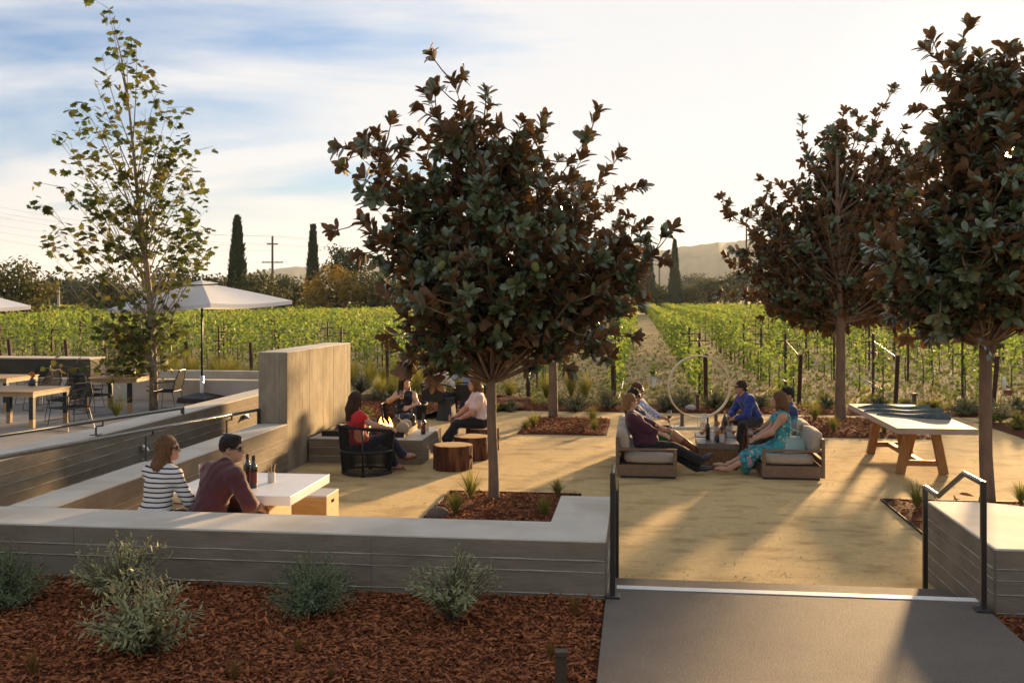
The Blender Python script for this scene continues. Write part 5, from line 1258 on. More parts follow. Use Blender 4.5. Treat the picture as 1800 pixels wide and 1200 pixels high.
def bistro_chair(label, x, y, rz):
    t = thing('woven_armchair', label, 'chair', (x, y, 0), rz); zs = .42
    MB().tube([(-.30, .26, .64), (-.31, -.08, .70), (-.27, -.24, .74), (-.12, -.31, .77), (.12, -.31, .77), (.27, -.24, .74), (.31, -.08, .70), (.30, .26, .64)], .016, 8).build('arm_rail', M_black, t, smooth=True)
    M_ = MB(); V = []
    for j in range(8):
        z = zs - .02 + (.75 - zs) * j / 7
        for i in range(11):
            u = -1 + 2 * i / 10; V.append((u * (.22 + .03 * j / 7), -.24 - .065 * (1 - u * u) - .05 * j / 7, z))
    M_.add(V, [(j * 11 + i, j * 11 + i + 1, (j + 1) * 11 + i + 1, (j + 1) * 11 + i) for j in range(7) for i in range(10)])
    wv = material('woven_strap', (.030, .028, .024), (.016, .015, .014), rough=.7, scale=60, bump=1.0, bscale=60); M_.build('back_panel', wv, t, smooth=True)
    sd = MB()
    for s in (-1, 1):
        for k in range(9):
            y0 = -.22 + .055 * k; sd.tube([(s * .305, y0 + .01, .70 - .05 * k / 8), (s * .25, y0 + .03, zs)], .006, 4)
    o = sd.build('side_straps', wv, t); o['kind'] = 'stuff'
    MB().box(-.25, .25, -.24, .27, zs - .025, zs).build('seat', wv, t, bevel=.012)
    for sx in (-1, 1):
        for sy, yy in ((-1, -.25), (1, .27)):
            MB().tube([(sx * .27, yy * .95, zs), (sx * .285, yy * 1.06, 0)], .011, 6).build('leg', M_black, t)
    return t
bistro_chair('woven black armchair with the woman in white, backs to the viewer', *W(768, 737)[:2], R(-10))
bistro_chair('woven black armchair under the man in the pale blue shirt', *W(826, 735)[:2], R(-4))
t = thing('side_table', 'dark block side table between the two woven armchairs', 'table', (*W(785, 738)[:2], 0), R(-8))
MB().add([(-.17, -.17, 0), (.17, -.17, 0), (.17, .17, 0), (-.17, .17, 0), (-.13, -.13, .44), (.13, -.13, .44), (.13, .13, .44), (-.13, .13, .44)], [(3, 2, 1, 0), (4, 5, 6, 7), (0, 1, 5, 4), (1, 2, 6, 5), (2, 3, 7, 6), (3, 0, 4, 7)]).build('block', material('dark_cast_stone', (.045, .043, .042), rough=.8), t, bevel=.01)
MB().box(-.15, .15, -.15, .15, .441, .465).build('table_top', material('dark_cast_stone', (0, 0, 0)), t, bevel=.006)

# ---- sofas: low teak frame, two seat cushions, back cushions; local +x is the open front
def sofa(label, x, y, rz, L_, D_=.80):
    t = thing('sofa', label, 'sofa', (x, y, 0), rz)
    MB().box(0.02, D_ - .02, .02, L_ - .02, .0, .03).build('plinth', M_black, t)
    MB().box(0, D_, 0, L_, .031, .185).build('base', M_teak, t, bevel=.004)
    for yy in (0, L_ - .045):
        MB().box(-.002, D_ + .002, yy, yy + .045, .385, .415).build('arm', M_teak, t, bevel=.004)
        MB().box(D_ - .05, D_, yy + .001, yy + .044, .186, .384).build('arm_post', M_teak, t, bevel=.003)
    MB().box(-.045, -.003, -.002, L_ + .002, .031, .565).build('back_panel', M_teak, t, bevel=.004) if False else None
    for z0, z1 in ((.186, .27), (.31, .39), (.43, .50), (.525, .565)):
        MB().box(-.045, -.003, .046, L_ - .046, z0, z1).build('back_slat', M_teak, t, bevel=.003)
    for yy in (-.001, L_ - .044): MB().box(-.046, -.002, yy, yy + .045, .031, .566).build('back_post', M_teak, t, bevel=.003)
    n = 2 if L_ < 1.95 else 3; w = (L_ - .1) / n
    for k in range(n):
        y0 = .05 + k * w
        pillow(t, 'seat_cushion', .05 + .02, D_ - .01, y0 + .004, y0 + w - .004, .188, .335)
        o = pillow(t, 'back_cushion', 0, .15, y0 + .01, y0 + w - .01, 0, .34); o.location = (.01, 0, .325); o.rotation_euler = (0, R(-9), 0)
    return t
def pillow(t, name, x0, x1, y0, y1, z0, z1):
    bm = bmesh.new(); bmesh.ops.create_cube(bm, size=1.0)
    bmesh.ops.subdivide_edges(bm, edges=bm.edges[:], cuts=5, use_grid_fill=True)
    for v in bm.verts:
        p = v.co * 2; q = Vector([math.copysign(abs(c) ** .999, c) for c in p])
        r_ = [1 - .06 * (q[(i + 1) % 3] ** 4 + q[(i + 2) % 3] ** 4) for i in range(3)]
        f = Vector((q.x * r_[0], q.y * r_[1], q.z * r_[2] * (.86 + .14 * (1 - q.x * q.x) * (1 - q.y * q.y) + .0)))
        v.co = Vector(((x0 + x1) / 2 + f.x * (x1 - x0) / 2, (y0 + y1) / 2 + f.y * (y1 - y0) / 2, (z0 + z1) / 2 + f.z * (z1 - z0) / 2 + .0))
    me = bpy.data.meshes.new(name); bm.to_mesh(me); bm.free(); me.materials.append(M_cush); me.polygons.foreach_set('use_smooth', np.ones(len(me.polygons), bool))
    return link(name, me, t)
sofa('low teak sofa with beige cushions on the left, three women seated', -.26, 13.99, 0, 2.15)
sofa('low teak sofa with beige cushions on the right, a couple seated', 2.51, 16.02, PI, 1.90)
# ---- coffee tables
def coffee(label, x0, x1, y0, y1, h):
    t = thing('coffee_table', label, 'table', ((x0 + x1) / 2, (y0 + y1) / 2, 0)); a, b = (x1 - x0) / 2, (y1 - y0) / 2
    MB().box(-a + .015, a - .015, -b + .015, b - .015, 0, h - .086).build('oak_block', M_oak, t, bevel=.006)
    n = 5
    for k in range(n): MB().box(-a, a, -b + 2 * b * k / n + .001, -b + 2 * b * (k + 1) / n - .001, h - .085, h - (.0 if k % 2 else .0015)).build('top_plank', M_oiltop, t, bevel=.003)
coffee('nearer square timber coffee table covered with bottles and glasses', .87, 1.47, 14.82, 15.44, .385)
coffee('farther square timber coffee table behind the bottles', .90, 1.50, 15.56, 16.16, .385)
Z = .385
bottle('slim dark bottle at the left of the coffee table', W(1244, 772, Z), h=.33, r=.032, lab=M_label_w and None, capm=M_black)
bottle('clear bottle with pale label on the coffee table', W(1252, 776, Z), h=.29, r=.036, glass=G_frost, lab=M_label_w)
bottle('tall dark bottle at the back of the coffee table', W(1274, 762, Z), h=.36, r=.04, capm=M_stick)
bottle('amber bottle beside the bread sticks on the coffee table', W(1270, 771, Z), h=.27, r=.038, glass=M_amber)
bottle('clear decanter on the farther coffee table', W(1240, 760, Z), h=.30, r=.05, glass=G_frost)
bottle('second clear decanter on the farther coffee table', W(1235, 757, Z), h=.27, r=.045, glass=G_frost)
stick_cup('pale cup of bread sticks on the coffee table', W(1269, 777, Z), .12, .040)
stick_cup('second cup of bread sticks farther back on the coffee table', W(1259, 764, Z), .12, .036)
flower_vase('dark blue vase with an orange flower on the coffee table', W(1261, 776, Z), 1.1)
flower_vase('orange flower behind the clear bottle on the coffee table', W(1260, 761, Z), 1.3)
for k, (x, y, w_, lab) in enumerate(((1234, 776, 'rose', 'wine glass at the left front of the coffee table'), (1238, 771, 'rose', 'second wine glass at the left of the coffee table'), (1280, 776, None, 'wine glass right of the bread sticks'), (1284, 770, None, 'wine glass at the right back of the near coffee table'), (1290, 774, 'rose', 'wine glass at the right edge of the coffee table'), (1230, 764, None, 'wine glass on the farther coffee table'))):
    wineglass(lab, W(x, y, Z), w_, s=1.1)
# ---- ring sculpture
M_ring = material('weathered_bronze', (.66, .56, .40), (.52, .43, .30), rough=.45, metal=.3, scale=9)
t = thing('ring_sculpture', 'large upright metal ring on two short posts at the terrace edge', 'sculpture', (1.18, 19.62, 0), R(8))
mb = MB(); n = 72; Rr = .60; cz = .80; V = []
for i in range(n):
    a = 2 * PI * i / n
    for dr, dy in ((-.014, -.045), (.014, -.045), (.014, .045), (-.014, .045)): V.append(((Rr + dr) * math.cos(a), dy, cz + (Rr + dr) * math.sin(a)))
mb.add(V, [(i * 4 + k, i * 4 + (k + 1) % 4, ((i + 1) % n) * 4 + (k + 1) % 4, ((i + 1) % n) * 4 + k) for i in range(n) for k in range(4)]); mb.build('ring', M_ring, t, auto=35)
for s in (-1, 1):
    MB().lathe([(.035, .03), (.035, .22 + .05)], 10, (s * .33, 0, 0)).build('post', M_lamp and M_pole, t, smooth=True); MB().lathe([(0, .05), (.05, .05), (.05, .03)], 10, (s * .33, 0, 0)).build('collar', M_pole, t)
MB().box(-.62, .62, -.16, .16, -.01, .035).build('plinth', M_conc_top, t, bevel=.006)
# ---- trestle table with bronze leaves
t = thing('trestle_table', 'long pale-topped trestle table with splayed timber legs on the right', 'table', (4.02, 15.65, 0))
MB().box(-.53, .53, -1.58, 1.58, .665, .745).build('tabletop', material('pale_stone_top', (.40, .335, .275), (.34, .285, .235), rough=.75, scale=3), t, bevel=.005)
for yy in (-.83, 1.0):
    for s in (-1, 1): MB().bar((s * .30, yy, -.0), (s * .17, yy, .664), .12, .09, (0, 1, 0)).build('leg', M_slat, t, bevel=.004)
    MB().box(-.225, .225, yy - .035, yy + .035, .12, .20).build('cross_rail', M_slat, t, bevel=.003)
MB().box(-.04, .04, -.79, .96, .125, .195).build('stretcher', M_slat, t, bevel=.003)
for s in (-1, 1): MB().bar((0, .05 + s * .12, .16), (0, .05 + s * .52, .662), .08, .09, (1, 0, 0)).build('brace', M_slat, t, bevel=.003)
M_agave = material('green_bronze', (.105, .140, .128), (.06, .085, .08), rough=.55, scale=7, stretch=(1, 4, 1), bump=.4, bscale=30)
def bronze_leaf(label, a, b, w, hgt, ph):
    """long tapering ridged leaf lying on the table from thick end a to tip b"""
    a = Vector((*a, .746)); b = Vector((*b, .746)); d = b - a; s = Vector((-d.y, d.x, 0)).normalized(); n = 26; V = []; F_ = []
    for i in range(n):
        f = i / (n - 1); c = a + d * f + s * .05 * math.sin(f * 5 + ph); ww = w * (.55 + .9 * f - .2 * f) * (1 - max(0, f - .45) / .55) ** .9 if f > .45 else w * (.62 + .75 * f); ww = max(ww, .008); hh = hgt * (.8 + .35 * math.sin(f * 7 + ph)) * (1 - f ** 3) + .012
        V += [c + s * ww + Vector((0, 0, .0)), c + s * ww * 1.05 + Vector((0, 0, hh * .55)), c + s * ww * .45 + Vector((0, 0, hh)), c + Vector((0, 0, hh * .82)), c - s * ww * .45 + Vector((0, 0, hh)), c - s * ww * 1.05 + Vector((0, 0, hh * .55)), c - s * ww]
    for i in range(n - 1):
        for k in range(6): F_.append((i * 7 + k, i * 7 + k + 1, (i + 1) * 7 + k + 1, (i + 1) * 7 + k))
    F_ += [tuple(range(6, -1, -1)), tuple((n - 1) * 7 + k for k in range(7))]
    t = thing('bronze_leaf', label, 'sculpture', tuple(a)); mb = MB().add([v - a for v in V], F_); mb.build('blade', M_agave, t, auto=60)
    te = MB()
    for i in range(3, n - 3):
        c = V[i * 7 + 5] - a; te.add([c + d.normalized() * -.02, c + d.normalized() * .02, c - s * .02 + Vector((0, 0, .02)), c + Vector((0, 0, .02))], [(0, 1, 2), (0, 2, 3), (1, 3, 2)])
    o = te.build('teeth', M_agave, t); o['kind'] = 'stuff'
def T2(px, py): p = W(px, py, .76); return (p.x, p.y)
bronze_leaf('front serrated bronze agave leaf on the trestle table', T2(1672, 735), T2(1540, 727), .09, .07, .5)
bronze_leaf('middle bronze agave leaf on the trestle table', T2(1658, 727), T2(1518, 721), .10, .075, 1.4)
bronze_leaf('back bronze agave leaf on the trestle table', T2(1634, 720), T2(1508, 714), .10, .08, 2.2)
# ---- bollard lights
def bollard(label, p, h, w):
    t = thing('bollard_light', label, 'light', p, R(12)); MB().box(-w / 2, w / 2, -w * .3, w * .3, 0, h).build('post', material('bronze_fixture', (.09, .065, .045), rough=.45, metal=.4), t, bevel=.003)
    MB().box(-w / 2 - .004, w / 2 + .004, -w * .62, w * .34, h + .0005, h + .03).build('cap', MATS['bronze_fixture'], t, bevel=.003)
bollard('small bronze bollard light at the bottom edge of the photo', W(986, 1212, .27), .20, .065)
bollard('slim bollard light in the bark strip behind the ring sculpture', W(1226, 722), .34, .07)
bollard('slim bollard light behind the bronze sculpture on the table', W(1607, 716), .30, .08)
tag(MB().ball((0, 0, .05), .12, 16, 10, (1.1, 1, .75)).build('boulder', material('smooth_rock', (.12, .085, .065), (.08, .06, .05), rough=.7, scale=6), None, smooth=True, loc=W(770, 912, 0)), 'smooth brown boulder at the corner of the nearest bark bed', 'rock')
tag(MB().ball((0, 0, .06), .11, 12, 8, (1.2, 1, .75)).build('boulder', material('pale_rock', (.42, .39, .36), rough=.8), None, smooth=True, loc=W(1214, 722, 0)), 'pale rock in the bark strip behind the ring sculpture', 'rock')
# handbag
M_bag = material('mint_leather', (.30, .44, .42), (.26, .40, .38), rough=.45, scale=6)
t = thing('handbag', 'mint green leather handbag beside the woman in the turquoise dress', 'bag', (2.18, 14.42, .335), R(18))
MB().add([(-.17, -.07, 0), (.17, -.07, 0), (.17, .07, 0), (-.17, .07, 0), (-.13, -.03, .23), (.13, -.03, .23), (.13, .03, .23), (-.13, .03, .23)], [(3, 2, 1, 0), (4, 5, 6, 7), (0, 1, 5, 4), (1, 2, 6, 5), (2, 3, 7, 6), (3, 0, 4, 7)]).build('bag_body', M_bag, t, bevel=.018, seg=3)
for s in (-1, 1): MB().tube([(-.09, s * .035, .20), (-.08, s * .045, .29), (0, s * .05, .33), (.08, s * .045, .29), (.09, s * .035, .20)], .008, 6).build('handle', M_bag, t, smooth=True)

# ---- dining patio
M_dtop = material('dining_top', (.40, .255, .11), (.33, .20, .085), rough=.55, scale=4, stretch=(1, 6, 1))
def dining_table(label, x1, y0, w, d):
    t = thing('dining_table', label, 'table', (x1 - w / 2, y0 + d / 2, 0)); a, b = w / 2, d / 2; n = 9
    for k in range(n): MB().box(-a + 2 * a * k / n + .0015, -a + 2 * a * (k + 1) / n - .0015, -b, b, .725, .75).build('top_slat', M_dtop, t, bevel=.002, seg=1)
    MB().box(-a + .02, a - .02, -b + .02, -b + .045, .65, .724).box(-a + .02, a - .02, b - .045, b - .02, .65, .724).box(-a + .02, -a + .045, -b + .046, b - .046, .65, .724).build('apron', M_dtop, t)
    MB().box(a - .045, a - .02, -b + .046, b - .046, .65, .724).build('apron', M_dtop, t)
    for sx in (-1, 1):
        for sy in (-1, 1):
            x, y = sx * (a - .065), sy * (b - .065); l = MB().box(x - .042, x + .042, y - .042, y + .042, .22, .649).build('leg', M_black, t, bevel=.003); MB().box(x - .0425, x + .0425, y - .0425, y + .0425, 0, .2195).build('leg_tip', M_dtop, l, bevel=.003)
dining_table('slatted dining table with a small vase at the front of the patio', -11.28, 17.45, 1.35, 1.25)
dining_table('slatted dining table right of the first, behind the plane tree trunk', -11.02, 20.6, 1.15, 1.15)
dining_table('slatted dining table at the left edge of the photo farther back', -13.75, 20.3, 1.2, 1.2)
flower_vase('dark bud vase with orange flower on the front dining table', W(56, 678, .75), 1.9)
def wire_chair(label, x, y, rz):
    """corded dining armchair; faces local +y"""
    t = thing('wire_dining_chair', label, 'chair', (x, y, 0), rz); zs = .43
    oct_ = [(-.25, -.22, zs), (-.29, -.27, .66), (-.17, -.34, .90), (.17, -.34, .90), (.29, -.27, .66), (.25, -.22, zs)]
    MB().tube(oct_, .012, 6).build('back_frame', M_black, t)
    MB().tube([(-.26, -.22, zs), (-.29, .22, zs), (.29, .22, zs), (.26, -.22, zs), (-.26, -.22, zs)], .012, 6).build('seat_frame', M_black, t)
    for s in (-1, 1):
        MB().tube([(s * .285, -.265, .66), (s * .31, .20, .63), (s * .29, .22, zs)], .012, 6).build('arm', M_black, t)
        MB().tube([(s * .25, -.20, zs), (s * .31, -.30, .012), (s * .31, .26, .012), (s * .27, .20, zs)], .009, 5).build('leg_sled', M_black, t)
    c = MB()
    for k in range(34):
        f = k / 33; x = -.25 + .5 * f; zt = .90 if abs(x) < .17 else .90 - (abs(x) - .17) * 2.0; yt = -.34 if abs(x) < .17 else -.34 + (abs(x) - .17) * .6
        c.tube([(x * .95, -.22, zs), (x, yt, zt)], .0042, 3, cap=False); c.tube([(x * 1.08, .22, zs), (x, -.22, zs - .015)], .0045, 3, cap=False)
    for s in (-1, 1):
        for k in range(12): c.tube([(s * .295, -.24 + .036 * k, .65), (s * .27, -.20 + .035 * k, zs)], .0040, 3, cap=False)
    c.box(-.24, .24, -.20, .20, zs - .022, zs - .008)
    o = c.build('cord_webbing', M_rope, t); o['kind'] = 'stuff'; return t
wire_chair('corded dining chair at the left edge, seen from behind', -12.5, 17.15, R(25))
wire_chair('corded dining chair on the right of the front dining table', -10.78, 17.85, R(72))
wire_chair('corded dining chair at the far side of the front dining table', -11.65, 19.15, R(170))
wire_chair('corded dining chair pulled up to the near side of the right dining table', -11.65, 20.2, R(-22))
wire_chair('corded dining chair at the right end of the right dining table', -10.52, 21.3, R(95))
wire_chair('corded dining chair left of the right dining table', -12.45, 21.25, R(-95))
wire_chair('corded dining chair at the right end of the far left dining table', -13.35, 21.0, R(80))
wire_chair('corded dining chair behind the far left dining table', -14.2, 22.0, R(175))
M_canvas = material('white_canvas', (.84, .85, .88), (.79, .80, .83), rough=.85, scale=3, trans=.22, tcol=(.8, .74, .66))
def parasol(label, x, y, rz, tilt, side=3.05):
    t = thing('parasol', label, 'parasol', (x, y, 0), rz); h = side / 2; zt, ze = 2.90, 2.36
    MB().tube([(0, 0, .1), (0, 0, 2.86)], .026, 10).build('pole', M_black, t, smooth=True)
    MB().lathe([(.05, .10), (.05, .62), (.035, .64)], 10).build('pole_sleeve', M_lamp, t, smooth=True)
    MB().add([(-.42, -.42, 0), (.42, -.42, 0), (.42, .42, 0), (-.42, .42, 0), (-.40, -.40, .12), (.40, -.40, .12), (.40, .40, .12), (-.40, .40, .12), (-.08, -.08, .22), (.08, -.08, .22), (.08, .08, .22), (-.08, .08, .22)],
             [(3, 2, 1, 0), (0, 1, 5, 4), (1, 2, 6, 5), (2, 3, 7, 6), (3, 0, 4, 7), (4, 5, 9, 8), (5, 6, 10, 9), (6, 7, 11, 10), (7, 4, 8, 11), (8, 9, 10, 11)]).build('base', M_black, t, bevel=.01)
    hd = thing('canopy_frame', None, None); hd.parent = t; hd.location = (0, 0, 2.6); hd.rotation_euler = tilt
    corners = [(-h, -h), (h, -h), (h, h), (-h, h)]
    for k in range(4):                                               # four canvas panels, slightly slack
        a, b = corners[k], corners[(k + 1) % 4]; n = 8; V = []; F_ = []
        for i in range(n + 1):
            f = .16 + .84 * i / n
            for j in range(n + 1):
                g = j / n; e = (a[0] + (b[0] - a[0]) * g, a[1] + (b[1] - a[1]) * g); sag = .05 * math.sin(PI * g) * f - .10 * f * (1 - f) * .6; pull = 1 - .035 * math.sin(PI * g) * f
                V.append((e[0] * f * pull, e[1] * f * pull, .30 - (.30 + .24) * f - sag))
        for i in range(n):
            for j in range(n): F_.append((i * (n + 1) + j, (i + 1) * (n + 1) + j, (i + 1) * (n + 1) + j + 1, i * (n + 1) + j + 1))
        MB().add(V, F_).build('canopy_panel', M_canvas, hd, smooth=True)
        V = []; 
        for j in range(n + 1):
            g = j / n; e = (a[0] + (b[0] - a[0]) * g, a[1] + (b[1] - a[1]) * g); pull = 1 - .035 * math.sin(PI * g); z = -.24 - .05 * math.sin(PI * g); V += [(e[0] * pull, e[1] * pull, z), (e[0] * pull * .998, e[1] * pull * .998, z - .09)]
        MB().add(V, [(2 * j, 2 * j + 1, 2 * j + 3, 2 * j + 2) for j in range(n)]).build('valance', M_canvas, hd, smooth=True)
        MB().tube([(0, 0, .25), (a[0] * .98, a[1] * .98, -.27)], .012, 5).build('rib', M_black, hd)
    V = [(sx * .30, sy * .30, .262) for sx, sy in ((-1, -1), (1, -1), (1, 1), (-1, 1))] + [(0, 0, .35)]
    MB().add(V, [(0, 1, 4), (1, 2, 4), (2, 3, 4), (3, 0, 4)]).build('vent_cap', M_canvas, hd)
    MB().lathe([(0, .34), (.02, .345), (.015, .40), (.028, .42), (0, .45)], 8).build('finial', M_white, hd)
    return t
parasol('open white square parasol behind the plane tree', *W(355, 706)[:2], R(-16), (R(1), R(-2.5), 0))
pp = W(-118, 706); parasol('white parasol whose tip enters at the left edge of the photo', pp.x, pp.y, R(-10), (R(0), R(1.5), 0))
# ================================================================== people
def surface_nets(F_, org, h):
    """isosurface of a sampled field as quads"""
    s = F_ < 0; nx, ny, nz = F_.shape
    c = np.zeros((nx - 1, ny - 1, nz - 1), np.int8)
    for dx in (0, 1):
        for dy in (0, 1):
            for dz in (0, 1): c += s[dx:nx - 1 + dx, dy:ny - 1 + dy, dz:nz - 1 + dz]
    act = (c > 0) & (c < 8); I = np.argwhere(act); idm = -np.ones(act.shape, np.int32); idm[act] = np.arange(len(I))
    acc = np.zeros((len(I), 3)); cnt = np.zeros(len(I))
    corners = [(dx, dy, dz) for dx in (0, 1) for dy in (0, 1) for dz in (0, 1)]
    val = {cr: F_[I[:, 0] + cr[0], I[:, 1] + cr[1], I[:, 2] + cr[2]] for cr in corners}
    for a in corners:
        for ax in range(3):
            if a[ax]: continue
            b = list(a); b[ax] = 1; b = tuple(b); va, vb = val[a], val[b]; k = (va < 0) != (vb < 0)
            t = np.where(k, va / np.where(k, va - vb, 1), 0); p = np.array(a, float)[None] + 0 * acc; p[:, ax] += t
            acc += np.where(k[:, None], p, 0); cnt += k
    V = (I + acc / cnt[:, None]) * h + org
    Q = []
    for ax in range(3):
        u, v = (ax + 1) % 3, (ax + 2) % 3
        sl0 = [slice(1, -1)] * 3; sl0[ax] = slice(0, -1); sl1 = list(sl0); sl1[ax] = slice(1, None)
        A, B = s[tuple(sl0)], s[tuple(sl1)]; E = np.argwhere(A != B)
        if len(E) == 0: continue
        sg = A[E[:, 0], E[:, 1], E[:, 2]]; E = E.copy()
        for w in (u, v): E[:, w] += 1
        def g(du, dv):
            q = E.copy(); q[:, u] += du; q[:, v] += dv; return idm[q[:, 0], q[:, 1], q[:, 2]]
        q = np.stack([g(-1, -1), g(0, -1), g(0, 0), g(-1, 0)], -1); q[~sg] = q[~sg][:, ::-1]; Q.append(q)
    return V, np.concatenate(Q)
def sdf_mesh(name, prims, h, mat, wr=0.0, cuts=(), subs=(), streak=None, smooth=1):
    pts = []
    for p in prims:
        if p[0] == 'c':
            pts += [p[1] - p[3], p[1] + p[3], p[2] - p[4], p[2] + p[4]]
        else:
            r = max(p[3]); pts += [p[1] - r, p[1] + r]
    pts = np.array(pts); lo = pts.min(0) - .05; hi = pts.max(0) + .05
    n = np.ceil((hi - lo) / h).astype(int) + 1
    F_ = np.full(n, .2, np.float32); ax = [lo[i] + np.arange(n[i]) * h for i in range(3)]
    def region(a, b):
        i0 = [max(0, int((a[i] - lo[i]) / h) - 1) for i in range(3)]; i1 = [min(n[i], int((b[i] - lo[i]) / h) + 3) for i in range(3)]
        return i0, i1
    def dist(p, X, Y, Z):
        if p[0] == 'c':
            a, b, ra, rb = p[1:5]; d = b - a; L2 = max(1e-9, d @ d)
            t = np.clip(((X - a[0]) * d[0] + (Y - a[1]) * d[1] + (Z - a[2]) * d[2]) / L2, 0, 1)
            return np.sqrt((X - a[0] - t * d[0]) ** 2 + (Y - a[1] - t * d[1]) ** 2 + (Z - a[2] - t * d[2]) ** 2) - (ra + (rb - ra) * t)
        c, M, r = p[1:4]; q = [(X - c[0]) * M[0, i] + (Y - c[1]) * M[1, i] + (Z - c[2]) * M[2, i] for i in range(3)]
        k0 = np.sqrt(sum((q[i] / r[i]) ** 2 for i in range(3))); k1 = np.sqrt(sum((q[i] / r[i] ** 2) ** 2 for i in range(3))) + 1e-9
        return k0 * (k0 - 1) / k1
    for p in prims:
        k = p[5] if p[0] == 'c' else p[4]; pad = k + .03
        if p[0] == 'c': a = np.minimum(p[1] - p[3], p[2] - p[4]) - pad; b = np.maximum(p[1] + p[3], p[2] + p[4]) + pad
        else: r = max(p[3]); a = p[1] - r - pad; b = p[1] + r + pad
        i0, i1 = region(a, b); X, Y, Z = np.meshgrid(*[ax[i][i0[i]:i1[i]] for i in range(3)], indexing='ij')
        d = dist(p, X, Y, Z); s = F_[i0[0]:i1[0], i0[1]:i1[1], i0[2]:i1[2]]
        hh = np.maximum(k - np.abs(s - d), 0) / k; F_[i0[0]:i1[0], i0[1]:i1[1], i0[2]:i1[2]] = np.minimum(s, d) - hh * hh * k * .25
    if subs or cuts or wr or streak:
        X, Y, Z = np.meshgrid(*ax, indexing='ij')
        if wr:
            rg = np.random.default_rng(len(prims) * 7 + int(abs(lo[0]) * 1000)); w = 0
            for f in (28, 45, 70):
                v = rg.normal(size=3); v /= np.linalg.norm(v); w = w + np.sin((X * v[0] + Y * v[1] + Z * v[2]) * f + rg.random() * 6 + 1.6 * np.sin(Z * 19 + X * 13 + rg.random() * 6)) * 28 / f
            F_ = F_ + (wr * .55 * w).astype(np.float32)
        if streak: c, am, fr = streak; F_ = F_ + (am * np.sin(np.arctan2(Y - c[1], X - c[0]) * fr + 3 * np.sin(Z * 22)) + am * .6 * np.sin(np.arctan2(Y - c[1], X - c[0]) * fr * 2.3 + 5 * np.sin(Z * 11))).astype(np.float32)
        for p in subs: F_ = np.maximum(F_, -dist(p, X, Y, Z))
        for c, nn in cuts: F_ = np.maximum(F_, (X - c[0]) * nn[0] + (Y - c[1]) * nn[1] + (Z - c[2]) * nn[2])
    F_[0] = F_[-1] = .2; F_[:, 0] = F_[:, -1] = .2; F_[:, :, 0] = F_[:, :, -1] = .2
    V, Q = surface_nets(F_, lo, h)
    return npmesh(name, V, Q, mat, True)
A3 = lambda *v: np.array(v, float)
def nrm(v): v = np.asarray(v, float); return v / (np.linalg.norm(v) + 1e-9)
def C(a, b, ra, rb=None, k=.03): return ('c', np.asarray(a, float), np.asarray(b, float), ra, ra if rb is None else rb, k)
def El(c, M, r, k=.03): return ('e', np.asarray(c, float), M, np.asarray(r, float), k)
def rotm(axis, a): return np.array(Matrix.Rotation(a, 3, Vector(axis)))
def ik(a, t, l1, l2, pole):
    d = t - a; L = np.linalg.norm(d); mx = (l1 + l2) * .995
    if L > mx: t = a + d / L * mx; d = t - a; L = mx
    L = max(L, abs(l1 - l2) + .02); u = d / np.linalg.norm(d); x = (l1 * l1 - l2 * l2 + L * L) / (2 * L); hh = math.sqrt(max(0, l1 * l1 - x * x))
    p = np.asarray(pole, float); p = p - u * (p @ u); p = nrm(p)
    return a + u * x + p * hh, t
SKIN = {k: material('skin_' + k, c, tuple(x * .9 for x in c), rough=.55, scale=20, spec=.35) for k, c in {'fair': (.56, .325, .215), 'tan': (.43, .235, .145), 'rosy': (.52, .285, .19)}.items()}
def hair_mat(name, a, b): return material(name, a, b, rough=.5, scale=30, stretch=(3, 3, .3), bump=.8, bscale=120, bstretch=(2.5, 2.5, .15), spec=.3)
HAIR = {'brown': hair_mat('hair_brown', (.075, .032, .014), (.035, .016, .008)), 'dark': hair_mat('hair_dark', (.026, .014, .008), (.012, .007, .005)), 'blond': hair_mat('hair_blond', (.36, .20, .075), (.22, .12, .045)), 'light': hair_mat('hair_light_brown', (.22, .105, .038), (.11, .05, .02)), 'auburn': hair_mat('hair_auburn', (.15, .058, .018), (.07, .028, .010)), 'grey': hair_mat('hair_grey', (.20, .19, .18), (.09, .085, .08))}
M_lens = material('sunglass_lens', (.008, .008, .010), rough=.08, spec=.8)
M_eye = material('eye_dark', (.02, .013, .010), rough=.2); M_lip = material('lips', (.33, .10, .085), rough=.5)
SP = .94
def cloth(name, c, c2=None, **kw): return material(name, c, c2 or tuple(x * .8 for x in c), rough=.9, scale=9, bump=.15, bscale=200, sheen=.2, **kw)
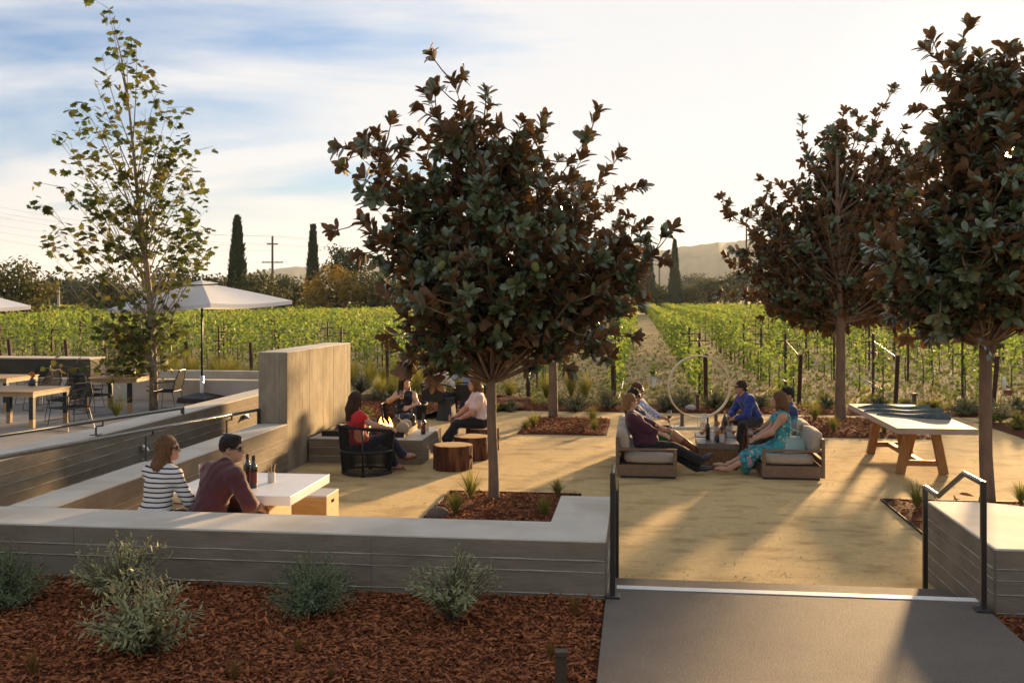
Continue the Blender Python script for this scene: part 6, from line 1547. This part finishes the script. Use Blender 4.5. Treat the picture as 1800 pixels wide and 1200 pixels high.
def person(label, loc, rz, seat, lean, rw, lw, ra, la, head=(0, 0), rp=(.6, -.6, -.5), lp=(-.6, -.6, -.5), rk=(.1, .3, 1), lk=(-.1, .3, 1), rfd=None, lfd=None, twist=0, male=False,
           skin='fair', hair=('brown', 'long'), top=None, bottom=None, shoes=None, shades=False, curl=(.5, .5), side=0.0, extra=None, sc=1.0):
    S_ = SP * sc
    t = thing('person', label, 'person', loc, R(rz)); t.scale = (S_, S_, S_)
    seat = seat / S_
    f_ = R(lean); u = A3(math.sin(R(side)), math.sin(f_), math.cos(f_)); u = nrm(u); tw = R(twist); rt = A3(math.cos(tw), math.sin(tw), 0); fw = nrm(np.cross(u, rt)) ; fw = nrm(np.cross(u, rt)); rt = nrm(np.cross(fw, u)); Mt = np.stack([rt, fw, u], 1)
    I3 = np.eye(3); shw = .185 if male else .160; b = 1.10 if male else 1.0
    pel = A3(0, 0, seat + .105); ab = pel + u * .17; ch = pel + u * .335; nb = pel + u * .485 + fw * .012
    body = [El(pel, I3, (.152, .112, .105), .05), El(ab, Mt, (.135 * b, .100 * b, .15), .06), El(ch, Mt, (.152 * b, .108 * b, .17), .06)]
    S = {+1: nb - u * .055 + rt * shw, -1: nb - u * .055 - rt * shw}
    yoke = [C(S[1], S[-1], .058 * b, k=.07), C(nb - u * .03 + rt * .06, nb - u * .03 - rt * .06, .055 * b, k=.06)]
    body += yoke
    bust = []
    if not male: bust = [El(ch + u * .03 + fw * .085 + rt * s * .07, Mt, (.062, .055, .062), .04) for s in (1, -1)]; body += bust
    hdir = nrm(u * .55 + A3(0, .10, .45)); hc = nb + hdir * .185 + fw * .015
    yaw, pit = R(head[0]), R(head[1]); Mh = rotm((0, 0, 1), yaw) @ rotm((1, 0, 0), pit); hf, hu, hr = Mh @ A3(0, 1, 0), Mh @ A3(0, 0, 1), Mh @ A3(1, 0, 0); Mh = np.stack([hr, hf, hu], 1)
    neck = [C(nb - u * .02, hc - hu * .06 - hf * .015, .056 * b, .050 * b, .04)]
    hd = [El(hc + hu * .022 - hf * .012, Mh, (.074, .093, .098), .02), El(hc + hf * .022 - hu * .03, Mh, (.062, .072, .082), .03), El(hc + hf * .050 - hu * .085, Mh, (.042 * b, .045, .034), .03),
          C(hc + hf * .088 + hu * .012, hc + hf * .109 - hu * .028, .008, .0125, .018), El(hc + hf * .088 - hu * .062, Mh, (.024, .014, .012), .012), El(hc + hf * .080 + hu * .028, Mh, (.050, .016, .012), .02)]
    hd += [El(hc + hr * s * .073 - hf * .006 - hu * .012, Mh, (.010, .022, .032), .012) for s in (1, -1)]
    body += neck + hd
    arm = {}; leg = {}; hands = []
    tops = {'torso': [body[0], body[1], body[2]] + yoke + bust}
    for s, wt, pole, cu in ((1, rw, rp, curl[0]), (-1, lw, lp, curl[1])):
        e, w = ik(S[s], np.asarray(wt, float), .285, .25, pole); arm[s] = (S[s], e, w)
        body += [C(S[s], e, .050 * b, .040 * b, .05), C(e, w, .041 * b, .027 * b, .03), C(e, e + (w - e) * .45, .042 * b, .038 * b, .04)]
        d = nrm(w - e); d = nrm(d + A3(0, .25, -.05)); pn = nrm(np.cross(d, A3(-s, .2, .3))) if cu < 2 else A3(0, 0, -1); pn = A3(-s * .75, .1, -.65); pn = nrm(pn - d * (pn @ d)); sd = nrm(np.cross(pn, d)); sd = sd if sd @ A3(0, .3, 1) > 0 else -sd
        kn = w + d * .088; hands.append((w, d, pn, kn))
        body += [C(w, kn + sd * .026, .021, .013, .02), C(w, kn + sd * .009, .022, .013, .015), C(w, kn - sd * .009, .022, .013, .015), C(w, kn - sd * .026, .020, .012, .015)]
        for q, (o, L) in enumerate(((.030, .070), (.010, .079), (-.010, .073), (-.029, .057))):
            a0 = kn + sd * o; d1 = nrm(d * math.cos(cu * .75) + pn * math.sin(cu * .75) + sd * o * 1.2); a1 = a0 + d1 * L * .52; d2 = nrm(d * math.cos(cu * 1.9) + pn * math.sin(cu * 1.9)); a2 = a1 + d2 * L * .48
            body += [C(a0, a1, .0098, .0088, .006), C(a1, a2, .0088, .0075, .005)]
        th0 = w + d * .028 + sd * .022; td = nrm(d * .65 + sd * .75 + pn * .35); th1 = th0 + td * .045; td2 = nrm(d * .9 + sd * .15 + pn * (.3 + .4 * cu)); body += [C(th0, th1, .014, .0105, .015), C(th1, th1 + td2 * .035, .0105, .0085, .006)]
    for s, at, pole, fd in ((1, ra, rk, rfd), (-1, la, lk, lfd)):
        hp = pel + A3(s * .088, .02, -.015); kn, an = ik(hp, np.asarray(at, float), .43, .42, pole); leg[s] = (hp, kn, an)
        body += [C(hp, kn, .088, .056, .05), C(kn, an, .054, .037, .03), C(kn + (an - kn) * .12, kn + (an - kn) * .42, .052, .052, .05)]
        fd = nrm(fd if fd is not None else (0, 1, -.12)); sh = nrm(an - kn); fd = nrm(fd); heel = an - fd * .035 + sh * .045; toe = an + fd * .165 + sh * .058
        foot = [C(heel, an + fd * .10 + sh * .055, .034, .033, .03), C(an + fd * .08 + sh * .05, toe, .036, .024, .03), C(an, heel, .038, .034, .03)]
        leg[s] += (foot,); body += foot
    if hair[1] != 'bald': pass
    hb = link('body', sdf_mesh('body', body, .0085, SKIN[skin]), t)
    inf = lambda p, g, k=None: (('c', p[1], p[2], p[3] + g, p[4] + g, k or p[5]) if p[0] == 'c' else ('e', p[1], p[2], p[3] + g, k or p[4]))
    # ---- top
    if top:
        g = top.get('g', .013); pr = [inf(p, g) for p in tops['torso'][1:]] + [inf(El(pel + u * .05, I3, (.160, .122, .135)), g)]
        sl = top.get('sleeve', 2)
        for s in (1, -1):
            a, e, w = arm[s]
            if sl > 0:
                m = min(1, sl); pr.append(C(a, a + (e - a) * m, .050 * b + g + .004, .043 * b + g + top.get('cuff', 0), .05))
            if sl > 1: m = sl - 1; pr.append(C(e, e + (w - e) * m, .043 * b + g, .034 * b + g - .004, .03))
        if top.get('collar'): pr.append(C(nb + u * .0 + fw * .01, nb + u * .028 + fw * .0, .062 * b, .064 * b, .02))
        cuts = []
        if top.get('neck'): pass
        if sl == 0:   # sleeveless: keep only the inner part of the yoke
            pr = [p for p in pr if not (p[0] == 'c' and np.allclose(p[1], S[1]))] + [C(nb - u * .05 + rt * .10, nb - u * .05 - rt * .10, .058 + g, k=.05)]
        hem = top.get('hem', 0)
        if hem:
            pr += [C(pel + u * .02 + rt * .07, pel - A3(0, 0, 1) * .0 + fw * hem + rt * .08, .09 + g, .085 + g, .05), C(pel + u * .02 - rt * .07, pel + fw * hem - rt * .08, .09 + g, .085 + g, .05)]
        if top.get('ruffle'):
            for s in (1, -1):
                a, e, w = arm[s]; pr += [C(a + A3(0, 0, .01), a + (e - a) * .16, .074, .092, .03)]
        subs = []
        nz = top.get('vneck', 0)
        if nz: subs.append(C(nb + fw * .10 + u * .05, nb + fw * .15 - u * nz, .055, .012, .01))
        link(top.get('name', 'shirt'), sdf_mesh('shirt', pr, .0095, top['mat'], wr=top.get('wr', .006), subs=subs), t)
        if top.get('collar'):
            cm = top.get('cmat', top['mat']); V = []; n = 18
            for i in range(n + 1):
                a = R(-60) + (2 * PI - R(60)) * i / n; a = PI / 2 + R(22) + (2 * PI - R(44)) * i / n; q = nb + rt * math.cos(a) * .070 * b + fw * (math.sin(a) * .068 * b + .004); drop = .030 + .030 * max(0, math.sin(a)) ** 3
                V += [q + u * .042, q + (rt * math.cos(a) + fw * math.sin(a)) * .022 + u * (.012 - drop * .6)]
            MB().add([tuple(v) for v in V], [(2 * i, 2 * i + 1, 2 * i + 3, 2 * i + 2) for i in range(n)]).build('collar', cm, t, smooth=True)
    # ---- trousers, skirt, dress
    if bottom:
        g = bottom.get('g', .012); kind = bottom.get('kind', 'trousers'); pr = [El(pel + A3(0, 0, -.005), I3, (.170 + g, .130 + g, .112 + g), .05)]; cuts = []; ln = bottom.get('len', 2.0)
        for s in (1, -1):
            hp, kn, an, foot = leg[s]; m = min(1, ln)
            pr.append(C(hp, hp + (kn - hp) * m, .090 + g, .056 + (.090 - .056) * (1 - m) + g + bottom.get('knee', .004), .05))
            if ln > 1: m = ln - 1; pr.append(C(kn, kn + (an - kn) * m, .058 + g, .046 + g + bottom.get('flare', .012), .04))
        if kind in ('skirt', 'dress'):
            k1, k2 = leg[1][1], leg[-1][1]; mm = (k1 + k2) / 2; m = min(1, ln)
            e1 = leg[1][0] + (k1 - leg[1][0]) * m; e2 = leg[-1][0] + (k2 - leg[-1][0]) * m
            pr += [C(pel + A3(0, .05, 0), (e1 + e2) / 2, .11, .075, .06), C(e1, e2, .062 + g, k=.05)]
            if ln > 1:
                for s in (1, -1):
                    kn, an = leg[s][1], leg[s][2]; q = kn + (an - kn) * (ln - 1); pr.append(C(kn, A3(q[0] * 1.15, q[1] - .06, max(.05, q[2] * .9)), .07, .095, .06))
                q = (leg[1][2] + leg[-1][2]) / 2; pr.append(C(mm + A3(0, -.03, -.02), A3(q[0] - .02, q[1] - .24, .10), .075, .085, .07))
        link(bottom.get('name', 'trousers'), sdf_mesh('trousers', pr, .0095, bottom['mat'], wr=bottom.get('wr', .006)), t)
    # ---- shoes
    if shoes:
        for s in (1, -1):
            hp, kn, an, foot = leg[s]; pr = [inf(p, .007) for p in foot]; kd = shoes.get('kind', 'shoe')
            if kd == 'boot': pr.append(C(an, an + (kn - an) * shoes.get('shaft', .35), .046, .056 + .012 * shoes.get('shaft', .35), .03))
            if kd == 'sandal':
                ft = foot[0]; fdv = nrm(foot[1][2] - foot[0][1]); up = nrm(kn - an); mb = MB(); sd = nrm(np.cross(fdv, up))
                base = foot[0][1] - up * .034; n = 7; V = []
                for i in range(n):
                    f = i / (n - 1); c = foot[0][1] + (foot[1][2] - foot[0][1]) * f + fdv * (.02 * (f * 2 - 1)); w_ = .030 + .012 * math.sin(f * PI)
                    lw_ = -.032 + (.010 if f > .8 else 0); V += [c + sd * w_ + up * lw_, c - sd * w_ + up * lw_, c - sd * w_ + up * (lw_ - .024), c + sd * w_ + up * (lw_ - .024)]
                mb.add([tuple(v) for v in V], [(4 * i + k, 4 * i + (k + 1) % 4, 4 * (i + 1) + (k + 1) % 4, 4 * (i + 1) + k) for i in range(n - 1) for k in range(4)] + [(3, 2, 1, 0), tuple(4 * (n - 1) + k for k in range(4))])
                so = mb.build('shoe', shoes['mat'], t)
                for cpt, rr in ((foot[1][1] + fdv * .05, .034), (an + up * .012, .043)):
                    MB().tube([tuple(cpt + (sd * math.cos(a) + (up * .9 + fdv * .25) * math.sin(a)) * rr) for a in [2 * PI * i / 14 for i in range(15)]], .006, 5).build('shoe_strap', shoes['mat'], t)
                continue
            link('shoe', sdf_mesh('shoe', pr, .0095, shoes['mat']), t)
    # ---- hair
    hk, hs = hair; hm = HAIR[hk]; pr = [El(hc + hu * .030 - hf * .018, Mh, (.086, .102, .102), .02)]
    face = [El(hc + hf * .088 - hu * .042, Mh, (.064, .066, .092), .01)]
    cuts = []
    dn = A3(0, 0, -1)
    if hs == 'short':
        pr = [El(hc + hu * .034 - hf * .016, Mh, (.083, .100, .096), .02)]; face = [El(hc + hf * .085 - hu * .06, Mh, (.075, .075, .098), .01), El(hc + hf * .02 - hu * .11, Mh, (.10, .075, .085), .01), El(hc - hu * .15, Mh, (.12, .14, .07), .01)]
        pr.append(El(hc + hu * .098 + hf * .035, Mh, (.058, .052, .022), .03))
    if hs in ('long', 'verylong', 'shoulder'):
        L = {'long': .30, 'verylong': .36, 'shoulder': .20}[hs]; bk = hc - hf * .055
        for s in (-1, -.5, 0, .5, 1):
            a = bk + hr * s * .066 + hu * .02 + hf * (.035 if abs(s) == 1 else 0); out_ = nrm(-hf * .35 - fw * .9); e = a + dn * (L + .03 * math.sin(s * 7)) + out_ * .075 + hr * s * .018; m_ = a + dn * L * .5 + out_ * .045 + hr * s * .02
            pr += [C(a, m_, .050, .048, .03), C(m_, e, .048, .022, .03)]
        if hs != 'shoulder' or True:
            for s in (-1, 1): a = hc + hr * s * .070 + hf * .012 + hu * .03; e = a + dn * (L * .85) + hf * .006 + hr * s * .012; pr.append(C(a, e, .022, .020, .03))
    if hs == 'bun':
        pr.append(El(hc - hf * .125 - hu * .03, Mh, (.042, .036, .042), .02))
    if hs == 'lowbun':
        pr += [El(hc - hf * .055 - hu * .045, Mh, (.074, .062, .07), .03), El(hc - hf * .085 - hu * .105, Mh, (.052, .036, .034), .02)]
    if hs == 'pulled':
        pr.append(El(hc - hf * .118 - hu * .035, Mh, (.036, .030, .036), .012))
    if hs == 'bob': 
        for s in (-1, -.4, .4, 1): a = hc + hr * s * .07 - hf * .03; pr.append(C(a, a + dn * .15 + hr * s * .01, .038, .024, .03))
    link('hair', sdf_mesh('hair', pr, .0075, hm, subs=face, streak=(hc, .0042 if hs != 'short' else .0018, 15), wr=.0015 if hs != 'short' else .006), t)
    if hair[1] == 'short' and male and extra == 'beard':
        link('beard', sdf_mesh('beard', [El(hc + hf * .046 - hu * .088, Mh, (.052, .052, .042), .03)], .007, hm, subs=[El(hc + hf * .10 - hu * .045, Mh, (.04, .04, .035), .01)]), t)
    # ---- face details
    for s in (1, -1):
        p = hc + hf * .0835 + hr * s * .031 + hu * .004
        if not shades:
            MB().ball((0, 0, 0), .0095, 8, 6).build('eye', M_eye, t, smooth=True, loc=tuple(p - hf * .003))
            MB().tube([tuple(p + hu * .019 - hr * s * .014 + hf * .006), tuple(p + hu * .024 + hf * .005), tuple(p + hu * .018 + hr * s * .017 - hf * .004)], .0032, 4).build('eyebrow', hm, t)
    MB().tube([tuple(hc + hf * .096 - hu * .061 - hr * .020 - hf * .008), tuple(hc + hf * .1005 - hu * .063), tuple(hc + hf * .096 - hu * .061 + hr * .020 - hf * .008)], .0052, 5).build('lips', M_lip, t, smooth=True)
    if shades:
        g = thing('sunglasses', None, None); g.parent = t
        for s in (1, -1):
            c = hc + hf * .096 + hr * s * .034 + hu * .004; V = []
            for i in range(14):
                a = 2 * PI * i / 14; V.append(c + hr * math.cos(a) * .031 + hu * math.sin(a) * .023 - hf * .012 * abs(math.cos(a)) * (1 if math.cos(a) * s > 0 else .2))
            V2 = [v - hf * .006 for v in V]; MB().add([tuple(v) for v in V + V2], [tuple(range(14)), tuple(reversed(range(14, 28)))] + [(i, 14 + i, 14 + (i + 1) % 14, (i + 1) % 14) for i in range(14)]).build('lens', M_lens, g)
            MB().tube([tuple(c + hr * s * .028 + hu * .006 - hf * .006), tuple(hc + hr * s * .084 + hf * .05 + hu * .008), tuple(hc + hr * s * .086 - hf * .005 + hu * .0)], .005, 5).build('temple', M_black, g)
        MB().tube([tuple(hc + hf * .099 + hr * .008 + hu * .008), tuple(hc + hf * .099 - hr * .008 + hu * .008)], .0045, 5).build('bridge', M_black, g)
    # where each hand is, in the world
    Mw = Matrix.Translation(Vector(loc)) @ Matrix.Rotation(R(rz), 4, 'Z') @ Matrix.Scale(S_, 4)
    out = {}
    for nm, (w, d, pn, kn) in zip('rl', hands): out[nm] = Mw @ Vector(kn + d * .025 + pn * .035)
    out['t'] = t; out['M'] = Mw; out['arm'] = arm
    return out
def striped(name, c1, c2, scale, band=.5, axis='Z'):
    m = bpy.data.materials.new(name); m.use_nodes = True; tr = m.node_tree; b = tr.nodes['Principled BSDF']; L = tr.links.new; b.inputs['Roughness'].default_value = .9; b.inputs['Specular IOR Level'].default_value = .2
    tc = N(tr, 'ShaderNodeTexCoord'); wv = N(tr, 'ShaderNodeTexWave', bands_direction=axis); wv.inputs['Scale'].default_value = scale; wv.inputs['Distortion'].default_value = .6; wv.inputs['Detail'].default_value = 1; L(tc.outputs['Object'], wv.inputs['Vector'])
    mr = N(tr, 'ShaderNodeMapRange'); L(wv.outputs['Fac'], mr.inputs['Value']); mr.inputs['From Min'].default_value = band - .06; mr.inputs['From Max'].default_value = band + .06
    mx = N(tr, 'ShaderNodeMix', data_type='RGBA'); L(mr.outputs[0], mx.inputs['Factor']); mx.inputs['A'].default_value = lin(c1); mx.inputs['B'].default_value = lin(c2); L(mx.outputs['Result'], b.inputs['Base Color']); MATS[name] = m
    return m
def floral(name):
    m = bpy.data.materials.new(name); m.use_nodes = True; tr = m.node_tree; b = tr.nodes['Principled BSDF']; L = tr.links.new; b.inputs['Roughness'].default_value = .85; b.inputs['Specular IOR Level'].default_value = .2
    tc = N(tr, 'ShaderNodeTexCoord'); col = None; base = (.055, .30, .33)
    for i, (sc_, c, lo) in enumerate(((9, (.03, .17, .19), .53), (13, (.55, .20, .24), .62), (17, (.55, .45, .20), .66), (15, (.45, .52, .48), .65))):
        nz = N(tr, 'ShaderNodeTexNoise'); nz.inputs['Scale'].default_value = sc_; nz.inputs['Detail'].default_value = 2; mp = N(tr, 'ShaderNodeMapping'); mp.inputs['Location'].default_value = (i * 3.7, i * 1.3, i); L(tc.outputs['Object'], mp.inputs[0]); L(mp.outputs[0], nz.inputs['Vector'])
        mr = N(tr, 'ShaderNodeMapRange'); L(nz.outputs['Fac'], mr.inputs['Value']); mr.inputs['From Min'].default_value = lo; mr.inputs['From Max'].default_value = lo + .03
        mx = N(tr, 'ShaderNodeMix', data_type='RGBA'); L(mr.outputs[0], mx.inputs['Factor']); mx.inputs['B'].default_value = lin(c)
        if col is None: mx.inputs['A'].default_value = lin(base)
        else: L(col, mx.inputs['A'])
        col = mx.outputs['Result']
    L(col, b.inputs['Base Color']); MATS[name] = m
    return m
def zbands(name, stops):
    m = bpy.data.materials.new(name); m.use_nodes = True; tr = m.node_tree; b = tr.nodes['Principled BSDF']; L = tr.links.new; b.inputs['Roughness'].default_value = .85
    tc = N(tr, 'ShaderNodeTexCoord'); sp = N(tr, 'ShaderNodeSeparateXYZ'); L(tc.outputs['Object'], sp.inputs[0]); wv = N(tr, 'ShaderNodeTexWave', bands_direction='X', wave_profile='TRI'); wv.inputs['Scale'].default_value = 5; L(tc.outputs['Object'], wv.inputs[0])
    ad = N(tr, 'ShaderNodeMath', operation='MULTIPLY_ADD'); L(wv.outputs['Fac'], ad.inputs[0]); ad.inputs[1].default_value = .05; L(sp.outputs['Z'], ad.inputs[2])
    cr = N(tr, 'ShaderNodeValToRGB'); cr.color_ramp.interpolation = 'CONSTANT'; L(ad.outputs[0], cr.inputs[0]); e = cr.color_ramp.elements; e[0].position = 0; e[0].color = lin(stops[0][1]); e[1].position = stops[1][0]; e[1].color = lin(stops[1][1])
    for p, c in stops[2:]: q = e.new(p); q.color = lin(c)
    L(cr.outputs[0], b.inputs['Base Color']); MATS[name] = m
    return m
M_jean = cloth('blue_denim', (.045, .075, .15)); M_djean = cloth('dark_denim', (.020, .028, .055)); M_blk = cloth('black_cloth', (.014, .014, .016), (.010, .010, .012)); M_grey = cloth('charcoal_cloth', (.050, .047, .043)); M_leath = material('tan_leather', (.17, .062, .022), rough=.5); M_rubber = material('navy_rubber_boot', (.016, .019, .030), rough=.25, spec=.6)
# -- lower left table
person('woman in navy-striped white top with long hair, seated behind the wall', (-4.24, 8.33, 0), -22, .45, 12, (.14, .36, .66), (.02, .42, .66), (.15, .42, .09), (-.1, .45, .09), head=(-48, 2), rp=(.9, -.4, -.6), lp=(-.8, -.3, -.5), skin='rosy', hair=('light', 'verylong'),
       top=dict(mat=striped('breton_stripe', (.66, .62, .56), (.012, .014, .03), 7.2, .78), sleeve=1.35, wr=.006, hem=.10), bottom=dict(mat=M_jean), shoes=dict(mat=M_black), shades=True)
person('man in maroon shirt and sunglasses seated behind the wall, looking right', (-3.76, 8.30, 0), -32, .45, 24, (.24, .40, .64), (.12, .44, .66), (.15, .46, .09), (-.12, .42, .09), head=(-50, -2), rp=(.9, -.5, -.5), lp=(-.9, -.4, -.5), male=True, skin='tan', hair=('dark', 'short'),
       top=dict(mat=cloth('maroon_shirt', (.085, .020, .022)), sleeve=1.6, collar=True, g=.02, wr=.010, hem=.10), bottom=dict(mat=M_djean), shoes=dict(mat=M_black), shades=True, sc=1.06)
# -- fire table group
person('woman in ruffled red blouse in the barrel chair, arm along its rail', (-3.95, 13.86, 0), -52, .33, -10, (.34, .34, .70), (-.26, .30, .62), (.02, .70, .24), (-.05, .58, .10), head=(18, -4), rp=(.8, -.3, -.2), lp=(-.8, -.3, -.3), rk=(.25, .3, 1), rfd=(.1, .9, .1), skin='rosy', hair=('brown', 'long'),
       top=dict(mat=cloth('red_blouse', (.60, .020, .018)), sleeve=.12, ruffle=True, g=.02, wr=.006, hem=.06), bottom=dict(mat=M_djean), shoes=dict(mat=M_leath, kind='sandal'), curl=(.5, .4))
q = person('woman in sleeveless black top facing the viewer, raising a wine glass', (-4.04, 16.98, 0), 188, .33, -24, (.10, .24, .86), (-.12, .26, .68), (-.26, .56, .14), (-.02, .50, .09), head=(42, 0), rp=(1, -.1, -.55), lp=(-1, -.1, -.45), rk=(-.45, .4, 1), rfd=(-.3, .8, -.2), skin='fair', hair=('dark', 'verylong'),
           top=dict(mat=M_blk, sleeve=0, g=.011, vneck=.10), bottom=dict(mat=M_djean, g=.010), shoes=dict(mat=M_black), curl=(1.0, .5))
wineglass('wine glass raised by the woman in black', q['r'] - Vector((0, 0, .10)), 'rose', s=1.05)
b3 = W(768, 737)
q = person('woman in cream blouse seen from behind in a woven armchair', (b3.x, b3.y + .02, 0), -12, .43, 4, (.30, .30, .72), (-.22, .28, .66), (.20, .46, .09), (.02, .48, .09), head=(4, 0), rk=(.3, .2, 1), skin='fair', hair=('brown', 'long'),
           top=dict(mat=cloth('cream_blouse', (.60, .54, .46)), sleeve=1.75, g=.02, wr=.009), bottom=dict(mat=M_djean), shoes=dict(mat=M_leath, kind='boot', shaft=.3), curl=(1.0, .4))
wineglass('wine glass held up by the woman in the cream blouse', q['r'] - Vector((0, 0, .10)), 'red', s=1.0)
b4 = W(826, 735)
person('grey-haired man in pale blue shirt seen from behind in a woven armchair', (b4.x, b4.y + .02, 0), 4, .43, 6, (.34, .26, .66), (-.40, .22, .70), (.14, .46, .09), (-.20, .50, .09), head=(-25, 0), lp=(-1, -.4, -.2), rp=(1, -.4, -.2), male=True, skin='tan', hair=('grey', 'short'),
       top=dict(mat=cloth('pale_blue_shirt', (.22, .31, .46)), sleeve=1.6, collar=True, g=.02, wr=.005), bottom=dict(mat=M_jean), shoes=dict(mat=M_leath))
q = person('woman in pale pink blouse and black trousers sitting on a log stump', (-2.57, 16.30, 0), 104, .375, 8, (.06, .46, .58), (-.10, .40, .56), (.02, .55, .10), (-.16, .66, .12), head=(14, -4), rp=(.6, -.5, -.6), lp=(-.6, -.6, -.6), lk=(.1, .4, 1), lfd=(0, .95, -.35), skin='rosy', hair=('light', 'shoulder'),
           top=dict(mat=cloth('pink_blouse', (.74, .58, .54)), sleeve=.62, g=.024, wr=.009, cuff=.018), bottom=dict(mat=M_blk, len=1.72, g=.018, flare=.04), shoes=dict(mat=M_black, kind='sandal'), curl=(.9, .4))
wineglass('wine glass held on the knee by the woman in pink', q['r'] - Vector((0, 0, .11)), 'rose', s=1.05)
# -- sofa group
q = person('blond woman in plum sweater leaning back at the near end of the left sofa', (.08, 14.42, 0), -92, .325, -24, (.02, .36, .56), (-.10, .44, .62), (.04, .83, .24), (-.06, .80, .10), head=(32, 0), rp=(.8, -.5, -.6), lp=(-.7, -.4, -.5), rk=(.1, .2, 1), rfd=(.1, .75, .55), lfd=(0, .85, .1), skin='fair', hair=('blond', 'lowbun'),
           top=dict(mat=cloth('plum_sweater', (.075, .018, .036)), sleeve=1.5, g=.018, hem=.14), bottom=dict(mat=M_blk), shoes=dict(mat=M_rubber, kind='boot', shaft=.85), curl=(.6, 1.0))
wineglass('empty wine glass held by the woman in plum', q['l'] - Vector((0, 0, .08)), None, s=1.1)
person('dark-haired woman in navy top and green skirt, middle of the left sofa', (.10, 15.10, 0), -94, .325, -20, (.12, .34, .54), (-.30, .12, .60), (.10, .78, .30), (-.10, .70, .09), head=(-14, 0), rp=(.7, -.5, -.6), lp=(-.9, -.4, -.3), rk=(.0, .3, 1), rfd=(.1, .9, -.1), skin='tan', hair=('dark', 'long'),
       top=dict(mat=cloth('navy_top', (.020, .028, .075)), sleeve=.35, g=.014), bottom=dict(mat=cloth('green_skirt', (.010, .17, .075)), kind='skirt', len=.80, name='skirt'), shoes=dict(mat=M_leath, kind='boot', shaft=.5), shades=True)
q = person('woman in blue-striped white shirt and sunglasses at the far end of the left sofa', (.04, 15.80, 0), -112, .335, -9, (.10, .36, .52), (-.20, .36, .66), (.10, .56, .09), (-.10, .60, .09), head=(10, -3), rp=(.8, -.4, -.5), lp=(-.8, -.4, -.5), skin='rosy', hair=('auburn', 'bob'),
           top=dict(mat=striped('shirt_stripe', (.60, .60, .64), (.16, .19, .38), 24, .6, 'X'), sleeve=1.5, collar=True, g=.022, wr=.005, hem=.10), bottom=dict(mat=M_blk), shoes=dict(mat=M_black), shades=True, curl=(.5, 1.0))
wineglass('glass of red wine held by the woman in the striped shirt', q['l'] - Vector((0, 0, .06)), 'red', s=1.1)
person('person in royal blue shirt and sunglasses leaning forward on a log stump', (1.92, 16.78, 0), 112, .405, 26, (.06, .50, .62), (-.08, .46, .60), (.22, .44, .09), (-.22, .46, .09), head=(-8, 6), rp=(.8, -.2, -.7), lp=(-.8, -.2, -.7), rk=(.35, .3, 1), lk=(-.35, .3, 1), male=True, skin='tan', hair=('brown', 'pulled'),
       top=dict(mat=cloth('royal_blue_shirt', (.028, .050, .23)), sleeve=1.75, collar=True, g=.02, wr=.010), bottom=dict(mat=M_blk), shoes=dict(mat=M_black), shades=True, sc=.97)
q = person('woman in long turquoise floral dress on the right sofa, holding a glass', (2.05, 14.52, 0), 90, .335, 2, (.05, .40, .56), (-.06, .40, .55), (.06, .82, .13), (-.10, .80, .10), head=(-12, -2), rp=(.6, -.5, -.7), lp=(-.6, -.5, -.7), lfd=(-.05, 1, .1), rfd=(0, 1, .1), skin='rosy', hair=('light', 'shoulder'),
           top=dict(mat=floral('turquoise_floral'), sleeve=0, g=.014, name='bodice', vneck=.0), bottom=dict(mat=MATS['turquoise_floral'], kind='dress', len=1.45, name='skirt', wr=.012), shoes=dict(mat=M_leath, kind='sandal'), curl=(.9, .6))
wineglass('wine glass held by the woman in the turquoise dress', q['r'] - Vector((0, 0, .06)), 'red', s=1.15)
person('dark-haired man in blue and grey jacket on the right sofa behind the dress', (2.20, 15.24, 0), 96, .335, -6, (.14, .42, .54), (-.16, .40, .54), (.12, .62, .09), (-.12, .60, .09), head=(14, 0), rp=(.8, -.4, -.6), lp=(-.8, -.4, -.6), male=True, skin='tan', hair=('dark', 'short'),
       top=dict(mat=zbands('blue_grey_jacket', [(0, (.36, .33, .30)), (.735, (.18, .42, .48)), (.80, (.05, .17, .36)), (.845, (.030, .055, .16))]), sleeve=1.0, collar=True, g=.022, wr=.004), bottom=dict(mat=M_grey, g=.018), shoes=dict(mat=M_black), extra='beard')
# ================================================================== evening haze in the air over the valley
def haze():
    m = bpy.data.materials.new('evening_haze'); m.use_nodes = True; t = m.node_tree; t.nodes.clear()
    out = N(t, 'ShaderNodeOutputMaterial'); v = N(t, 'ShaderNodeVolumePrincipled')
    v.inputs['Color'].default_value = (0.78, 0.87, 1.0, 1); v.inputs['Density'].default_value = 0.00011; v.inputs['Anisotropy'].default_value = 0.35
    t.links.new(v.outputs[0], out.inputs['Volume'])
    o = MB().box(-2700, 2700, -80, 3400, -8, 138).build('haze', m); tag(o, 'thin pale evening haze over the valley', 'haze', kind='stuff')
haze()
